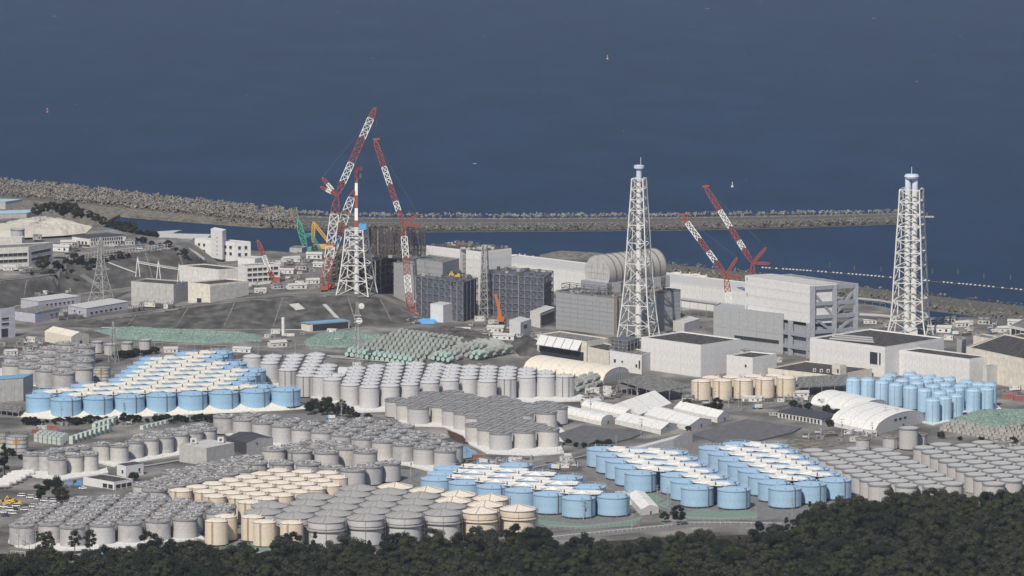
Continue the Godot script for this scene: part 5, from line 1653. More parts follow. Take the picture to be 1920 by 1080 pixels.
	vault("long_shed", "long white shed with striped gable end beside the blue tanks", "shed", Vector3(96.82, 10, 194.93), Vector3(108.83, 10, 172.93), Vector3(-37.33, 0, 58.35), 5.5, 6.8, true, M.tent, M.offwhite, {"bays": 12})
	vault("small_hut", "small white gabled hut beside the fenced road and blue tanks", "hut", Vector3(71.15, 10, 426.86), Vector3(81.1, 10, 418.43), Vector3(-6.46, 0, -49.63), 3.4, 5.2, true, M.tent, M.offwhite, {"bays": 4, "door": 1.8})
	vault("beige_shed", "beige double gabled shed near the lying machinery", "shed", Vector3(-303.17, 10, -235.96), Vector3(-292.81, 10, -251.75), Vector3(-21.16, 0, -29.06), 7.2, 9.6, true, M.tent_cream, M.cream_wall, {"bays": 4, "door": 3.5})
	# open roofs
	canopy_roof("open_shed", "open sided grey corrugated canopy roof left of the cream tank row", [Vector3(68.2, 17, -31.7), Vector3(92.16, 17, 18.98), Vector3(115.89, 17, 0.74), Vector3(88.36, 17, -50.54)], 7.0)
	canopy_roof("open_shed", "open sided grey canopy roof right of the cream tank row", [Vector3(181.18, 16, -8.21), Vector3(216.86, 16, -19.76), Vector3(218.78, 16, -57.31), Vector3(185.43, 16, -45.48)], 6.0)
	canopy_roof("open_shed", "sagging grey canopy roof behind the dark earth heap", [Vector3(67.06, 15, -26.45), Vector3(80.33, 15, -7.97), Vector3(92.85, 15, -26.45), Vector3(79.57, 15, -45.15)], 5.0)
	# small service buildings on the right
	bld("dark_roofed_shed", "low shed with flat slate roof and pale pillared wall near arched halls", "shed", [Vector3(165.58, 10, 76.97), Vector3(191.29, 10, 106.99), Vector3(203.09, 10, 87.76), 3.66], M.offwhite, M.violet_roof, {"inset": -0.6, "parapet": 0.0, "windows": [[0, 0.03, 0.97, 12, 0.15, 0.8, 0.5]]})
	bld("cream_building", "cream flat roofed building with three roof fans behind the cream tank row", "building", [Vector3(168.6, 10, -93.5), Vector3(210.32, 10, -59.87), Vector3(237.1, 10, -93.5), 5.62], M.cream_wall, M.dark_roof, {"inset": 1.2})
	bld("roof_house", "small cream roof house between the grey roof panels", "plant room", [Vector3(209.26, 16, -71.71), Vector3(214.05, 16, -64.45), Vector3(218.51, 16, -69.29), 5.98], M.cream_wall, M.pale_roof, {"inset": 0.4, "parapet": 0.2, "windows": [[0, 0.6, 0.9, 1, 0.2, 0.6]]})
	for k in 3:
		var fan := thing("roof_fan", "small white roof fan on the dark flat roof", "fan", Vector3(198.16, 16.2, -77.46) + Vector3(4.4 * k, 0, 1.5 * k), "roof fans on the dark roof")
		s = Shape.new()
		s.blk(Vector3(0, 1.0, 0), Vector3(2.0, 2.0, 1.6))
		part("housing", s, M.offwhite, fan)
		s = Shape.new()
		s.tube(Vector3(0, 1.1, 0.8), Vector3(0, 1.1, 0.95), 0.7, 0.7, 12)
		part("grille", s, M.dark_steel, fan)

	# left foreground
	bld("plain_building", "plain grey block building with rooftop units behind the broad grey tanks", "building", [Vector3(-195.84, 10, 245.35), Vector3(-178.9, 10, 258.99), Vector3(-163.85, 10, 239.47), 10.13], M.pale_wall, M.pale_roof, {"inset": 0.8, "parapet": 0.35})
	for p in [Vector3(-187.56, 20.6, 242.39), Vector3(-171.77, 20.6, 238.46)]:
		var ru := thing("rooftop_unit", "white box unit on the plain grey block building roof", "rooftop unit", p, "rooftop units of the grey block building")
		s = Shape.new()
		s.blk(Vector3(0, 1.5, 0), Vector3(3.6, 3.0, 3.0))
		part("housing", s, M.offwhite, ru)
		s = Shape.new()
		s.blk(Vector3(0, 1.6, 1.53), Vector3(1.6, 1.6, 0.1))
		part("grille", s, M.dark_steel, ru)
	vault("gabled_shed", "grey shed with dark violet gable roof joined to the grey block building", "shed", Vector3(-157.73, 10, 220.51), Vector3(-142.87, 10, 200.88), Vector3(-13.31, 0, -21.61), 7.2, 9.0, true, M.violet_roof, M.pale_wall, {"bays": 3, "holes": 1})
	bld("guard_house", "white two storey house with black flat roof beside the low flat building", "house", [Vector3(-228.74, 10, 292.65), Vector3(-222.96, 10, 300.14), Vector3(-213.45, 10, 290.77), 6.55], M.white_wall, M.violet_roof, {"inset": 0.2, "parapet": 0.0, "windows": [[1, 0.68, 0.82, 1, 0.35, 0.65], [0, 0.5, 0.8, 1, 0.3, 0.6]]})
	bld("low_building", "low white flat roofed building with broad dark windows by the leafy tree", "building", [Vector3(-245.3, 10, 325.55), Vector3(-226.16, 10, 343.7), Vector3(-216.35, 10, 332.84), 4.3], M.white_wall, M.dark_roof, {"inset": 1.0, "parapet": 0.3, "windows": [[0, 0.62, 0.98, 2, 0.15, 0.7, 0.75], [1, 0.06, 0.94, 3, 0.15, 0.7, 0.75]]})
	bld("blue_roofed_building", "grey panelled building with bright blue roof edge at the left side", "building", [Vector3(-344.54, 10, 27.52), Vector3(-311.47, 10, 9.06), Vector3(-307.01, 10, -9.61), 15.12], M.pale_wall, M.blue_roof, {"inset": -0.5, "parapet": 0.0, "panels": [[0, 6, 1, 0.02, 0.92, M.pale_wall]]})
	canopy_roof("solar_shelter", "low shelter of slanting grey roof panels beside the blue roofed building", [Vector3(-323.92, 13, 63.99), Vector3(-307.23, 13, 77.02), Vector3(-306.33, 13, 59.62), Vector3(-322.44, 13, 46.43)], 3.0)

	# hillside
	bld("switch_house", "long pale grey windowless switch house with flat dark roof and A frame poles", "building", [Vector3(-276.92, 15.5, -427.45), Vector3(-244.75, 15.5, -409.19), Vector3(-235.81, 15.5, -427.45), 15.18], M.pale_wall, M.dark_roof, {"inset": 1.4, "panels": [[0, 6, 1, 0.02, 0.96, M.pale_wall]]})
	bld("switch_house", "cream and grey windowless switch house with a low door", "building", [Vector3(-234.32, 18, -408.32), Vector3(-217.67, 18, -396.21), Vector3(-191.12, 18, -418.99), 14.35], M.cream_wall, M.dark_roof, {"inset": 1.4, "panels": [[1, 8, 1, 0.02, 0.96, M.pale_wall]], "windows": [[0, 0.4, 0.62, 1, 0.02, 0.3, 0.9]]})
	bld("switch_house", "pale switch house behind the two others on the hill", "building", [Vector3(-249.88, 17, -541.48), Vector3(-218.77, 17, -515.7), Vector3(-200.93, 17, -525.33), 11.22], M.offwhite, M.dark_roof, {"inset": 1.2})
	bld("lilac_shed", "long lilac shed with row of small windows nearest the pylon", "shed", [Vector3(-320.01, 11, -396.57), Vector3(-305.47, 11, -379.11), Vector3(-278.18, 11, -417.18), 6.95], M.lilac_wall, M.pale_roof, {"inset": -0.4, "parapet": 0.0, "windows": [[1, 0.06, 0.86, 7, 0.3, 0.55, 0.4], [0, 0.2, 0.8, 2, 0.35, 0.6, 0.3]]})
	bld("lilac_shed", "lilac shed behind, with row of small windows and pale roof", "shed", [Vector3(-358.69, 11, -440.29), Vector3(-344.45, 11, -425.39), Vector3(-316.41, 11, -455.32), 5.87], M.lilac_wall, M.pale_roof, {"inset": -0.4, "parapet": 0.0, "windows": [[1, 0.15, 0.86, 7, 0.3, 0.55, 0.4]]})
	bld("lilac_shed", "low lilac shed with broad grey roof and plain left wall", "shed", [Vector3(-356.06, 10.3, -373.09), Vector3(-340.22, 10.3, -358.74), Vector3(-325.33, 10.3, -387.56), 6.91], M.lilac_wall, M.grey_roof, {"inset": -0.4, "parapet": 0.0, "windows": [[1, 0.55, 0.95, 2, 0.35, 0.6, 0.3]]})
	bld("blue_grey_house", "blue grey two storey house with shutter door at the left edge", "house", [Vector3(-377.65, 10.3, -267.74), Vector3(-356.15, 10.3, -278.93), Vector3(-347.08, 10.3, -287.38), 20.25], M.lilac_wall, M.violet_roof, {"inset": 0.4, "parapet": 0.2, "windows": [[1, 0.05, 0.55, 1, 0.62, 0.70, 0.95], [1, 0.05, 0.55, 1, 0.44, 0.52, 0.95], [1, 0.0, 0.5, 1, 0.02, 0.32, 0.9]]})
	w = bld("office_building", "white office building with two dark bands of windows on the hill", "building", [Vector3(-412.58, 25, -544.04), Vector3(-365.11, 25, -564.14), Vector3(-349.69, 25, -594.71), 14.61], M.offwhite, M.grey_roof, {"inset": 1.0, "windows": [[0, 0.1, 0.98, 12, 0.58, 0.74, 0.92], [0, 0.1, 0.98, 12, 0.26, 0.42, 0.92], [1, 0.1, 0.9, 5, 0.58, 0.74, 0.92], [1, 0.1, 0.9, 5, 0.26, 0.42, 0.92]]})
	bld("roof_house", "pale plant room on the office building roof", "plant room", [Vector3(-399.25, 37, -606.21), Vector3(-375.15, 37, -613.14), Vector3(-374.11, 37, -623.59), 4.11], M.offwhite, M.pale_roof, {"inset": 0.4, "parapet": 0.2})
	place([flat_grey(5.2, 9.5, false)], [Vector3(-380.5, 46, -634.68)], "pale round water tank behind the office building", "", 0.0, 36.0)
	bld("hip_house", "long two storey house with dark violet roof on the hill", "house", [Vector3(-340.07, 31, -649.63), Vector3(-325.64, 31, -639.1), Vector3(-300.37, 31, -653.16), 7.87], M.offwhite, M.violet_roof, {"inset": -1.5, "parapet": 0.0, "windows": [[1, 0.03, 0.97, 14, 0.55, 0.8, 0.6], [1, 0.03, 0.97, 12, 0.12, 0.42, 0.55], [0, 0.1, 0.9, 4, 0.2, 0.5, 0.5]]})
	# white building with a tower
	w = bld("tower_building", "white building with square tower and small dark windows above the shore", "building", [Vector3(-246.25, 21, -664), Vector3(-213.9, 21, -639.57), Vector3(-201.66, 21, -643.04), 13.26], M.white_wall, M.pale_roof, {"inset": 0.6, "parapet": 0.5, "windows": [[0, 0.05, 0.30, 2, 0.62, 0.78, 0.4], [0, 0.05, 0.30, 2, 0.25, 0.42, 0.4], [0, 0.70, 0.97, 2, 0.62, 0.8, 0.45], [0, 0.70, 0.97, 2, 0.25, 0.42, 0.45], [1, 0.1, 0.9, 2, 0.6, 0.78, 0.4], [1, 0.1, 0.9, 2, 0.2, 0.38, 0.4]]})
	var tw := [Vector3(-235.6, 21, -653.78), Vector3(-225.83, 21, -639.57), Vector3(-223.42, 21, -650.21), 22.36]
	s = Shape.new()
	var la: Vector3 = tw[0] - tw[1]
	var lc: Vector3 = tw[2] - tw[1]
	var off := Vector3(-9.4, 0, 0.25)
	s.prism([la + off, off, lc + off, la + lc + off], 0.0, tw[3])
	part("tower", s, M.white_wall, w)
	for k in 5:
		s = Shape.new()
		s.blk(off + la * 0.45 + Vector3(0.1, 3.5 + 3.2 * k, 0.15), Vector3(1.0, 1.0, 0.2))
		part("window", s, M.glass, w)
	bld("quay_shed", "long low grey shed with white roof edge on the quay behind the tower building", "shed", [Vector3(-284.05, 18, -754.36), Vector3(-242.1, 18, -747.16), Vector3(-240.46, 18, -776.11), 6.39], M.pale_wall, M.pale_roof, {"inset": 0.6, "parapet": 0.4})
	bld("quay_shed", "flat pale shed at the left end of the quay", "shed", [Vector3(-294.58, 14, -809.06), Vector3(-273.48, 14, -820.13), Vector3(-268.65, 14, -838.72), 6.51], M.pale_wall, M.pale_roof, {"inset": 0.6, "parapet": 0.4})
	bld("office_house", "white office house with three bands of windows beside the red lattice crane", "building", [Vector3(-202.2, 23, -478.54), Vector3(-196.26, 23, -468.98), Vector3(-171.28, 23, -481.73), 13.84], M.white_wall, M.grey_roof, {"inset": 0.6, "windows": [[1, 0.05, 0.95, 6, 0.76, 0.90, 0.8], [1, 0.05, 0.95, 6, 0.48, 0.62, 0.8], [1, 0.05, 0.95, 6, 0.2, 0.34, 0.8]]})
	bld("white_cabin", "white box cabin in front of the tower building", "building", [Vector3(-208.75, 21, -593.08), Vector3(-195.45, 21, -586.43), Vector3(-188.79, 21, -599.77), 6.95], M.white_wall, M.pale_roof, {"inset": 0.4, "parapet": 0.3})
	bld("teal_roofed_shed", "flat shed with pale blue roof on the coast behind the white sack heap", "shed", [Vector3(-469.17, 4, -1038.74), Vector3(-416.61, 4, -1059.01), Vector3(-406.51, 4, -1087.71), 5.99], M.pale_wall, M.teal_roof, {"inset": -0.5, "parapet": 0.0})
	bld("teal_roofed_shed", "smaller shed with bright blue roof beside the breakwater root", "shed", [Vector3(-486.9, 4, -1153.62), Vector3(-444.83, 4, -1153.62), Vector3(-431.94, 4, -1175), 5.18], M.pale_wall, M.teal_roof, {"inset": -0.5, "parapet": 0.0})
	bld("open_blue_shed", "shed with dark pane for an open front and blue metal roof below the dark slope", "shed", [Vector3(-148.69, 10, -322.02), Vector3(-141.98, 10, -313.67), Vector3(-115.1, 10, -330.41), 5.69], M.cream_wall, M.blue_roof, {"inset": -0.8, "parapet": 0.0, "windows": [[1, 0.05, 0.98, 1, 0.02, 0.88, 0.98]]})  # open front is a dark pane; the shade inside is only its colour
	for k in [[590, 512, 30.0, "white_cabin", "pale site shed behind the stripped reactor building"], [556, 478, 25.0, "white_cabin", "grey quay cabin below the green crane"]]:
		pass
	bld("quay_cabin", "grey flat roofed quay cabin below the green crane", "cabin", [Vector3(-175.43, 14, -724.09), Vector3(-165.63, 14, -720.58), Vector3(-161.99, 14, -734.66), 5.93], M.pale_wall, M.grey_roof, {"inset": 0.4, "parapet": 0.2})
	bld("quay_cabin", "lower grey cabin in front of the quay cabin by the green crane", "cabin", [Vector3(-169.86, 18, -657.29), Vector3(-159.94, 18, -647.07), Vector3(-156.51, 18, -664.14), 4.98], M.pale_wall, M.grey_roof, {"inset": 0.4, "parapet": 0.2})
	# lying boiler and rubble near the stack
	t = thing("lying_vessel", "large rusty cylindrical vessel lying tilted beside the white lattice tower", "vessel", Vector3(-91.71, 10, -492.62))
	s = Shape.new()
	s.tube(Vector3(-9, 8.5, 6), Vector3(9, 17.5, -6), 3.4, 3.4, 20)
	part("body", s, M.pipe_grey, t)
	s = Shape.new()
	s.blk(Vector3(-5, 4.0, 3), Vector3(2.0, 8.5, 5.0))
	s.blk(Vector3(5, 6.5, -3), Vector3(2.0, 13.0, 5.0))
	part("saddle", s, M.rust_steel, t)


func canopy(t: Node3D, b: Array) -> void:
	var a: Vector3 = b[0] - b[1]
	var nn := face_normal(a, Vector3.ZERO, (a + b[2] - b[1]) * 0.5)
	var h: float = b[3]
	for k in 5:
		var s := Shape.new()
		var p := a * (1.0 - 0.07 - 0.17 * k)
		var q := a * (1.0 - 0.07 - 0.17 * (k + 1) + 0.012)
		s.quad(p + Vector3.UP * (h + 0.8), q + Vector3.UP * (h + 0.8), q + Vector3.UP * (h * 0.60) + nn * 4.5, p + Vector3.UP * (h * 0.60) + nn * 4.5, nn)
		s.quad(p + Vector3.UP * (h + 0.6), q + Vector3.UP * (h + 0.6), q + Vector3.UP * (h * 0.58) + nn * 4.3, p + Vector3.UP * (h * 0.58) + nn * 4.3, -nn)
		part("canopy_panel", s, M.white_panel, t)

func canopy_roof(called: String, label: String, q: Array, h: float) -> void:
	var o: Vector3 = q[0]
	o.y = GROUND
	var t := thing(called, label, "shed", o)
	var n_ := 8
	for k in n_:
		var s := Shape.new()
		var u0 := float(k) / n_
		var u1 := (k + 0.97) / n_
		var p0: Vector3 = q[0].lerp(q[1], u0) - o
		var p1: Vector3 = q[0].lerp(q[1], u1) - o
		var p2: Vector3 = q[3].lerp(q[2], u1) - o
		var p3: Vector3 = q[3].lerp(q[2], u0) - o
		p0.y = h
		p1.y = h
		p2.y = h + 1.6
		p3.y = h + 1.6
		s.quad(p0, p1, p2, p3, Vector3.UP)
		s.quad(p0 - Vector3.UP * 0.25, p1 - Vector3.UP * 0.25, p2 - Vector3.UP * 0.25, p3 - Vector3.UP * 0.25, Vector3.DOWN)
		s.quad(p0, p1, p1 - Vector3.UP * 0.25, p0 - Vector3.UP * 0.25, Vector3(0, 0, 1))
		part("roof_panel", s, M.grey_roof, t)
	for k in 5:
		for e in [0, 1]:
			var s := Shape.new()
			var p: Vector3 = (q[0] if e == 0 else q[3]).lerp(q[1] if e == 0 else q[2], 0.03 + k * 0.235) - o
			p.y = 0
			s.bar(p, p + Vector3.UP * (h - 0.26 + 1.6 * e), 0.4)
			part("post", s, M.steel, t)

func barrel_cover(t: Node3D, b: Array) -> void:
	var o: Vector3 = b[1]
	var y: float = b[3]
	# platform under the barrel
	var a: Vector3 = b[0] - o
	var c: Vector3 = b[2] - o
	var e0 := Vector3(60.21, 50.2, -325.13) - o
	var ax := Vector3(41.05, 0, -39.64)
	var side := ax.normalized().cross(Vector3.UP).normalized()
	if side.z < 0.0:
		side = -side
	var s := Shape.new()
	var p0 := e0 - ax * 0.06
	var p1 := e0 + ax * 1.05
	s.prism([p0 + side * 13, p1 + side * 13, p1 - side * 13, p0 - side * 13], y, y + 8.0)
	part("deck", s, M.steel_blue, t)
	for k in 14:
		s = Shape.new()
		var q := p0.lerp(p1, (k + 0.5) / 14.0) + side * 13.2
		s.box(Transform3D(Basis(ax.normalized(), Vector3.UP, side), Vector3(q.x, y + 4.0, q.z)), Vector3((p1 - p0).length() / 14.0 - 0.6, 7.2, 0.5))
		part("deck_panel", s, M.pale_wall if k % 3 else M.grey_roof, t)
	var r := 12.4
	var cy := y + 8.0 + r * 0.48
	var n_ := 9
	for k in n_:
		s = Shape.new()
		var z0 := e0 + ax * (float(k) / n_)
		var z1 := e0 + ax * ((k + 0.94) / n_)
		z0.y = 0
		z1.y = 0
		for i in 18:
			var t0 := lerpf(-0.62, PI + 0.62, i / 18.0)
			var t1 := lerpf(-0.62, PI + 0.62, (i + 1) / 18.0)
			var d0 := side * cos(t0) + Vector3.UP * sin(t0)
			var d1 := side * cos(t1) + Vector3.UP * sin(t1)
			var rr := r + (0.12 if k % 2 == 0 else 0.0)
			var ce := Vector3.UP * cy
			s.tri(z0 + ce + d0 * rr, z0 + ce + d1 * rr, z1 + ce + d1 * rr, d0, d1, d1)
			s.tri(z0 + ce + d0 * rr, z1 + ce + d1 * rr, z1 + ce + d0 * rr, d0, d1, d0)
		var seg := part("barrel_segment", s, M.barrel, t)
		s = Shape.new()
		var zr := e0 + ax * ((k + 0.97) / n_)
		zr.y = cy
		for i in 18:
			var t0 := lerpf(-0.55, PI + 0.55, i / 18.0)
			var t1 := lerpf(-0.55, PI + 0.55, (i + 1) / 18.0)
			s.bar(zr + (side * cos(t0) + Vector3.UP * sin(t0)) * (r + 0.15), zr + (side * cos(t1) + Vector3.UP * sin(t1)) * (r + 0.15), 0.8, 0.8)
		part("rib", s, M.brown_wall, seg)
	for e in 2:
		s = Shape.new()
		var ce := e0 + ax * (0.995 if e == 1 else 0.0)
		ce.y = cy
		var nn := ax.normalized() * (1.0 if e == 1 else -1.0)
		for i in 24:
			var t0 := lerpf(-0.62, PI + 0.62, i / 24.0)
			var t1 := lerpf(-0.62, PI + 0.62, (i + 1) / 24.0)
			s.tri(ce, ce + (side * cos(t0) + Vector3.UP * sin(t0)) * r, ce + (side * cos(t1) + Vector3.UP * sin(t1)) * r, nn, nn, nn)
		s.tri(ce, ce + (side * cos(-0.62) + Vector3.UP * sin(-0.62)) * r, ce + (-side * cos(-0.62) + Vector3.UP * sin(-0.62)) * r, nn, nn, nn)
		var wl := part("end_wall", s, M.pale_wall, t)
		if e == 0:
			for k in 3:
				s = Shape.new()
				s.bar(ce + side * (6.0 * k - 6.0) + nn * 0.06 - Vector3.UP * 5, ce + side * (6.0 * k - 6.0) + nn * 0.06 + Vector3.UP * (10.2 if k == 1 else 7.5), 0.16)
				part("joint", s, M.steel, wl)
			for k in 3:
				s = Shape.new()
				s.bar(ce - side * 9.0 + nn * 0.05 + Vector3.UP * (k * 4.0 - 4.0), ce + side * 9.0 + nn * 0.05 + Vector3.UP * (k * 4.0 - 4.0), 0.12)
				part("joint", s, M.steel, wl)
	frame(t, a * 0.95 + Vector3(2, 0, -3), Vector3(-6, 0, -8), Vector3(-6, 0, -8) + c * 0.12, 6.0, 6, 1, 2, 0.4, M.dark_steel, 0.5, y)
	clutter(t, "roof_unit", a * 0.9, Vector3(-4, 0, -6), c * 0.2, y, 26, 2.0, [M.dark_steel, M.rust_steel, M.pale_wall])
	# brown corner strip
	s = Shape.new()
	s.blk(Vector3(0.6, y * 0.5 + 1.0, 0.3), Vector3(2.2, y + 2.0, 2.2))
	part("corner_shaft", s, M.brown_wall, t)

func unit_four() -> void:
	var b := [Vector3(159.97, 10, -233.64), Vector3(202.56, 10, -181.86), Vector3(234.17, 10, -196.08), 50.24]
	var a: Vector3 = b[0] - b[1]
	var c: Vector3 = b[2] - b[1]
	var h: float = b[3]
	var t := thing("cantilever_cover", "white panelled cantilever cover on a blue grey steel frame", "building", b[1])
	var ctr := (a + c) * 0.5
	# white upper box, set back from the open frame bay
	var s := Shape.new()
	s.prism([a, Vector3.ZERO, c * 0.55, a + c * 0.55], h * 0.47, h - 0.3, true)
	part("upper_wall", s, M.white_wall, t)
	panels(t, [a, Vector3.ZERO], ctr, h, 6, 4, 0.475, 0.99, M.white_panel)
	for k in 12:
		s = Shape.new()
		var p := a * (k / 12.0)
		var q := a * ((k + 0.93) / 12.0)
		s.prism([p, q, q + c * 0.58, p + c * 0.58], h - 0.25, h + (0.25 if k % 2 == 0 else 0.12))
		part("roof_panel", s, M.pale_roof, t)
	# open frame bays towards the right
	var w := 3.4
	for i in 3:
		for j in 3:
			s = Shape.new()
			if i == 0 and j > 0:
				continue
			var p: Vector3 = c * ([0.02, 0.5, 0.97][i]) + a * ([0.0, 0.5, 1.0][j]) * 0.98
			s.blk(p + Vector3(0, h * 0.49, 0), Vector3(w, h * 0.985, w))
			part("column", s, M.steel_blue, t)
	for y in [0.20, 0.36, 0.56, 0.74, 0.955]:
		for j in [0.0, 0.98]:
			s = Shape.new()
			s.bar(a * j + c * 0.0 + Vector3.UP * h * y, a * j + c * 0.98 + Vector3.UP * h * y, w * 0.85, 2.6)
			part("beam", s, M.steel_blue, t)
		for i in [0.97, 0.5]:
			s = Shape.new()
			s.bar(c * i + Vector3.UP * (h * y + 0.1), c * i + a * 0.98 + Vector3.UP * (h * y + 0.1), w * 0.85, 2.4)
			part("beam", s, M.steel_blue, t)
	for e in [[0.02, 0.90, 0.45, 0.58], [0.02, 0.56, 0.45, 0.36], [0.97, 0.92, 0.55, 0.60], [0.97, 0.55, 0.60, 0.37]]:
		s = Shape.new()
		s.bar(c * e[0] + Vector3.UP * h * e[1], c * e[2] + Vector3.UP * h * e[3], 1.6)
		part("brace", s, M.steel_blue, t)
	# lower storeys under the overhang
	for k in 4:
		s = Shape.new()
		var p := a * (0.04 + 0.27 * k)
		s.blk(p + Vector3(0, h * 0.235, -0.4), Vector3(w, h * 0.47, w))
		part("leg", s, M.steel_blue, t)
	for y in [0.30, 0.12]:
		s = Shape.new()
		s.bar(Vector3(0, h * y, -0.4), a + Vector3(0, h * y, -0.4), w * 0.8, 2.4)
		part("beam", s, M.steel_blue, t)
	s = Shape.new()
	s.prism([a * 0.98 + c * 0.05, c * 0.05 + a * 0.02, c * 0.9 + a * 0.02, a * 0.98 + c * 0.9], 0.0, h * 0.42)
	part("inner_building", s, M.steel_blue, t)
	s = Shape.new()
	s.blk(a * 0.5 + c * 0.03 + Vector3(0, h * 0.06, 0), Vector3(5.0, h * 0.11, 2.0))
	part("door", s, M.dark_steel, t)


# ---------------------------------------------------------------- towers and cranes
# square lattice tower: levels of [height, half width]
func lattice_tower(t: Node3D, levels: Array, turn: float, leg: float, thin: float, m: Material) -> void:
	var dirs := []
	for k in 4:
		var a := turn + PI / 4 + k * PI / 2
		dirs.append(Vector3(cos(a), 0, sin(a)) * sqrt(2.0))
	for k in 4:
		var s := Shape.new()
		for i in levels.size() - 1:
			s.tube(dirs[k] * levels[i][1] + Vector3.UP * levels[i][0], dirs[k] * levels[i + 1][1] + Vector3.UP * levels[i + 1][0], leg, leg * 0.95, 8)
		part("leg", s, m, t)
	for i in range(1, levels.size()):
		var s := Shape.new()
		for k in 4:
			s.bar(dirs[k] * levels[i][1] + Vector3.UP * levels[i][0], dirs[(k + 1) % 4] * levels[i][1] + Vector3.UP * levels[i][0], thin * 1.5)
		part("ring_beam", s, m, t)
	for i in levels.size() - 1:
		for k in 4:
			var s := Shape.new()
			var j := (k + 1) % 4
			var y0: Vector3 = Vector3.UP * levels[i][0]
			var y1: Vector3 = Vector3.UP * levels[i + 1][0]
			s.bar(dirs[k] * levels[i][1] + y0, dirs[j] * levels[i + 1][1] + y1, thin)
			s.bar(dirs[j] * levels[i][1] + y0, dirs[k] * levels[i + 1][1] + y1, thin * 0.96)
			part("brace", s, m, t)

# lattice boom in coloured sections; cuts: [t0, t1, material]
func boom(t: Node3D, a: Vector3, b: Vector3, w: float, cuts: Array, called := "boom_section", th := 0.38) -> void:
	var d := b - a
	var l := d.length()
	var y := d / l
	var x := y.cross(Vector3(0, 0, 1)).normalized()
	var z := x.cross(y)
	for c in cuts:
		var s := Shape.new()
		var n_ := maxi(1, int(round((c[1] - c[0]) * l / (w * 1.1))))
		var ww := func(q: float) -> float:
			return w * 0.5 * clampf(minf(q * l / (w * 2.0) + 0.25, (1.0 - q) * l / (w * 2.0) + 0.3), 0.25, 1.0)
		for k in n_:
			var t0: float = lerpf(c[0], c[1], float(k) / n_)
			var t1: float = lerpf(c[0], c[1], float(k + 1) / n_)
			var p := []
			var q := []
			for e in [[1, 1], [-1, 1], [-1, -1], [1, -1]]:
				p.append(a + d * t0 + (x * e[0] + z * e[1]) * ww.call(t0))
				q.append(a + d * t1 + (x * e[0] + z * e[1]) * ww.call(t1))
			for i in 4:
				var j := (i + 1) % 4
				s.bar(p[i], q[i], th)
				s.bar(p[i], q[j], th * 0.6)
				s.bar(p[j], q[i], th * 0.6)
				s.bar(q[i], q[j], th * 0.6)
		part(called, s, c[2], t)

func cable(t: Node3D, a: Vector3, b: Vector3, r := 0.12) -> void:
	var s := Shape.new()
	s.tube(a, b, r, r, 5, false)
	part("cable", s, M.dark_steel, t)

func crane_body(t: Node3D, at: Vector3, m: Material) -> void:
	for k in [-3.2, 3.2]:
		var s := Shape.new()
		s.blk(at + Vector3(k, 0.9, 0), Vector3(1.4, 1.7, 9.0))
		for e in [-1, 1]:
			s.tube(at + Vector3(k - 0.7, 0.9, 4.5 * e), at + Vector3(k + 0.7, 0.9, 4.5 * e), 0.85, 0.85, 10)
		part("track", s, M.dark_steel, t)
	var s2 := Shape.new()
	s2.blk(at + Vector3(0, 3.2, 0.8), Vector3(5.4, 2.8, 9.5))
	part("machine_house", s2, m, t)
	s2 = Shape.new()
	s2.blk(at + Vector3(-2.4, 3.0, -4.6), Vector3(1.8, 2.4, 2.0))
	part("cab", s2, M.glass, t)


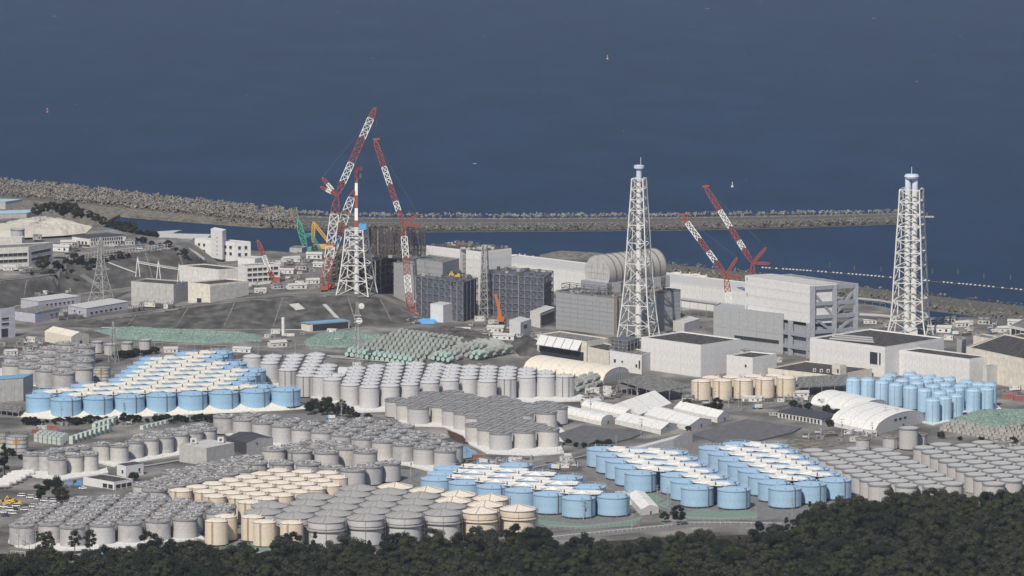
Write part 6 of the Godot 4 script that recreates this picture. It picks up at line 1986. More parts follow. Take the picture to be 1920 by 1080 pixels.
func make_towers_and_cranes() -> void:
	var R: Material = M.crane_red
	var W: Material = M.crane_white
	var s: Shape
	# stack with a single flue
	var at := Vector3(87.96, 10, -273.03)
	var t := thing("lattice_stack", "tall white lattice stack with one pale blue flue and antenna", "stack", at)
	var lv := []
	for e in [[0, 79], [11, 70.5], [24, 61], [38, 53], [52, 47], [66, 42], [78, 38], [88, 34], [95, 31], [102, 28.5], [109, 26.5]]:
		lv.append([float(e[0]) * 1.036, e[1] / 2.7 * 0.5 / 1.22])
	lattice_tower(t, lv, 0.32, 0.52, 0.33, M.tower_white)
	s = Shape.new()
	s.lathe([Vector2(2.4, 0), Vector2(2.0, 40), Vector2(1.7, 112)], 18, true)
	part("flue", s, M.tower_white, t)
	s = Shape.new()
	s.lathe([Vector2(1.9, 112), Vector2(1.9, 120)], 18, true)
	part("flue_top", s, M.stack_blue, t)
	s = Shape.new()
	s.lathe([Vector2(1.9, 119.4), Vector2(3.6, 120), Vector2(3.6, 122), Vector2(3.2, 122), Vector2(3.0, 120.4), Vector2(0, 120.4)], 14)
	part("crown", s, M.stack_blue, t)
	s = Shape.new()
	s.bar(Vector3(1.2, 120, 0), Vector3(1.2, 127.5, 0), 0.35)
	part("antenna", s, M.stack_blue, t)
	s = Shape.new()
	for k in 60:
		var a := k * 0.55
		s.blk(Vector3(cos(a) * 2.6, 4 + k * 1.7, sin(a) * 2.6), Vector3(1.3, 0.25, 1.3))
	part("stair", s, M.galvanised, t)
	# stack with twin flues
	at = Vector3(277.96, 10, -286.47)
	t = thing("lattice_stack", "broad white lattice stack with twin pale blue flues and disc crown", "stack", at)
	lv = []
	for e in [[0, 92], [13, 75], [26.5, 69], [39, 66], [50, 62], [60, 59], [69, 56.5], [78.5, 53], [87, 50], [95.5, 47.5], [104, 46]]:
		lv.append([float(e[0]), e[1] / 2.7 * 0.5 / 1.22])
	lattice_tower(t, lv, 0.28, 0.58, 0.38, M.tower_white)
	for k in [-2.4, 2.4]:
		s = Shape.new()
		s.lathe([Vector2(2.1, 0), Vector2(2.0, 103)], 18, true)
		part("flue", s, M.tower_white, t, Vector3(k, 0, 0))
		s = Shape.new()
		s.lathe([Vector2(2.05, 103), Vector2(2.05, 111), Vector2(1.5, 112)], 18, true)
		part("flue_top", s, M.stack_blue, t, Vector3(k, 0, 0))
	s = Shape.new()
	s.lathe([Vector2(0.4, 111.5), Vector2(4.6, 111.5), Vector2(5.2, 112.8), Vector2(4.4, 114.3), Vector2(1.5, 114.6), Vector2(0, 114.6)], 18)
	part("crown", s, M.stack_blue, t)
	s = Shape.new()
	s.bar(Vector3(0, 114, 0), Vector3(0, 119.5, 0), 0.4)
	part("antenna", s, M.stack_blue, t)
	s = Shape.new()
	for k in 60:
		var a := k * 0.5
		s.blk(Vector3(cos(a) * 5.0, 4 + k * 1.6, sin(a) * 3.0), Vector3(1.3, 0.25, 1.3))
	part("stair", s, M.galvanised, t)
	s = Shape.new()
	s.blk(Vector3(0, 3.5, 6), Vector3(9, 7, 7))
	part("plinth", s, M.white_wall, t)
	# cut down stack
	at = Vector3(-112.32, 24, -409.68)
	t = thing("cut_down_stack", "shortened white lattice stack on four spread legs beside the ruined building", "stack", at)
	lv = []
	for e in [[0, 74], [11, 62], [22, 54], [33, 47], [42, 42], [47.5, 40]]:
		lv.append([float(e[0]), e[1] / 2.56 * 0.5 / 1.2])
	lattice_tower(t, lv, 0.25, 0.58, 0.4, M.tower_white)
	s = Shape.new()
	s.lathe([Vector2(1.9, 0), Vector2(1.6, 48)], 16, true)
	part("flue", s, M.tower_white, t)
	s = Shape.new()
	s.blk(Vector3(4.5, 49.5, 0), Vector3(5.5, 4.0, 4.0))
	part("working_cage", s, M.tarp_blue, t)
	s = Shape.new()
	s.bar(Vector3(5, 51, 0), Vector3(5, 57, 0), 0.9)
	part("mast", s, M.dark_steel, t)

	# wire mast by the reactor buildings
	at = Vector3(-19.6, 10, -392.23)
	t = thing("wire_mast", "slender grey lattice mast in front of the white reactor building", "mast", at)
	lv = []
	for k in 9:
		lv.append([52.0 * k / 8.0, lerpf(3.4, 1.5, k / 8.0)])
	lattice_tower(t, lv, 0.3, 0.34, 0.24, M.galvanised)
	# transmission pylon on the hill
	at = Vector3(-301.62, 11.5, -460.12)
	t = thing("transmission_pylon", "grey steel transmission pylon on the hillside", "pylon", at)
	lv = [[0.0, 7.0], [8.0, 5.4], [15.0, 4.0], [21.0, 2.9], [27.0, 2.2], [33.0, 1.8], [39.0, 1.5], [45.0, 1.1], [48.0, 0.4]]
	lattice_tower(t, lv, 0.5, 0.3, 0.2, M.galvanised)
	for y in [24.0, 33.0, 42.0]:
		for k in [-1, 1]:
			s = Shape.new()
			s.bar(Vector3(k * 1.2, y, 0), Vector3(k * 6.5, y + 0.6, 0), 0.3)
			s.bar(Vector3(k * 1.2, y + 2.2, 0), Vector3(k * 6.5, y + 0.6, 0), 0.3)
			part("crossarm", s, M.galvanised, t)
	at = Vector3(-268.27, 10, -164.22)
	t = thing("transmission_pylon", "thin dark lattice pylon between the hooped tank and cream bank", "pylon", at)
	lv = [[0.0, 2.8], [6.0, 2.1], [12.0, 1.5], [18.0, 1.0], [23.0, 0.7], [27.5, 0.2]]
	lattice_tower(t, lv, 0.4, 0.16, 0.12, M.galvanised)
	# radio mast with dishes
	at = Vector3(-103.39, 10, -151.73)
	t = thing("radio_mast", "thin radio mast with two round white dishes in front of dark slope", "mast", at)
	lv = []
	for k in 8:
		lv.append([42.0 * k / 7.0, lerpf(2.2, 0.7, k / 7.0)])
	lattice_tower(t, lv, 0.4, 0.16, 0.12, M.galvanised)
	for e in [[30.0, 1.0, 2.2], [40.0, 2.6, 2.0]]:
		s = Shape.new()
		s.tube(Vector3(e[1], e[0], 1.0), Vector3(e[1], e[0], 1.8), e[2] * 0.7, e[2], 16)
		part("dish", s, M.offwhite, t)
	s = Shape.new()
	for k in 3:
		s.blk(Vector3(0, 29.0 + k * 2.2, 0), Vector3(4.6, 0.3, 4.6))
	part("gallery", s, M.galvanised, t)

	# cranes: big jib crane left
	t = thing("crawler_crane", "red and white lattice crane with long luffing jib, tallest of all", "crane", Vector3(-136.06, 24, -424.68))
	var o: Vector3 = t.position
	var foot := Vector3(-136.05, 25.56, -424.68) - o
	var joint := Vector3(-126.81, 94.57, -424.68) - o
	var tip := Vector3(-98.75, 158.19, -424.68) - o
	boom(t, foot, joint, 6.2, [[0.0, 0.34, R], [0.34, 0.46, W], [0.46, 0.50, R], [0.50, 0.80, W], [0.80, 1.0, R]])
	boom(t, joint, tip, 4.6, [[0.0, 0.15, R], [0.15, 0.37, W], [0.37, 0.66, R], [0.66, 0.88, W], [0.88, 1.0, R]], "jib_section")
	boom(t, joint, Vector3(-137.58, 107.39, -424.68) - o, 2.2, [[0.0, 0.3, R], [0.3, 0.65, W], [0.65, 1.0, R]], "mast_section")
	boom(t, joint, Vector3(-138.77, 100.79, -424.68) - o, 2.0, [[0.0, 0.35, R], [0.35, 0.65, W], [0.65, 1.0, R]], "mast_section")
	cable(t, Vector3(-137.58, 107.39, -424.68) - o, tip.lerp(joint, 0.1))
	cable(t, tip + Vector3(0.6, 0, 0), tip + Vector3(0.6, -13, 0))
	crane_body(t, Vector3.ZERO, R)
	# shorter boom next to it
	t = thing("crawler_crane", "short red and white lattice boom crane leaning beside the cut down stack", "crane", Vector3(-133.96, 24, -430.71))
	o = t.position
	boom(t, Vector3(-137.41, 33.79, -430.71) - o, Vector3(-114.63, 97.41, -430.71) - o, 5.6, [[0.0, 0.48, W], [0.48, 0.62, R], [0.62, 0.72, W], [0.72, 0.76, R], [0.76, 0.92, W], [0.92, 1.0, R]])
	crane_body(t, Vector3(2, 0, -6), R)
	# vertical telescopic mast
	t = thing("telescopic_crane", "upright red and white banded crane mast with hammer head above cut down stack", "crane", Vector3(-113.38, 24, -430.71))
	o = t.position
	var pts := [Vector3(-113.38, 24, -430.71), Vector3(-113.19, 70.51, -430.71), Vector3(-113.17, 75.59, -430.71), Vector3(-113.13, 84.55, -430.71), Vector3(-113.09, 93.91, -430.71), Vector3(-113.06, 102.86, -430.71), Vector3(-113.02, 112.59, -430.71)]
	for k in 6:
		s = Shape.new()
		s.bar(pts[k] - o, pts[k + 1] - o, 2.6 - 0.14 * k)
		part("mast_section", s, [W, R, W, R, W, R][k], t)
	var top: Vector3 = pts[6] - o
	s = Shape.new()
	s.blk(top + Vector3(1.2, 1.0, 0), Vector3(6.0, 2.2, 2.4))
	part("head", s, R, t)
	s = Shape.new()
	s.blk(top + Vector3(3.0, -4.5, 0), Vector3(1.4, 3.4, 1.4))
	part("hook_block", s, M.dark_steel, t)
	# crane in front of the white reactor building
	t = thing("crawler_crane", "red and white jib crane standing before the grey annex", "crane", Vector3(-73.25, 10, -403.75))
	o = t.position
	foot = Vector3(-73.63, 11.94, -403.75) - o
	joint = Vector3(-78.46, 75.97, -403.75) - o
	tip = Vector3(-98.62, 136.99, -403.75) - o
	boom(t, foot, joint, 4.4, [[0.0, 0.22, R], [0.22, 0.42, W], [0.42, 0.62, R], [0.62, 0.86, W], [0.86, 1.0, R]])
	boom(t, joint, tip, 3.6, [[0.0, 0.16, R], [0.16, 0.27, W], [0.27, 0.47, R], [0.47, 0.68, W], [0.68, 1.0, R]], "jib_section")
	boom(t, joint, Vector3(-67.67, 82.93, -403.75) - o, 1.6, [[0.0, 1.0, R]], "mast_section")
	boom(t, joint, Vector3(-66.92, 74.42, -403.75) - o, 1.5, [[0.0, 1.0, R]], "mast_section")
	boom(t, Vector3(-71.31, 13.11, -403.75) - o, Vector3(-62, 38.37, -403.75) - o, 2.6, [[0.0, 0.22, R], [0.22, 0.62, W], [0.62, 1.0, R]], "mast_section")
	cable(t, Vector3(-67.67, 82.93, -403.75) - o, tip)
	cable(t, Vector3(-66.92, 74.42, -403.75) - o, Vector3(-62, 38.37, -403.75) - o)
	s = Shape.new()
	s.bar(tip + Vector3(-1.5, 0.3, 0), tip + Vector3(3.5, 0.6, 0), 1.2)
	part("jib_head", s, R, t)
	crane_body(t, Vector3(2, 0, 0), R)
	# right hand pair
	t = thing("crawler_crane", "red and white jib crane with foot beside the pale service building", "crane", Vector3(154.26, 10, -286.47))
	o = t.position
	foot = Vector3(154.24, 12.26, -286.47) - o
	joint = Vector3(149.17, 53.19, -286.47) - o
	tip = Vector3(118.1, 95.86, -286.47) - o
	boom(t, foot, joint, 3.8, [[0.0, 0.12, W], [0.12, 0.40, R], [0.40, 0.72, W], [0.72, 1.0, R]])
	boom(t, joint, tip, 3.4, [[0.0, 0.24, R], [0.24, 0.40, W], [0.40, 0.60, R], [0.60, 0.88, W], [0.88, 1.0, R]], "jib_section")
	boom(t, joint, Vector3(156.9, 65.93, -286.47) - o, 1.6, [[0.0, 1.0, R]], "mast_section")
	boom(t, joint, Vector3(160.7, 52.44, -286.47) - o, 1.5, [[0.0, 1.0, R]], "mast_section")
	boom(t, Vector3(166.93, 10, -286.47) - o, Vector3(170.58, 20.53, -286.47) - o, 1.6, [[0.0, 1.0, R]], "mast_section")
	cable(t, Vector3(156.9, 65.93, -286.47) - o, tip)
	s = Shape.new()
	s.bar(tip + Vector3(-2, 0.2, 0), tip + Vector3(3, 0.5, 0), 1.1)
	part("jib_head", s, R, t)
	crane_body(t, Vector3(3, 0, 2), R)
	t = thing("crawler_crane", "red and white jib crane rising from behind the white cantilever cover", "crane", Vector3(171.81, 10, -346.9))
	o = t.position
	foot = Vector3(171.78, 13.83, -346.9) - o
	joint = Vector3(170.76, 54.71, -346.9) - o
	tip = Vector3(136.78, 109.15, -346.9) - o
	boom(t, foot, joint, 3.6, [[0.0, 0.5, W], [0.5, 1.0, R]])
	boom(t, joint, tip, 3.4, [[0.0, 0.19, R], [0.19, 0.29, W], [0.29, 0.47, R], [0.47, 0.69, W], [0.69, 1.0, R]], "jib_section")
	boom(t, joint, Vector3(180.53, 65.77, -346.9) - o, 1.6, [[0.0, 1.0, R]], "mast_section")
	boom(t, joint, Vector3(183.26, 54.33, -346.9) - o, 1.5, [[0.0, 1.0, R]], "mast_section")
	cable(t, Vector3(180.53, 65.77, -346.9) - o, tip)
	s = Shape.new()
	s.bar(tip + Vector3(-2, 0.2, 0), tip + Vector3(3, 0.5, 0), 1.1)
	part("jib_head", s, R, t)
	crane_body(t, Vector3.ZERO, R)
	# small cranes
	t = thing("crawler_crane", "red tipped white lattice crane beside the office house", "crane", Vector3(-175.52, 23, -478.25))
	o = t.position
	boom(t, Vector3(-175.9, 24.98, -478.25) - o, Vector3(-187.5, 55.5, -478.25) - o, 2.8, [[0.0, 0.25, R], [0.25, 0.62, W], [0.62, 1.0, R]], "boom_section", 0.45)
	crane_body(t, Vector3(2, 0, 0), R)
	t = thing("crawler_crane", "orange hydraulic boom crane below the dark steel cover", "crane", Vector3(-8.37, 10, -358.12))
	o = t.position
	s = Shape.new()
	s.bar(Vector3(-8.37, 12.3, -358.12) - o, Vector3(-9.13, 19.98, -358.12) - o, 2.6)
	s.bar(Vector3(-9.13, 19.6, -358.12) - o, Vector3(-11.79, 30.72, -358.12) - o, 1.9)
	part("boom_section", s, M.crane_orange, t)
	crane_body(t, Vector3(0, 0, 0), M.crane_orange)
	t = thing("quay_crane", "green lattice crane on the quay beside the yellow one", "crane", Vector3(-162.17, 12, -757.94))
	o = t.position
	var G: Material = M.crane_green
	boom(t, Vector3(-163.85, 14.57, -757.94) - o, Vector3(-170.08, 38.49, -757.94) - o, 4.4, [[0.0, 1.0, G]], "boom_section", 0.7)
	boom(t, Vector3(-167.2, 23.97, -757.94) - o, Vector3(-159.96, 27.39, -757.94) - o, 2.4, [[0.0, 1.0, G]], "mast_section", 0.5)
	boom(t, Vector3(-159.96, 27.39, -757.94) - o, Vector3(-151.55, 12.86, -757.94) - o, 1.8, [[0.0, 1.0, G]], "mast_section", 0.4)
	crane_body(t, Vector3.ZERO, G)
	t = thing("quay_crane", "yellow derrick crane on the quay behind the lattice booms", "crane", Vector3(-150.83, 12, -772.06))
	o = t.position
	boom(t, Vector3(-158.9, 18.44, -772.06) - o, Vector3(-158.38, 35.16, -772.06) - o, 2.4, [[0.0, 1.0, M.crane_yellow]], "mast_section", 0.55)
	boom(t, Vector3(-158.38, 34.73, -772.06) - o, Vector3(-145.69, 18.01, -772.06) - o, 2.0, [[0.0, 1.0, M.crane_yellow]], "mast_section", 0.5)
	s = Shape.new()
	s.blk(Vector3(0, 3.5, 0), Vector3(16, 3.0, 6))
	part("deck", s, M.crane_yellow, t)
	crane_body(t, Vector3(0, 0, 0), M.crane_yellow)

	# A frame poles of the switch house
	var tops := [Vector3(-274.21, 46.51, -454.6), Vector3(-258.09, 45.27, -442.28), Vector3(-241.86, 44.8, -427.01)]
	t = thing("busbar_gantry", "three white A frame poles joined by a beam on the switch house roof", "gantry", tops[0])
	for k in 3:
		var p: Vector3 = tops[k] - t.position
		for e in [-1.6, 1.6]:
			s = Shape.new()
			s.bar(p, p + Vector3(e, -15.5, 0), 0.55)
			part("pole", s, M.tower_white, t)
	for k in 2:
		s = Shape.new()
		var p: Vector3 = tops[k] - t.position + Vector3(0, -5, 0)
		var q: Vector3 = tops[k + 1] - t.position + Vector3(0, -5, 0)
		s.bar(p, q, 0.4)
		s.bar(p + Vector3.UP * 1.2, q + Vector3.UP * 1.2, 0.3)
		for i in 8:
			s.bar(p.lerp(q, i / 8.0), p.lerp(q, (i + 1) / 8.0) + Vector3.UP * 1.2, 0.22)
		part("beam", s, M.tower_white, t)
	# white chimney
	t = thing("chimney", "plain white cylinder chimney below the dark slope", "chimney", Vector3(-160.23, 10, -294.59))
	s = Shape.new()
	s.lathe([Vector2(1.15, 0), Vector2(1.15, 12.5), Vector2(0.9, 12.7), Vector2(0, 12.7)], 16)
	part("shaft", s, M.white_wall, t)
	s = Shape.new()
	s.blk(Vector3(4, 0.8, 2), Vector3(8, 1.6, 3))
	part("base", s, M.offwhite, t)


# ---------------------------------------------------------------- small things
func utility_pole(h: float) -> Node3D:
	var o := proto("utility_pole", "pole")
	var s := Shape.new()
	s.tube(Vector3.ZERO, Vector3.UP * h, 0.2, 0.13, 6)
	part("shaft", s, M.pipe_grey, o)
	for y in [h - 0.8, h - 2.4]:
		s = Shape.new()
		s.bar(Vector3(-1.3, y, 0), Vector3(1.3, y, 0), 0.16)
		for k in [-1.1, 0.0, 1.1]:
			s.tube(Vector3(k, y, 0), Vector3(k, y + 0.4, 0), 0.1, 0.1, 5)
		part("crossarm", s, M.steel, o)
	s = Shape.new()
	s.tube(Vector3(0.4, h - 4.6, 0), Vector3(0.4, h - 3.4, 0), 0.32, 0.32, 8)
	part("transformer", s, M.steel, o)
	return o

func car(m: Material, van: bool) -> Node3D:
	var o := proto("parked_car", "car")
	var l := 4.4
	var prof := [Vector2(-2.2, 0.35), Vector2(-2.2, 0.85), Vector2(-1.3, 0.98), Vector2(1.9, 1.0), Vector2(2.2, 0.8), Vector2(2.2, 0.35)]
	var cab := [Vector2(-1.3, 0.96), Vector2(-0.7, 1.5), Vector2(1.2, 1.55), Vector2(1.9, 0.98)]
	if van:
		cab = [Vector2(-1.8, 0.9), Vector2(-1.4, 1.75), Vector2(2.0, 1.85), Vector2(2.15, 0.98)]
	for e in [[prof, 0.85, m, "body"], [cab, 0.74, M.glass, "cabin"]]:
		var s := Shape.new()
		var pr: Array = e[0]
		for i in pr.size():
			var p: Vector2 = pr[i]
			var q: Vector2 = pr[(i + 1) % pr.size()]
			var w: float = e[1]
			s.quad(Vector3(p.x, p.y, -w), Vector3(q.x, q.y, -w), Vector3(q.x, q.y, w), Vector3(p.x, p.y, w), Vector3(p.x + q.x, p.y + q.y - 1.6, 0))
		for i in range(1, pr.size() - 1):
			for sd in [-1, 1]:
				s.face(Vector3(pr[0].x, pr[0].y, sd * e[1]), Vector3(pr[i].x, pr[i].y, sd * e[1]), Vector3(pr[i + 1].x, pr[i + 1].y, sd * e[1]), Vector3(0, 0, sd))
		part(e[3], s, e[2], o)
	var rf := Shape.new()
	rf.blk(Vector3((cab[1].x + cab[2].x) * 0.5, cab[2].y + 0.02, 0), Vector3(cab[2].x - cab[1].x + 0.1, 0.08, 1.5))
	part("roof", rf, m, o)
	for x in [-1.4, 1.4]:
		for z in [-0.8, 0.8]:
			var s := Shape.new()
			s.tube(Vector3(x, 0.33, z - 0.12), Vector3(x, 0.33, z + 0.12), 0.33, 0.33, 10)
			part("wheel", s, M.tyre, o)
	return o

func digger(called: String, m: Material) -> Node3D:
	var o := proto(called, "machine")
	for k in [-1.1, 1.1]:
		var s := Shape.new()
		s.blk(Vector3(0, 0.5, k), Vector3(3.6, 0.9, 0.6))
		part("track", s, M.dark_steel, o)
	var b := Shape.new()
	b.blk(Vector3(0.3, 1.7, 0), Vector3(3.0, 1.3, 2.4))
	b.blk(Vector3(1.3, 2.2, 0), Vector3(1.2, 1.0, 2.3))
	part("body", b, m, o)
	b = Shape.new()
	b.blk(Vector3(-0.8, 2.6, 0.6), Vector3(1.2, 1.5, 1.0))
	part("cab", b, M.glass, o)
	b = Shape.new()
	b.bar(Vector3(-1.0, 1.8, -0.4), Vector3(-3.0, 4.0, -0.4), 0.5)
	b.bar(Vector3(-3.0, 4.0, -0.4), Vector3(-4.6, 1.4, -0.4), 0.4)
	part("arm", b, m, o)
	b = Shape.new()
	b.blk(Vector3(-4.6, 1.0, -0.4), Vector3(0.9, 0.9, 1.2))
	part("bucket", b, M.dark_steel, o)
	return o

func crate(called: String, size: Vector3, m: Material, ribs: int) -> Node3D:
	var o := proto(called, "container")
	var s := Shape.new()
	s.blk(Vector3(0, size.y * 0.5, 0), size)
	part("body", s, m, o)
	s = Shape.new()
	for k in ribs + 1:
		var x := size.x * (float(k) / ribs - 0.5)
		s.blk(Vector3(x, size.y * 0.5, size.z * 0.5), Vector3(0.12, size.y, 0.16))
		s.blk(Vector3(x, size.y, 0), Vector3(0.12, 0.1, size.z))
	s.blk(Vector3(0, size.y - 0.07, size.z * 0.5), Vector3(size.x, 0.14, 0.2))
	part("frame", s, M.pipe_grey, o)
	return o

func drum(r: float, l: float, m: Material) -> Node3D:
	var o := proto("steel_drum", "drum")
	var s := Shape.new()
	s.tube(Vector3(0, 0, 0), Vector3(0, 0, -l), r, r, 16, false)
	part("body", s, m, o)
	s = Shape.new()
	s.tube(Vector3(0, 0, 0.0), Vector3(0, 0, 0.22), r * 0.98, r * 0.86, 16)
	part("end_cap", s, m, o)
	s = Shape.new()
	s.tube(Vector3(0, 0, -l), Vector3(0, 0, -l - 0.22), r * 0.98, r * 0.86, 16)
	part("end_cap", s, m, o)
	s = Shape.new()
	s.blk(Vector3(0, -r * 0.86, -l * 0.25), Vector3(r * 1.3, r * 0.4, 0.5))
	part("saddle", s, M.offwhite, o)
	s = Shape.new()
	s.blk(Vector3(0, -r * 0.86, -l * 0.75), Vector3(r * 1.3, r * 0.4, 0.5))
	part("saddle", s, M.offwhite, o)
	return o

func drum_block(protos: Array, o: Vector3, e: Vector3, n_: int, axis: Vector3, deep: int, label: String, group: String) -> void:
	var turn := atan2(-axis.x, -axis.z)
	var r := 1.62
	for j in deep:
		for i in n_:
			var p := o + e * i + axis * j + Vector3(rng.randf_range(-0.15, 0.15), 0, rng.randf_range(-0.4, 0.4))
			copy(protos[0] if j == 0 else protos[1 + rng.randi() % 2], Vector3(p.x, GROUND + r + 0.35, p.z), turn + rng.randf_range(-0.02, 0.02), label % ["lower", NTH[j], NTH[i]], group)
			if i < n_ - 1 or n_ < 3:
				var q := p + e * 0.5
				copy(protos[0] if j == 0 else protos[1 + rng.randi() % 2], Vector3(q.x, GROUND + r * 2.85 + 0.35, q.z), turn, label % ["upper", NTH[j], NTH[i]], group)

func fence(called: String, label: String, pts: Array, h: float, m: Material, step := 4.0) -> void:
	var t := thing(called, label, "fence", pts[0])
	var o: Vector3 = pts[0]
	for i in pts.size() - 1:
		var a: Vector3 = pts[i] - o
		var b: Vector3 = pts[i + 1] - o
		var s := Shape.new()
		s.bar(a + Vector3.UP * h, b + Vector3.UP * h, 0.35, 0.14)
		part("rail", s, m, t)
		var n_ := int(a.distance_to(b) / step) + 1
		for k in n_:
			s = Shape.new()
			var p := a.lerp(b, float(k) / n_)
			s.bar(p - Vector3.UP * 0.3, p + Vector3.UP * h, 0.16)
			part("post", s, m, t)

func mound(called: String, label: String, category: String, poly: Array, h: float, m: Material, rough: float) -> void:
	var t := thing(called, label, category, poly[0])
	var ctr := Vector3.ZERO
	for p in poly:
		ctr += p / poly.size()
	var s := Shape.new()
	var rings := 12
	var n_ := poly.size() * 10
	var g := []
	for i in rings + 1:
		var row := []
		for k in n_:
			var f := float(k) / n_ * poly.size()
			var p: Vector3 = poly[int(f)].lerp(poly[(int(f) + 1) % poly.size()], f - int(f))
			var q: Vector3 = ctr.lerp(p, float(i) / rings) - poly[0]
			q.y = h * (1.0 - pow(float(i) / rings, 6.0)) + (rng.randf_range(-rough, rough) if i < rings else -0.3)
			row.append(q)
		g.append(row)
	for i in rings:
		for k in n_:
			var j := (k + 1) % n_
			s.face(g[i][k], g[i + 1][k], g[i + 1][j], Vector3.UP)
			s.face(g[i][k], g[i + 1][j], g[i][j], Vector3.UP)
	part("heap", s, m, t)

func pipe_run(label: String, pts: Array, r: float, m: Material, h: float, group := "") -> void:
	var t := thing("pipeline", label, "pipeline", pts[0], group)
	var o: Vector3 = pts[0]
	for i in pts.size() - 1:
		var s := Shape.new()
		s.tube(pts[i] - o + Vector3.UP * h, pts[i + 1] - o + Vector3.UP * h, r, r, 8)
		part("pipe", s, m, t)
		var n_ := int(pts[i].distance_to(pts[i + 1]) / 9.0) + 1
		for k in n_:
			s = Shape.new()
			var p: Vector3 = pts[i].lerp(pts[i + 1], float(k) / n_) - o
			s.bar(p - Vector3.UP * 0.2, p + Vector3.UP * h, 0.25)
			part("support", s, M.steel, t)

func equipment(kind: int) -> Node3D:
	var o := proto(["site_cabin", "pump_skid", "generator_unit", "pipe_stack"][kind], ["cabin", "pump", "generator", "pipes"][kind])
	var s := Shape.new()
	if kind == 0:
		s.blk(Vector3(0, 1.3, 0), Vector3(5.4, 2.6, 2.4))
		part("body", s, M.offwhite, o)
		s = Shape.new()
		s.blk(Vector3(0, 2.66, 0), Vector3(5.6, 0.12, 2.6))
		part("roof", s, M.pale_roof, o)
		for x in [-1.8, 1.9]:
			s = Shape.new()
			s.blk(Vector3(x, 1.6, 1.22), Vector3(0.7, 0.6, 0.08))
			part("window", s, M.glass, o)
	elif kind == 1:
		s.blk(Vector3(0, 0.25, 0), Vector3(4.4, 0.4, 2.4))
		part("base", s, M.dark_steel, o)
		s = Shape.new()
		s.tube(Vector3(-1.6, 1.2, 0), Vector3(1.0, 1.2, 0), 0.7, 0.7, 10)
		part("pump", s, M.pipe_grey, o)
		s = Shape.new()
		s.tube(Vector3(1.6, 0.4, 0.4), Vector3(1.6, 2.8, 0.4), 0.35, 0.35, 8)
		s.bar(Vector3(1.6, 2.7, 0.4), Vector3(1.6, 2.7, -3.4), 0.5)
		part("pipe", s, M.galvanised, o)
	elif kind == 2:
		s.blk(Vector3(0, 1.2, 0), Vector3(4.0, 2.2, 1.8))
		part("housing", s, M.steel, o)
		s = Shape.new()
		s.tube(Vector3(1.2, 2.2, 0), Vector3(1.2, 3.2, 0), 0.25, 0.25, 8)
		part("exhaust", s, M.dark_steel, o)
		s = Shape.new()
		s.blk(Vector3(-0.6, 1.2, 0.93), Vector3(1.6, 1.3, 0.08))
		part("grille", s, M.dark_steel, o)
	else:
		for k in 5:
			s = Shape.new()
			var z := (k % 3 - 1) * 0.75 + (0.37 if k > 2 else 0.0)
			s.tube(Vector3(-3.5, 0.4 + (0.65 if k > 2 else 0.0), z), Vector3(3.5, 0.4 + (0.65 if k > 2 else 0.0), z), 0.36, 0.36, 8)
			part("pipe", s, M.pipe_grey if k % 2 else M.rust_steel, o)
	return o


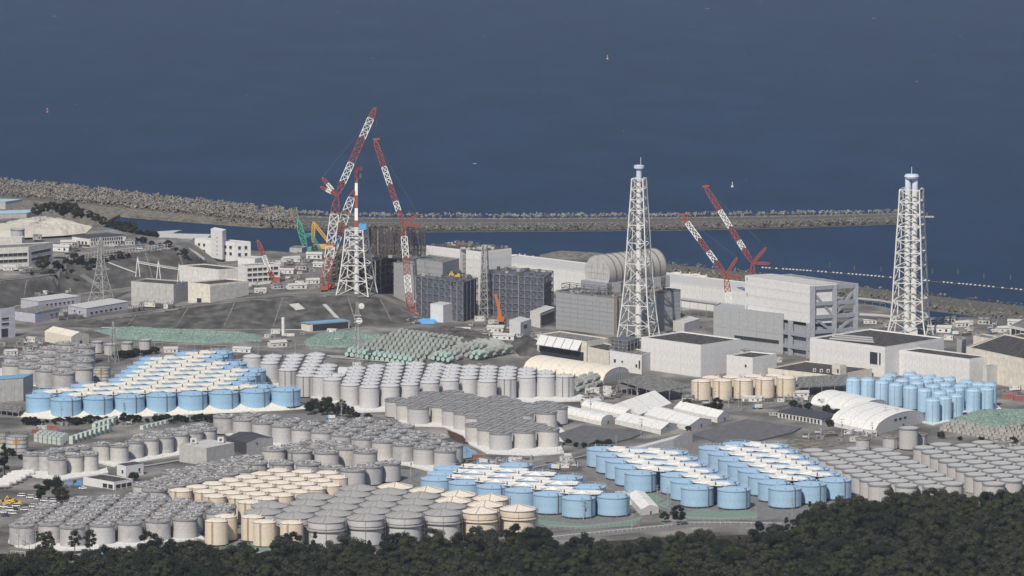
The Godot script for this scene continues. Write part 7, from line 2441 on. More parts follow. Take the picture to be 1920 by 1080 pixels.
func make_small_things() -> void:
	var p9 := utility_pole(11.0)
	for p in [Vector3(-279.59, 10, 92.17), Vector3(-242.76, 10, 72.89), Vector3(-218.25, 10, 33.59), Vector3(-171.57, 10, -6.75), Vector3(-160.67, 10, 290.89), Vector3(-147.46, 10, 318.46), Vector3(-147.05, 10, -192.03), Vector3(-105.88, 10, 92.17), Vector3(-139.29, 10, 49), Vector3(-150.68, 10, 35.8), Vector3(38.44, 10, 411.65), Vector3(39.2, 10, 440.23), Vector3(48.99, 10, 70.74), Vector3(62.06, 10, 206.79), Vector3(65.2, 10, 464.95), Vector3(78.4, 10, 154.68), Vector3(97.49, 10, 389.37), Vector3(127.6, 10, 31.38), Vector3(136.76, 10, 38.01), Vector3(143.16, 10, 38.01), Vector3(200.22, 10, 154.68), Vector3(218.39, 10, 158.76), Vector3(237.21, 10, 113.3), Vector3(229.98, 10, 113.3), Vector3(273.58, 10, 96.42), Vector3(-35.18, 10, 318.46), Vector3(-58.51, 10, 300.14), Vector3(26.98, 10, 214.65), Vector3(29.34, 10, 262.78), Vector3(18.04, 10, 272.21), Vector3(81.09, 10, 389.37), Vector3(86.78, 10, 397.99), Vector3(133.68, 10, 440.23), Vector3(171.27, 10, 415.04), Vector3(154.06, 10, 431.89), Vector3(-261.57, 10, 528.66), Vector3(-255.6, 10, 531.77), Vector3(-252.52, 10, 528.66), Vector3(-134.37, 10, 500.38), Vector3(144.32, 10, 49), Vector3(-303.59, 10, -64.57), Vector3(-247.86, 10, -136.87), Vector3(-198.09, 10, -161.71), Vector3(-185.18, 10, -136.87), Vector3(-171.87, 10, -181.86), Vector3(79.45, 10, 26.94), Vector3(100.09, 10, 15.79), Vector3(179.17, 10, 26.94), Vector3(295.36, 10, 49), Vector3(154.39, 10, 49)]:
		copy(p9, p, rng.randf_range(-0.6, 0.6), "grey utility pole with two crossarms and a transformer", "utility poles across the yard", rng.randf_range(0.8, 1.15))

	# green steel drums
	var dr := [drum(1.62, 6.2, M.hic_green), drum(1.62, 6.2, M.hic_pale), drum(1.62, 6.2, M.hic_grey)]
	var gl := "%s drum of the big stack, %s row from the tall tanks, %s from the mast"
	var gg := "lying drums in the big stack"
	drum_block(dr, Vector3(-112.15, 11.6, -188.52), Vector3(3.52, 0, 3.57), 14, Vector3(5.29, 0, -15.39), 7, gl, gg)
	drum_block(dr, Vector3(-53.25, 11.6, -170.75), Vector3(3.44, 0, 3.53), 4, Vector3(5.95, 0, -11.4), 5, "%s drum of the four wide stack, %s row from the tall tanks, %s along", gg)
	drum_block(dr, Vector3(-27.39, 11.6, -175.81), Vector3(3.41, 0, 3.54), 2, Vector3(6.07, 0, -8.89), 4, "%s drum of the narrow stack near the earth heap, %s row, %s along", gg)
	drum_block(dr, Vector3(36.34, 11.6, -16.74), Vector3(-1.27, 0, -9.2), 4, Vector3(5.98, 0, -11.51), 4, "%s green drum beside the cream arched hall, %s row, %s from the pad", "lying drums beside the cream arched hall")
	mound("drum_tarp", "grey green sheet thrown over more lying drums behind the big stack", "tarpaulin", [Vector3(-81.45, 10, -265.02), Vector3(-59.86, 10, -300.02), Vector3(-26.12, 10, -291.88), Vector3(-3.69, 10, -251.75), Vector3(0, 10, -207.4), Vector3(-36.5, 10, -217.73), Vector3(-58.77, 10, -238.58)], 4.0, M.hic_grey, 1.0)

	# nets and heaps
	mound("green_net", "wide green net over stored waste below the switch houses", "net", [Vector3(-297.2, 10, -319.17), Vector3(-276.19, 10, -338.54), Vector3(-237.39, 10, -324.68), Vector3(-202.82, 10, -313.67), Vector3(-175.68, 10, -297.3), Vector3(-172.16, 10, -265.02), Vector3(-206.51, 10, -251.75), Vector3(-244.36, 10, -265.02), Vector3(-271.13, 10, -275.71)], 1.9, M.green_net, 0.5)
	mound("green_net", "green net sagging over a fenced store below the blue open shed", "net", [Vector3(-145.87, 10, -265.02), Vector3(-135.11, 10, -310.93), Vector3(-112.77, 10, -316.42), Vector3(-85.7, 10, -286.47), Vector3(-79.47, 10, -259.7), Vector3(-110.02, 10, -233.35), Vector3(-139.04, 10, -225.52)], 2.2, M.green_net, 0.5)
	mound("green_net", "green net over sacks below the tall blue tanks", "net", [Vector3(269.66, 10, 92.17), Vector3(291.58, 10, 53.37), Vector3(328.92, 10, 49), Vector3(330.88, 10, 92.17), Vector3(294.66, 10, 123.76)], 3.0, M.green_net, 0.5)
	mound("sack_heap", "long cream heap of big sacks on the coastal plain", "heap", [Vector3(-433.32, 26, -762.46), Vector3(-402.68, 26, -836.53), Vector3(-383.98, 26, -866.97), Vector3(-359.38, 26, -836.53), Vector3(-330.69, 26, -784.39), Vector3(-356.52, 26, -758.83), Vector3(-392.87, 26, -740.78)], 6.0, M.bag, 0.9)
	mound("earth_heap", "grey earth heap beside the drums and the canopy building", "heap", [Vector3(-1.84, 10, -238.58), Vector3(9.32, 10, -286.47), Vector3(20.2, 10, -238.58), Vector3(21.73, 10, -192.03), Vector3(5.43, 10, -192.03)], 5.0, M.slope, 0.5)
	mound("earth_heap", "dark earth ramp below the reactor yard", "heap", [Vector3(-70.35, 10, -265.02), Vector3(-48.99, 10, -324.68), Vector3(-22.43, 10, -297.3), Vector3(-7.38, 10, -251.75), Vector3(-29.27, 10, -225.52), Vector3(-58.68, 10, -233.35)], 5.5, M.slope, 0.6)
	# sacks in grey white rows
	var sk := crate("waste_sack", Vector3(2.0, 1.8, 1.9), M.sack_white, 1)
	var so := Vector3(263.37, 10, 125.84)
	var se := Vector3(2.45, 0, 3.33)
	var sb := Vector3(2.9, 0, -10.44)
	for j in 7:
		for i in 18:
			var q := so + se * i + sb * j
			if q.x < 315.0:
				copy(sk, q + Vector3(rng.randf_range(-0.3, 0.3), 0, rng.randf_range(-0.3, 0.3)), rng.randf_range(-0.3, 0.3), "off white waste sack in the rows above the flat topped tanks", "waste sacks above the flat topped tanks", rng.randf_range(0.8, 1.15))
	# pale crates stacked in two lengths
	var stack_no := 0
	var cr := crate("pale_crate", Vector3(2.9, 2.4, 2.6), M.box_green, 3)
	for e in [[Vector3(-286.76, 10, 170.92), Vector3(3.01, 0, 2.42), Vector3(0.76, 0, -7.08), 6, 3, 2], [Vector3(-265.08, 10, 178.97), Vector3(2.26, 0, -5.63), Vector3(1.15, 0, -5.03), 9, 1, 2], [Vector3(-255.49, 10, 129.99), Vector3(2.28, 0, -5.4), Vector3(0.77, 0, -6.24), 5, 2, 2], [Vector3(-226.56, 10, 123.76), Vector3(2.44, 0, -4.17), Vector3(0.83, 0, -6.26), 6, 1, 1], [Vector3(60.2, 10, 363.21), Vector3(1.35, 0, 7.03), Vector3(3.05, 0, -1.76), 5, 3, 1]]:
		var where: String = ["by the hooped tanks", "along the yard road", "beside the hedge", "below the hedge end", "beside the small hut"][stack_no]
		stack_no += 1
		for i in e[3]:
			for j in e[4]:
				for k in e[5]:
					var q: Vector3 = e[0] + e[1] * i + e[2] * j
					copy(cr, Vector3(q.x, GROUND + k * 2.45, q.z), atan2(-e[1].z, e[1].x), "pale green crate %s, %s along, %s deep, %s tier" % [where, NTH[i], NTH[j], NTH[k]], "pale green crates stacked in rows")
	# red and other containers
	var rc := crate("red_container", Vector3(6.0, 2.6, 2.5), M.red_box, 8)
	copy(rc, Vector3(-20.49, 10, 234.1), 0.4, "dark red container beside the ridge roofed tanks")
	copy(rc, Vector3(318.18, 10, 0.05), -0.1, "bright red container beside the tall blue tanks", "", 1.4)
	copy(rc, Vector3(323.95, 10, 6.81), 0.2, "red container end at the right edge of the yard", "", 1.3)
	copy(rc, Vector3(-282.21, 10, 123.76), 0.05, "red container parked by the hedge below the cream bank")
	copy(rc, Vector3(-289.96, 10, 138.27), 0.6, "dull red container behind the pale crates")
	copy(rc, Vector3(65.29, 10, 300.14), 0.3, "small red container left of the blue tank block", "", 0.8)
	# sheets of blue tubes beside the diagonal tanks
	mound("blue_tarp", "faded blue sheet beside the diagonal grey tanks", "tarpaulin", [Vector3(-34.46, 10, 198.9), Vector3(-28.16, 10, 190.96), Vector3(-19.65, 10, 218.56), Vector3(-20.52, 10, 230.23), Vector3(-30.89, 10, 234.1)], 1.6, M.line_blue, 0.35)
	mound("blue_tarp", "bright blue sheet at the foot of the small white cube building", "tarpaulin", [Vector3(-68.71, 10, -369.42), Vector3(-61.23, 10, -377.94), Vector3(-52.64, 10, -366.59), Vector3(-55.13, 10, -355.31), Vector3(-64.63, 10, -355.31)], 1.6, M.tarp_blue, 0.3)

	# vehicles
	var s0: Shape
	var cw := car(M.car_white, false)
	var cv := car(M.car_white, true)
	var cd := car(M.car_dark, false)
	var cb := car(M.car_blue, false)
	for p in [Vector3(-276.72, 10.05, 365.26), Vector3(-271.08, 10.05, 370.52), Vector3(-266.36, 10.05, 375.77), Vector3(-262.26, 10.05, 381), Vector3(-257.31, 10.05, 382.73), Vector3(-282.82, 10.05, 401.7), Vector3(-276.34, 10.05, 398.27), Vector3(-278.49, 10.05, 411.93), Vector3(-270.38, 10.05, 410.23), Vector3(-281.62, 10.05, 418.71), Vector3(-266.66, 10.05, 399.99), Vector3(-275.67, 10.05, 422.09), Vector3(-282.59, 10.05, 389.66), Vector3(-251.89, 10.05, 389.66)]:
		copy([cw, cv][rng.randi() % 2], p, rng.randf_range(-0.25, 0.25), "white car parked near the yellow diggers", "white cars near the yellow diggers")
	for p in [Vector3(-276.18, 10.05, 408.53), Vector3(-271.29, 10.05, 398.27), Vector3(-279.09, 10.05, 428.82)]:
		copy(cd, p, rng.randf_range(-0.2, 0.2), "dark car parked among white ones near the yellow diggers", "dark cars near the yellow diggers")
	for p in [Vector3(-287.79, 32.3, -628.29), Vector3(-283.43, 32.3, -624.86), Vector3(-285.09, 32.3, -614.61), Vector3(-275.18, 32.3, -635.17)]:
		copy([cw, cb, cd][rng.randi() % 3], p, rng.randf_range(-0.3, 0.3), "small car parked on the hilltop lot", "cars on the hilltop lot")
	for p in [Vector3(53.21, 10.05, 287.48), Vector3(304.61, 10.05, -360.57), Vector3(322.14, 10.05, -324.32), Vector3(300.29, 10.05, -363.39), Vector3(322.84, 10.05, -272.67)]:
		copy([cw, cv][rng.randi() % 2], p, rng.randf_range(-0.5, 0.5), "white vehicle alone on a works road", "white vehicles on the works roads")
	var tk := proto("works_truck", "truck")
	s0 = Shape.new()
	s0.blk(Vector3(0.9, 1.9, 0), Vector3(5.2, 2.2, 2.3))
	part("cargo_box", s0, M.offwhite, tk)
	s0 = Shape.new()
	s0.blk(Vector3(-2.7, 1.5, 0), Vector3(1.7, 2.0, 2.2))
	part("cab", s0, M.car_blue, tk)
	s0 = Shape.new()
	s0.blk(Vector3(-3.45, 1.9, 0), Vector3(0.3, 0.9, 1.9))
	part("windscreen", s0, M.glass, tk)
	for x in [-2.6, 0.9, 2.6]:
		for z in [-1.0, 1.0]:
			s0 = Shape.new()
			s0.tube(Vector3(x, 0.5, z - 0.15), Vector3(x, 0.5, z + 0.15), 0.5, 0.5, 10)
			part("wheel", s0, M.tyre, tk)
	for p in [Vector3(-204.02, 10.1, 84.27), Vector3(-112.79, 10.1, 84.27), Vector3(-17.22, 10.1, 253.88), Vector3(0, 10.1, 250.07), Vector3(32.19, 10.1, 230.83), Vector3(67.21, 10.1, 45.26), Vector3(91.88, 10.1, 62.72), Vector3(154.8, 10.1, 40.86), Vector3(185.28, 10.1, 9.72), Vector3(212.32, 10.1, -12.92), Vector3(24.88, 10.1, 272.81), Vector3(-219.42, 10.1, 77.84), Vector3(278.33, 10.1, -318.44), Vector3(310.18, 10.1, -296.58), Vector3(337.9, 10.1, -304.75), Vector3(-91.87, 10.1, -111.73), Vector3(56.03, 10.1, -82.86), Vector3(9.15, 10.1, -224.82)]:
		copy(tk, p, rng.randf_range(-0.6, 0.6), "white box truck with blue cab on a works road", "box trucks on the works roads", rng.randf_range(0.8, 1.1))
	copy(cw, Vector3(-244.33, 10.05, 340.41), 0.1, "white car beside the blue machine and low flat building")
	copy(cv, Vector3(-277.37, 10.05, 83.95), 0.0, "white van beside the hedge below the cream bank")
	var dg := digger("digger", M.yellow)
	for p in [Vector3(-283.24, 10.05, 394.83), Vector3(-279.79, 10.05, 387.93), Vector3(-275.63, 10.05, 396.55)]:
		copy(dg, p, rng.randf_range(-0.8, 0.8), "yellow digger parked beside white cars", "yellow diggers beside the cars")
	copy(digger("digger", M.tarp_blue), Vector3(-248.46, 10.05, 335.03), 0.4, "bright blue machine with folded arm beside the low building", "", 1.3)
	copy(digger("digger", M.yellow), Vector3(-39.64, 41, -367.72), 0.3, "yellow machine working on the rubble platform", "", 1.2)
	# white lying vessels
	var vs := proto("lying_tank", "tank")
	var s := Shape.new()
	s.tube(Vector3(0, 2.0, 0), Vector3(12, 2.0, 0), 1.7, 1.7, 16, false)
	part("body", s, M.offwhite, vs)
	for k in 2:
		s = Shape.new()
		s.lathe([Vector2(1.7, 0), Vector2(1.4, 0.6), Vector2(0.8, 0.95), Vector2(0, 1.05)], 16, true)
		var cap := part("end_cap", s, M.offwhite, vs, Vector3(12.0 * k, 2.0, 0))
		cap.rotation.z = -PI / 2 if k == 1 else PI / 2
	for k in [2.5, 9.5]:
		s = Shape.new()
		s.blk(Vector3(k, 0.4, 0), Vector3(0.6, 0.9, 2.6))
		part("saddle", s, M.steel, vs)
	for p in [Vector3(-297.89, 10, 341.91), Vector3(-295.41, 10, 331.13), Vector3(-293.13, 10, 323.9), Vector3(-291.64, 10, 314.81), Vector3(-290.14, 10, 305.66), Vector3(-288.44, 10, 298.3)]:
		copy(vs, p, 0.35, "white cylindrical vessel lying beside the car park", "white lying vessels beside the car park")

	# rails, kerbs and pipes
	fence("guard_rail", "white guard rail along the road at the edge of the wood", [Vector3(21.47, 10, 497.2), Vector3(34.45, 10, 489.21), Vector3(54.79, 10, 477.94), Vector3(79.69, 10, 464.95), Vector3(96.63, 10, 453.47), Vector3(122.25, 10, 453.47), Vector3(146.8, 10, 456.76)], 1.2, M.tower_white, 3.0)
	fence("yard_fence", "grey mesh fence along the green verge before the blue tanks", [Vector3(14.47, 10, 468.21), Vector3(37.58, 10, 471.46), Vector3(55.16, 10, 460.04), Vector3(71.53, 10, 445.21)], 2.0, M.galvanised, 3.0)
	fence("yard_fence", "grey fence before the two green banked blue tanks", [Vector3(80.83, 10, 397.99), Vector3(89.07, 10, 418.43), Vector3(96.47, 10, 441.89), Vector3(113.87, 10, 445.21), Vector3(134.64, 10, 438.57)], 1.8, M.galvanised, 3.0)
	fence("kerb_fence", "low pale fence at the foot of the kerbed tank pad", [Vector3(-264.53, 10, 541.04), Vector3(-238.05, 10, 553.29), Vector3(-207.74, 10, 547.18), Vector3(-181.2, 10, 525.55)], 1.6, M.offwhite, 3.0)
	fence("hill_fence", "white arcade railing along the top of the hillside slope", [Vector3(-336.26, 30.5, -562.34), Vector3(-308.01, 31.5, -585.74), Vector3(-284.73, 32.5, -599.38), Vector3(-261.29, 33.5, -613.19)], 3.2, M.tower_white, 3.0)
	fence("hill_fence", "second lower railing below the white arcade on the slope top", [Vector3(-333.8, 29.5, -557.29), Vector3(-307.45, 30.5, -578.9), Vector3(-261.05, 32.5, -609.55)], 1.4, M.galvanised, 3.0)
	fence("stair_rail", "pale stairway railing running down the slope by the tower building", [Vector3(-250.68, 30, -637.09), Vector3(-242.73, 30, -609.84), Vector3(-232.01, 30, -563.1)], 1.4, M.tower_white, 2.0)
	fence("yard_fence", "grey post fence in front of the green net store", [Vector3(-246.49, 10, -243.84), Vector3(-212.71, 10, -233.35), Vector3(-179.14, 10, -222.92), Vector3(-146.7, 10, -233.35), Vector3(-113.34, 10, -222.92)], 2.2, M.galvanised, 6.0)
	var pn := 0
	for e in [
		["grey pipeline behind the tall blue tanks", [Vector3(318.08, 10, -112.41), Vector3(332.72, 10, -100.31), Vector3(337.7, 10, -64.57)], 0.6, 2.0],
		["pale pipeline across the yard behind the tall grey tanks", [Vector3(-197.64, 10, -136.87), Vector3(-176.93, 10, -181.86), Vector3(-144.88, 10, -192.03), Vector3(-111.93, 10, -181.86)], 0.4, 1.2],
		["long pale pipeline below the old tanks", [Vector3(-346.63, 10, -181.86), Vector3(-318.98, 10, -194.58), Vector3(-289.29, 10, -207.4)], 0.9, 0.8],
		["pale pipeline crossing behind the drums' near end", [Vector3(-122.77, 10, -181.86), Vector3(-86.12, 10, -161.71), Vector3(-56.98, 10, -136.87)], 0.4, 1.0],
		["grey pipeline near the quay beside the twin flue stack", [Vector3(253.62, 10, -462.5), Vector3(269.57, 10, -450.59), Vector3(279.89, 10, -432.88), Vector3(298.25, 10, -375.09)], 1.0, 4.0],
		["thick grey pipeline beside the white cantilever cover", [Vector3(248.08, 10, -358.12), Vector3(262.12, 10, -352.5), Vector3(276.41, 10, -341.32)], 1.4, 6.0],
		["grey pipe bridge right of the grey reactor building", [Vector3(122.39, 10, -397.98), Vector3(145.3, 10, -375.09), Vector3(166.6, 10, -341.32)], 1.2, 12.0],
		["low pale pipeline before the plain grey block building", [Vector3(-217.39, 10, 268.45), Vector3(-206.38, 10, 257.09), Vector3(-196.23, 10, 245.64)], 0.5, 0.8],
		["pale pipeline along the works road below the tent rows", [Vector3(12.44, 10, 272.21), Vector3(31.4, 10, 245.64), Vector3(44.25, 10, 226.35)], 0.4, 0.8]]:
		pipe_run(e[0], e[1], e[2], M.pipe_grey, e[3])

	# equipment scattered over the working yards
	var eq := [equipment(0), equipment(1), equipment(2), equipment(3)]
	var yards := [
		[[Vector3(-177.71, 10, -265.02), Vector3(-58.77, 10, -238.58)], Vector3(3.25, 0, -53.29), 26, "between the nets and the drums"],
		[[Vector3(42.5, 10, 9.06), Vector3(68.01, 10, 9.06)], Vector3(2.58, 0, -54.9), 22, "on the muddy yard beside the cream arched hall"],
		[[Vector3(108.02, 10, 31.38), Vector3(204.02, 10, 9.06)], Vector3(2.71, 0, -26.89), 34, "in front of the cream tank row"],
		[[Vector3(288.79, 10, -265.02), Vector3(356.3, 10, -238.58)], Vector3(5.53, 0, -100.76), 40, "on the quayside yard behind the cream buildings"],
		[[Vector3(-30.29, 10, -341.32), Vector3(18.37, 10, -238.58)], Vector3(1.54, 0, -55.92), 40, "at the foot of the reactor buildings"],
		[[Vector3(77.75, 10, -265.02), Vector3(178.58, 10, -212.56)], Vector3(3.54, 0, -48.66), 34, "around the feet of the lattice stack"],
		[[Vector3(-189.55, 23, -417.36), Vector3(-140.1, 23, -438.43)], Vector3(-2.7, 0, -92.46), 34, "on the hill yard beside the cut down stack"],
		[[Vector3(-369.19, 13, -469.77), Vector3(-327.1, 13, -481.88)], Vector3(-1.62, 0, -24.31), 8, "behind the lilac sheds"],
		[[Vector3(-351.25, 10, -225.52), Vector3(-295.21, 10, -212.56)], Vector3(-2.67, 0, -41.83), 26, "on the scrap yard near the beige shed"],
		[[Vector3(-25.05, 10, 253.28), Vector3(37.32, 10, 272.21)], Vector3(2.98, 0, -26.93), 26, "on the ground between the tank blocks"],
		[[Vector3(174.23, 10, 166.88), Vector3(237.77, 10, 178.97)], Vector3(3.31, 0, -28.45), 20, "behind the flat topped tanks"],
		[[Vector3(-272.02, 16.5, -407.52), Vector3(-241.46, 16.5, -384.19)], Vector3(-0.71, 0, -14.66), 14, "beside the switch house"],
		[[Vector3(-338.69, 31.5, -611.03), Vector3(-295.97, 31.5, -638.38)], Vector3(-1.02, 0, -31.09), 16, "on the hilltop lot"],
		[[Vector3(-186.29, 24.5, -503.98), Vector3(-143.7, 24.5, -529.38)], Vector3(-1.73, 0, -81.3), 34, "between the quay cranes and the hill road"],
		[[Vector3(-113.96, 10, -136.87), Vector3(42.41, 10, -112.41)], Vector3(0.29, 0, -14.86), 20, "behind the tall grey tanks"],
		[[Vector3(121.22, 10, -238.58), Vector3(181.62, 10, -136.87)], Vector3(2.47, 0, -26.44), 16, "between the white block buildings"],
		[[Vector3(227.91, 10, -136.87), Vector3(260.74, 10, -102.73)], Vector3(2.52, 0, -14.63), 8, "before the long white block building"],
		[[Vector3(-187.31, 10, -112.41), Vector3(-174.5, 10, -136.87)], Vector3(-0.67, 0, -49.31), 6, "beside the cream bank"],
		[[Vector3(-99.42, 10, -375.09), Vector3(-64.37, 10, -341.32)], Vector3(1.99, 0, -72.54), 24, "below the lying vessel"],
		[[Vector3(-294.45, 10, 125.84), Vector3(-233.27, 10, 113.3)], Vector3(-0.43, 0, -18.87), 12, "beside the hedge below the cream bank"],
		[[Vector3(-382.77, 25, -525.4), Vector3(-340.11, 25, -538.22)], Vector3(-1.75, 0, -25.73), 12, "in front of the office building"],
		[[Vector3(14.14, 10, -112.41), Vector3(68.01, 10, 9.06)], Vector3(1.9, 0, -11.48), 6, "at the end of the tall grey tank rows"],
		[[Vector3(313.31, 10, -29.62), Vector3(327.92, 10, 26.94)], Vector3(9.41, 0, -57.82), 14, "near the red containers"]]
	for y in yards:
		for k in y[2]:
			var q: Vector3 = y[0][0].lerp(y[0][1], rng.randf()) + y[1] * rng.randf()
			var kind: int = [0, 1, 1, 2, 2, 3, 3][rng.randi() % 7]
			copy(eq[kind], q, rng.randf_range(-0.6, 0.6), ["white site cabin ", "grey pump skid with bent pipe ", "grey generator unit with exhaust ", "small stack of grey and rusty pipes "][kind] + y[3], ["site cabins ", "pump skids ", "generator units ", "pipe stacks "][kind] + y[3], rng.randf_range(0.7, 1.3))

	# small store sheds between the big buildings
	var sd := []
	for k in 3:
		var o := proto("store_shed", "shed")
		var l: float = [13.0, 9.0, 18.0][k]
		s = Shape.new()
		s.blk(Vector3(0, 1.8, 0), Vector3(l, 4.0, 7.0))
		part("wall", s, [M.offwhite, M.pale_wall, M.white_wall][k], o)
		for e in [-1, 1]:
			s = Shape.new()
			s.quad(Vector3(-l * 0.53, 5.2, 0), Vector3(l * 0.53, 5.2, 0), Vector3(l * 0.53, 3.6, 4.0 * e), Vector3(-l * 0.53, 3.6, 4.0 * e), Vector3.UP)
			part("roof", s, [M.pale_roof, M.grey_roof, M.pale_roof][k], o)
		for x in [-0.3, 0.05, 0.3]:
			s = Shape.new()
			s.blk(Vector3(l * x, 1.6, 3.53), Vector3(1.6, 2.0 if x > 0.2 else 1.0, 0.1))
			part("door" if x > 0.2 else "window", s, M.glass, o)
		sd.append(o)
	for e in [[[Vector3(-183.09, 23.3, -427.06), Vector3(-171.52, 23.8, -444.39), Vector3(-157.31, 24.3, -440.52), Vector3(-146.79, 24.6, -468.85), Vector3(-158.68, 24.4, -552.7), Vector3(-169.83, 24, -533.35), Vector3(-145.14, 24.8, -565.75), Vector3(-182.56, 23.6, -588.52), Vector3(-169.05, 24.2, -603.54), Vector3(-151.37, 24.7, -619.54)], "on the hill yard beside the red lattice crane", "sheds on the hill yard"],
		[[Vector3(-378.18, 24.3, -550.26), Vector3(-366.77, 24.3, -540.59), Vector3(-346.82, 30.5, -619.28), Vector3(-342.72, 31, -645.99), Vector3(-294.67, 32, -648.03), Vector3(-306.2, 31.5, -673.15), Vector3(-395.75, 25, -727.74), Vector3(-375.27, 26, -733.61)], "around the office building on the hilltop", "sheds around the office building"],
		[[Vector3(255.69, 10, -358.12), Vector3(268.08, 10, -341.32), Vector3(301.23, 10, -313.67), Vector3(318.82, 10, -341.32), Vector3(336.85, 10, -355.31), Vector3(348.56, 10, -313.67), Vector3(358.4, 10, -346.9), Vector3(312.52, 10, -363.76)], "on the quayside yard beside the twin flue stack", "sheds on the quayside yard"],
		[[Vector3(-34.5, 10, -308.2), Vector3(-19.41, 10, -291.88), Vector3(-5.2, 10, -275.71), Vector3(11.77, 10, -243.84), Vector3(32.58, 10, -265.02), Vector3(25.67, 10, -233.35), Vector3(-11.27, 10, -313.67), Vector3(3.76, 10, -319.17)], "at the foot of the reactor row", "sheds at the reactor row"],
		[[Vector3(50.03, 10, 26.94), Vector3(112.21, 10, 9.06), Vector3(153.02, 10, 9.06), Vector3(184.69, 10, -9.02), Vector3(164.19, 10, 66.41), Vector3(202.84, 10, 26.94), Vector3(166.11, 10, -112.41)], "among the tents and cream tanks", "sheds among the tents"],
		[[Vector3(-341.52, 10, -202.26), Vector3(-331.96, 10, -222.92), Vector3(-292.47, 10, -181.86), Vector3(-233.25, 10, -212.56), Vector3(-203.46, 10, -202.26), Vector3(-184.05, 10, -212.56), Vector3(-161.62, 10, -238.58)], "along the fence below the green nets", "sheds below the green nets"]]:
		for i in e[0].size():
			copy(sd[i % 3], e[0][i], rng.randf_range(-0.3, 0.5), ["off white gabled store shed ", "small grey gabled store shed ", "long white gabled store shed "][i % 3] + e[1], e[2], rng.randf_range(0.65, 0.95))

	# transformers by the lilac sheds and the switch houses
	var tr := proto("transformer", "transformer")
	s = Shape.new()
	s.blk(Vector3(0, 1.8, 0), Vector3(4.2, 3.2, 2.6))
	part("body", s, M.steel, tr)
	for k in 6:
		s = Shape.new()
		s.blk(Vector3(-1.8 + 0.72 * k, 1.7, 1.6), Vector3(0.3, 2.6, 0.7))
		part("radiator_fin", s, M.dark_steel, tr)
	for k in 3:
		s = Shape.new()
		s.tube(Vector3(-1.2 + 1.2 * k, 3.4, 0), Vector3(-1.2 + 1.2 * k, 5.0, 0), 0.3, 0.15, 6)
		part("bushing", s, M.offwhite, tr)
	for q in [Vector3(-316.11, 11.3, -374.04), Vector3(-312.79, 11.5, -375.41), Vector3(-308.97, 11.3, -371.19), Vector3(-321.7, 11.2, -389.08), Vector3(-274.47, 13.5, -389.26), Vector3(-270.79, 14, -391.31), Vector3(-267.6, 14.3, -394.86), Vector3(-310.08, 12.5, -414.15), Vector3(-306.53, 12.8, -417.76), Vector3(-322.67, 11, -370.56), Vector3(-261.07, 16, -405.42), Vector3(-255.46, 16.3, -397.32), Vector3(-250.52, 16.5, -392.9), Vector3(-245.55, 16.8, -387.74)]:
		copy(tr, q, rng.randf_range(-0.1, 0.2), "grey transformer with fins and three bushings near the sheds and switch houses", "transformers on the hill")

	# floats, piles and buoys on the water
	var t := thing("float_line", "thin line of small floats across the harbour mouth", "float line", Vector3(203.86, 0, -758.11))
	var pts := [Vector3(199.49, 0.3, -755.7), Vector3(236.43, 0.3, -735.23), Vector3(276.69, 0.3, -708.27), Vector3(316.11, 0.3, -678.39), Vector3(354.91, 0.3, -648.98), Vector3(400.27, 0.3, -610.47)]
	var rope := Shape.new()
	var fl := Shape.new()
	for i in pts.size() - 1:
		rope.bar(pts[i] - t.position, pts[i + 1] - t.position, 0.5)
		for k in 14:
			if rng.randf() < 0.8:
				fl.blk(pts[i].lerp(pts[i + 1], k / 14.0) - t.position + Vector3(0, 0.3, 0), Vector3(1.6, 0.8, 1.2))
	part("rope", rope, M.mole, t)
	part("float", fl, M.offwhite, t).set_meta("kind", "stuff")
	for p in [Vector3(253.13, 0, -758.11), Vector3(271.46, 0, -741.02), Vector3(292.08, 0, -734.23), Vector3(331.43, 0, -720.72), Vector3(351.31, 0, -717.35), Vector3(369.3, 0, -690.66), Vector3(389.48, 0, -684.05)]:
		var pile := thing("mooring_pile", "dark mooring pile standing in the harbour water", "pile", p, "mooring piles in the harbour")
		s = Shape.new()
		s.tube(Vector3(0, -1, 0), Vector3(0, 4.2, 0), 0.55, 0.5, 8)
		part("shaft", s, M.dark_steel, pile)
		s = Shape.new()
		s.tube(Vector3(0, 4.2, 0), Vector3(0, 4.6, 0), 0.7, 0.7, 8)
		part("cap", s, M.dark, pile)
	for e in [[Vector3(-499.33, 0, -2106.27), M.crane_orange, "small red buoy on the open sea"], [Vector3(116.64, 0, -2817.05), M.yellow, "small yellow buoy far out on the open sea"], [Vector3(202.66, 0, -1356.9), M.offwhite, "small white buoy outside the breakwater"]]:
		var b := thing("buoy", e[2], "buoy", e[0])
		s = Shape.new()
		s.lathe([Vector2(1.2, -0.3), Vector2(1.3, 0.8), Vector2(0.4, 1.6), Vector2(0.35, 3.6), Vector2(0, 3.8)], 10)
		part("float", s, e[1], b)
		s = Shape.new()
		s.blk(Vector3(0, 4.2, 0), Vector3(0.9, 0.8, 0.9))
		part("lamp", s, M.offwhite, b)
	t = thing("light_mast", "thin signal mast at the end of the breakwater", "mast", Vector3(360.27, 0, -1106.13))
	s = Shape.new()
	s.blk(Vector3(-2, 1.2, 0), Vector3(16, 1.2, 2.2))
	part("pontoon", s, M.pale_wall, t)
	s = Shape.new()
	s.bar(Vector3(0, 1, 0), Vector3(0, 5, 0), 0.4)
	part("pole", s, M.pipe_grey, t)


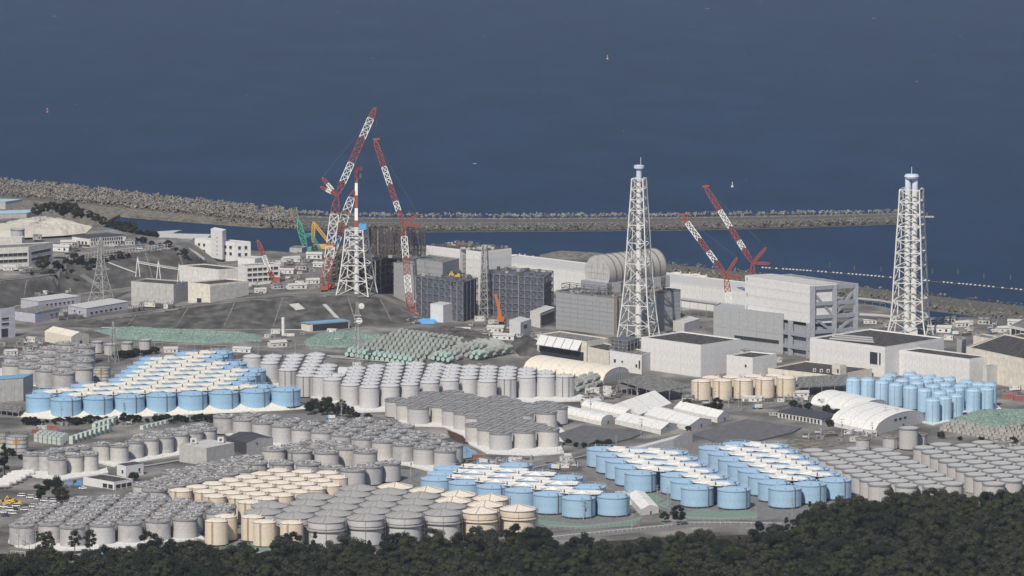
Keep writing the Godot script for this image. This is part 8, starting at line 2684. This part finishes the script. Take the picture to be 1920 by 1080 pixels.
# ---------------------------------------------------------------- trees
func crown_mesh(seed_: int, h: float, rad: float, kind: String, leaves: int) -> ArrayMesh:
	var q := RandomNumberGenerator.new()
	q.seed = seed_
	var s := Shape.new()
	var clumps := []
	var nc := 20
	for k in nc:
		var a := q.randf() * TAU
		var y := q.randf()
		var rr := rad
		if kind == "pine":
			rr *= 1.05 - y * 0.95
			rr *= 0.55 + 0.45 * q.randf()
			clumps.append([Vector3(cos(a) * rr * 0.7, h * (0.25 + 0.75 * y), sin(a) * rr * 0.7), rad * 0.42 * (1.15 - y * 0.7)])
		else:
			rr *= sqrt(maxf(0.05, 1.0 - pow(2.0 * y - 0.9, 2.0) * 0.85)) * (0.35 + 0.65 * sqrt(q.randf()))
			clumps.append([Vector3(cos(a) * rr, h * (0.34 + 0.60 * y), sin(a) * rr), rad * q.randf_range(0.30, 0.52)])
	for k in leaves:
		var c: Array = clumps[k % nc]
		var d := Vector3(q.randfn(), q.randfn(), q.randfn()).normalized()
		var p: Vector3 = c[0] + d * c[1] * pow(q.randf(), 0.45) * Vector3(1, 0.72, 1)
		var nn := (d + Vector3(q.randf_range(-0.6, 0.6), q.randf_range(-0.2, 0.9), q.randf_range(-0.6, 0.6))).normalized()
		var x := nn.cross(Vector3(q.randf(), q.randf(), q.randf())).normalized() * q.randf_range(0.17, 0.40)
		var z := x.normalized().cross(nn) * q.randf_range(0.15, 0.34)
		s.tri(p - x, p + z, p + x, nn, nn, nn)
		s.tri(p - x, p - z, p + x, nn, nn, nn)
	return s.mesh()

func trunk_mesh(seed_: int, h: float, rad: float) -> ArrayMesh:
	var q := RandomNumberGenerator.new()
	q.seed = seed_
	var s := Shape.new()
	var p := Vector3(0, -0.6, 0)
	var r := 0.26
	for k in 4:
		var e := p + Vector3(q.randf_range(-0.35, 0.35), h * 0.2, q.randf_range(-0.35, 0.35))
		s.tube(p, e, r, r * 0.8, 6, false)
		if k > 0:
			for b in 3:
				var a := q.randf() * TAU
				s.tube(e, e + Vector3(cos(a) * rad * 0.75, h * 0.16, sin(a) * rad * 0.75), r * 0.5, 0.05, 5, false)
		p = e
		r *= 0.8
	return s.mesh()

func tree_proto(called: String, seed_: int, h: float, rad: float, kind: String, leaves: int, leaf: Material) -> Node3D:
	var o := proto(called, "tree")
	part("trunk", trunk_mesh(seed_, h, rad), M.bark, o)
	part("crown", crown_mesh(seed_, h, rad, kind, leaves), leaf, o)
	return o

func tree_label(along: Dictionary, kind: String, where: String, counted: bool) -> String:
	var key := kind + where
	along[key] = along.get(key, 0) + 1
	if not counted or along[key] > NTH.size():
		return "dark green " + key
	return key + ", " + NTH[along[key] - 1] + " along"

func make_trees() -> void:
	var broad := []
	for k in 7:
		broad.append(tree_proto("broadleaf_tree", 100 + k, 12.0 + 1.6 * (k % 3), 4.5 + 0.5 * (k % 4), "broad", 7600, M["leaf%d" % (k % 6)]))
	var pine := []
	for k in 3:
		pine.append(tree_proto("pine_tree", 200 + k, 12.5 + k, 3.2, "pine", 4200, M["leaf%d" % [1, 5, 3][k]]))
	var thin := []
	for k in 3:
		thin.append(tree_proto("slender_tree", 300 + k, 11.0, 2.6, "broad", 1500, M["leaf%d" % [2, 0, 4][k]]))
	var bush := []
	for k in 4:
		bush.append(tree_proto("shrub", 400 + k, 3.6, 2.2, "broad", 1100, M["leaf%d" % [1, 3, 5, 0][k]]))
	# edge of the wood: bases seen (or guessed) below the tanks
	var edge := [Vector3(-281.27, 10, 592.33), Vector3(-264.1, 10, 598.22), Vector3(-230.82, 10, 601.16), Vector3(-202.02, 10, 583.43), Vector3(-175.39, 10, 568.45), Vector3(-135.76, 10, 580.44), Vector3(-94.88, 10, 562.41), Vector3(-72.38, 10, 568.45), Vector3(-44.81, 10, 553.29), Vector3(-16.93, 10, 534.87), Vector3(11.34, 10, 522.43), Vector3(25.21, 10, 553.29), Vector3(50.23, 10, 562.41), Vector3(78.32, 10, 556.34), Vector3(109.49, 10, 547.18), Vector3(138.73, 10, 525.55), Vector3(156.49, 10, 464.95), Vector3(187.57, 10, 435.23), Vector3(217.42, 10, 428.54), Vector3(247.11, 10, 425.18), Vector3(277.58, 10, 415.04), Vector3(307.5, 10, 411.65)]
	var n_single := 0
	var rest := [[], [], [], []]
	var z_max := 735.0
	var z := 385.0
	var singles := []
	while z < z_max:
		var x := -330.0
		while x < 330.0:
			var p := Vector3(x + rng.randf_range(-3.4, 3.4), GROUND, z + rng.randf_range(-3.2, 3.2))
			var ze := lerp_line(edge, p.x)
			if p.z > ze:
				singles.append([p.z - ze, p])
			x += 9.4
		z += 9.0
	singles.sort_custom(func(a, b): return a[0] < b[0])
	var rim: Array = singles.slice(0, 150)
	rim.sort_custom(func(a, b): return a[1].x < b[1].x)
	singles = rim + singles.slice(150)
	var along := {}
	for i in singles.size():
		var p: Vector3 = singles[i][1]
		var near_edge: bool = i < 150
		var size := rng.randf_range(0.6, 1.35)
		if near_edge:
			size = rng.randf_range(0.55, 1.25)
		var front: bool = p.z > 575.0 and p.z < 640.0 and n_single < 150
		if near_edge or front:
			if front:
				n_single += 1
			var where := "inside the wood"
			if near_edge:
				where = "at the wood edge before the " + ["kerbed tank pad", "tall cream tanks", "cone roofed tanks", "verge road", "blue tanks", "flat topped tanks"][clampi(int((p.x + 235.0) / 85.0), 0, 5)]
			var roll := rng.randf()
			if roll < 0.16:
				copy(pine[rng.randi() % 3], p, rng.randf() * TAU, tree_label(along, "pine tree ", where, near_edge), "pine trees " + where, size)
			elif roll < 0.24 and near_edge:
				copy(thin[rng.randi() % 3], p, rng.randf() * TAU, tree_label(along, "sparse tree ", where, near_edge), "sparse trees " + where, size)
			else:
				copy(broad[rng.randi() % 7], p, rng.randf() * TAU, tree_label(along, "broadleaf tree ", where, near_edge), "broadleaf trees " + where, size)
		else:
			rest[rng.randi() % 4].append(Transform3D(Basis.from_euler(Vector3(0, rng.randf() * TAU, 0)).scaled(Vector3.ONE * size), p))
	for k in 4:
		var src: Node3D = broad[k + 2] if k < 3 else pine[0]
		var cm: MeshInstance3D = src.get_node("crown")
		scatter("wood", ["dense wood of dark green trees", "dense wood of olive green trees", "dense wood of bluish green trees", "dense wood of dark pines"][k] + " filling the foreground", "wood", cm.mesh, cm.material_override, rest[k], [])
	# single trees against the tanks
	for e in [Vector3(-244.09, 10, 548.71), Vector3(-222.33, 10, 544.11), Vector3(-230.48, 10, 544.11), Vector3(-247.01, 10, 553.29)]:
		copy(thin[rng.randi() % 3], e, rng.randf() * TAU, "slim lone tree standing before the kerbed tank pad", "slim trees before the kerbed tank pad", 1.25)
	copy(broad[1], Vector3(-257.37, 10, 378.97), 1.0, "leafy dark tree beside the car park and lying white vessels", "", 1.05)
	copy(broad[3], Vector3(-266.09, 10, 375.48), 1.6, "smaller leafy tree between car park and lying vessels", "", 0.7)
	copy(broad[2], Vector3(-251.46, 10, 391.1), 2.0, "low leafy tree right above the parked cars", "", 0.7)
	copy(bush[1], Vector3(-217.34, 10, 312.99), 2.0, "round shrub beside the low white building", "", 1.4)
	copy(pine[1], Vector3(-293.56, 10, 296.45), 2.0, "dark conifer at the left edge beside lying vessels", "", 1.4)
	copy(pine[2], Vector3(-297.51, 10, 305.66), 0.5, "second dark conifer at the left edge beside lying vessels", "", 1.3)
	copy(broad[5], Vector3(90.7, 10, 456.76), 0.5, "round dark tree on the verge before two blue tanks", "", 0.75)
	copy(broad[0], Vector3(83.4, 10, 448.52), 0.9, "small bare looking tree beside the white gabled hut", "", 0.5)
	copy(broad[4], Vector3(109.93, 10, 53.37), 0.5, "dark tree left of the cream tank row's foot", "", 0.62)
	copy(broad[5], Vector3(128.66, 10, 62.08), 0.2, "broad dark tree below the cream tank row", "", 0.70)
	copy(broad[6], Vector3(123.47, 10, 66.41), 1.2, "second dark tree below the cream tank row", "", 0.60)
	copy(broad[2], Vector3(-350.87, 25, -525.4), 0.2, "round dark tree in front of the office building", "", 0.9)
	copy(broad[1], Vector3(-342.11, 25, -538.22), 0.2, "smaller round tree in front of the office building", "", 0.6)
	copy(broad[0], Vector3(-335.89, 25, -557.63), 0.7, "pale round tree at the top of the slope road", "", 0.6)
	for p in [Vector3(-123.74, 10, 59.91), Vector3(-118.8, 10, 66.41), Vector3(-113.97, 10, 70.74), Vector3(-109.22, 10, 72.89), Vector3(-103.82, 10, 75.05), Vector3(-126.81, 10, 66.41), Vector3(-107.09, 10, 57.73), Vector3(-116.63, 10, 53.37), Vector3(-101.35, 10, 79.35)]:
		copy(broad[rng.randi() % 7], p, rng.randf() * TAU, "dark bushy tree in the clump between blue and tall grey tanks", "bushy trees between the tank blocks", rng.randf_range(0.5, 0.8))
	for p in [Vector3(-389.97, 25, -883.39), Vector3(-386.08, 25, -906.67), Vector3(-380.65, 25, -914.49), Vector3(-374.47, 25, -914.49), Vector3(-367.57, 25, -906.67), Vector3(-360.7, 25, -898.88), Vector3(-353.51, 25, -887.25), Vector3(-345.69, 25, -868.03), Vector3(-338.49, 25, -845.19), Vector3(-329.88, 25, -815.16), Vector3(-322.31, 25, -796.62), Vector3(-315.11, 25, -781.91), Vector3(-307.97, 25, -767.32), Vector3(-367.35, 25, -875.69), Vector3(-354.6, 25, -860.39), Vector3(-302.72, 25, -749.23), Vector3(-294.42, 25, -734.88), Vector3(-286.6, 25, -720.63), Vector3(-279.93, 25, -710.02)]:
		copy(broad[rng.randi() % 7], p, rng.randf() * TAU, "dark tree in the shelter belt above the beach", "shelter belt trees above the beach", rng.randf_range(0.55, 0.95))
	for q in [Vector3(-334.68, 27, -557.84), Vector3(-330.08, 27.5, -560.35), Vector3(-326.27, 28, -562.86), Vector3(-321.67, 26, -556.1), Vector3(-317.27, 27, -561.11), Vector3(-339.84, 25.5, -543.9), Vector3(-335.29, 25.3, -529.41), Vector3(-329.31, 24.5, -529.38), Vector3(-343.89, 25, -519.03), Vector3(-357.9, 25, -515.85), Vector3(-291.57, 32.5, -661.25), Vector3(-285.4, 32.5, -650.8), Vector3(-277.3, 33, -636.23), Vector3(-270.64, 33, -629.34), Vector3(-263.94, 33.5, -621.74), Vector3(-256.79, 32, -606.9), Vector3(-250.54, 29, -604.56), Vector3(-315.32, 28, -576.04), Vector3(-309.47, 28.5, -578.59), Vector3(-303.81, 28.7, -583.6), Vector3(-298.07, 29, -587.82), Vector3(-292.32, 29.3, -592.04), Vector3(-330.52, 30.5, -565.64), Vector3(-324.91, 30.7, -570.63)]:
		copy(bush[rng.randi() % 4], q - Vector3.UP * 0.6, rng.randf() * TAU, "dark shrub scattered along the hilltop edge", "shrubs along the hilltop edge", rng.randf_range(0.7, 1.5))
	for i in 46:
		var p := Vector3(-301.26, 10, 106.99).lerp(Vector3(-178.67, 10, 92.17), i / 45.0) + Vector3(rng.randf_range(-2, 2), 0, rng.randf_range(-6, 6))
		copy(bush[rng.randi() % 4], p, rng.randf() * TAU, "low shrub in the hedge below the cream bank, %s from %s" % [NTH[i % 23], "the blue roof" if i < 23 else "the hedge middle"], "hedge shrubs below the cream bank", rng.randf_range(0.6, 1.5))
	for i in 16:
		var p := Vector3(-267.19, 10, -181.86).lerp(Vector3(-243.43, 10, -202.26), i / 15.0) + Vector3(rng.randf_range(-1, 1), 0, rng.randf_range(-5, 5))
		copy(bush[rng.randi() % 4], p, rng.randf() * TAU, "dark shrub in the hedge at the old pale tanks", "hedge shrubs at the old tanks", rng.randf_range(0.8, 1.4))
	for p in [Vector3(38.4, 10, 190.96), Vector3(43.14, 10, 194.93), Vector3(47.9, 10, 196.92), Vector3(51.77, 10, 194.93), Vector3(33.71, 10, 180.97), Vector3(57.6, 10, 190.96), Vector3(197.6, 10, 55.55), Vector3(200.37, 10, 64.25), Vector3(203.27, 10, 70.74), Vector3(206.17, 10, 77.2), Vector3(186.54, 10, 44.61), Vector3(181.9, 10, 38.01), Vector3(177.77, 10, 33.59), Vector3(194.94, 10, 96.42), Vector3(195.49, 10, 113.3), Vector3(-159.39, 10, 81.49), Vector3(-153.3, 10, 83.63), Vector3(-163.49, 10, 79.35), Vector3(-96.89, 10, 83.63), Vector3(-89.46, 10, 87.91), Vector3(52.87, 10, 96.42), Vector3(72.9, 10, 87.91), Vector3(107.81, 10, 129.99), Vector3(89.97, 10, 125.84), Vector3(260.45, 10, 158.76), Vector3(271.02, 10, 166.88), Vector3(283.34, 10, 172.93), Vector3(292.39, 10, 178.97), Vector3(301.62, 10, 182.97), Vector3(-297.33, 10, 224.4), Vector3(-289.63, 10, 237.95)]:
		copy(bush[rng.randi() % 4], p, rng.randf() * TAU, "small dark shrub growing at the edge of paved ground", "shrubs at paved edges", rng.randf_range(0.6, 1.3))
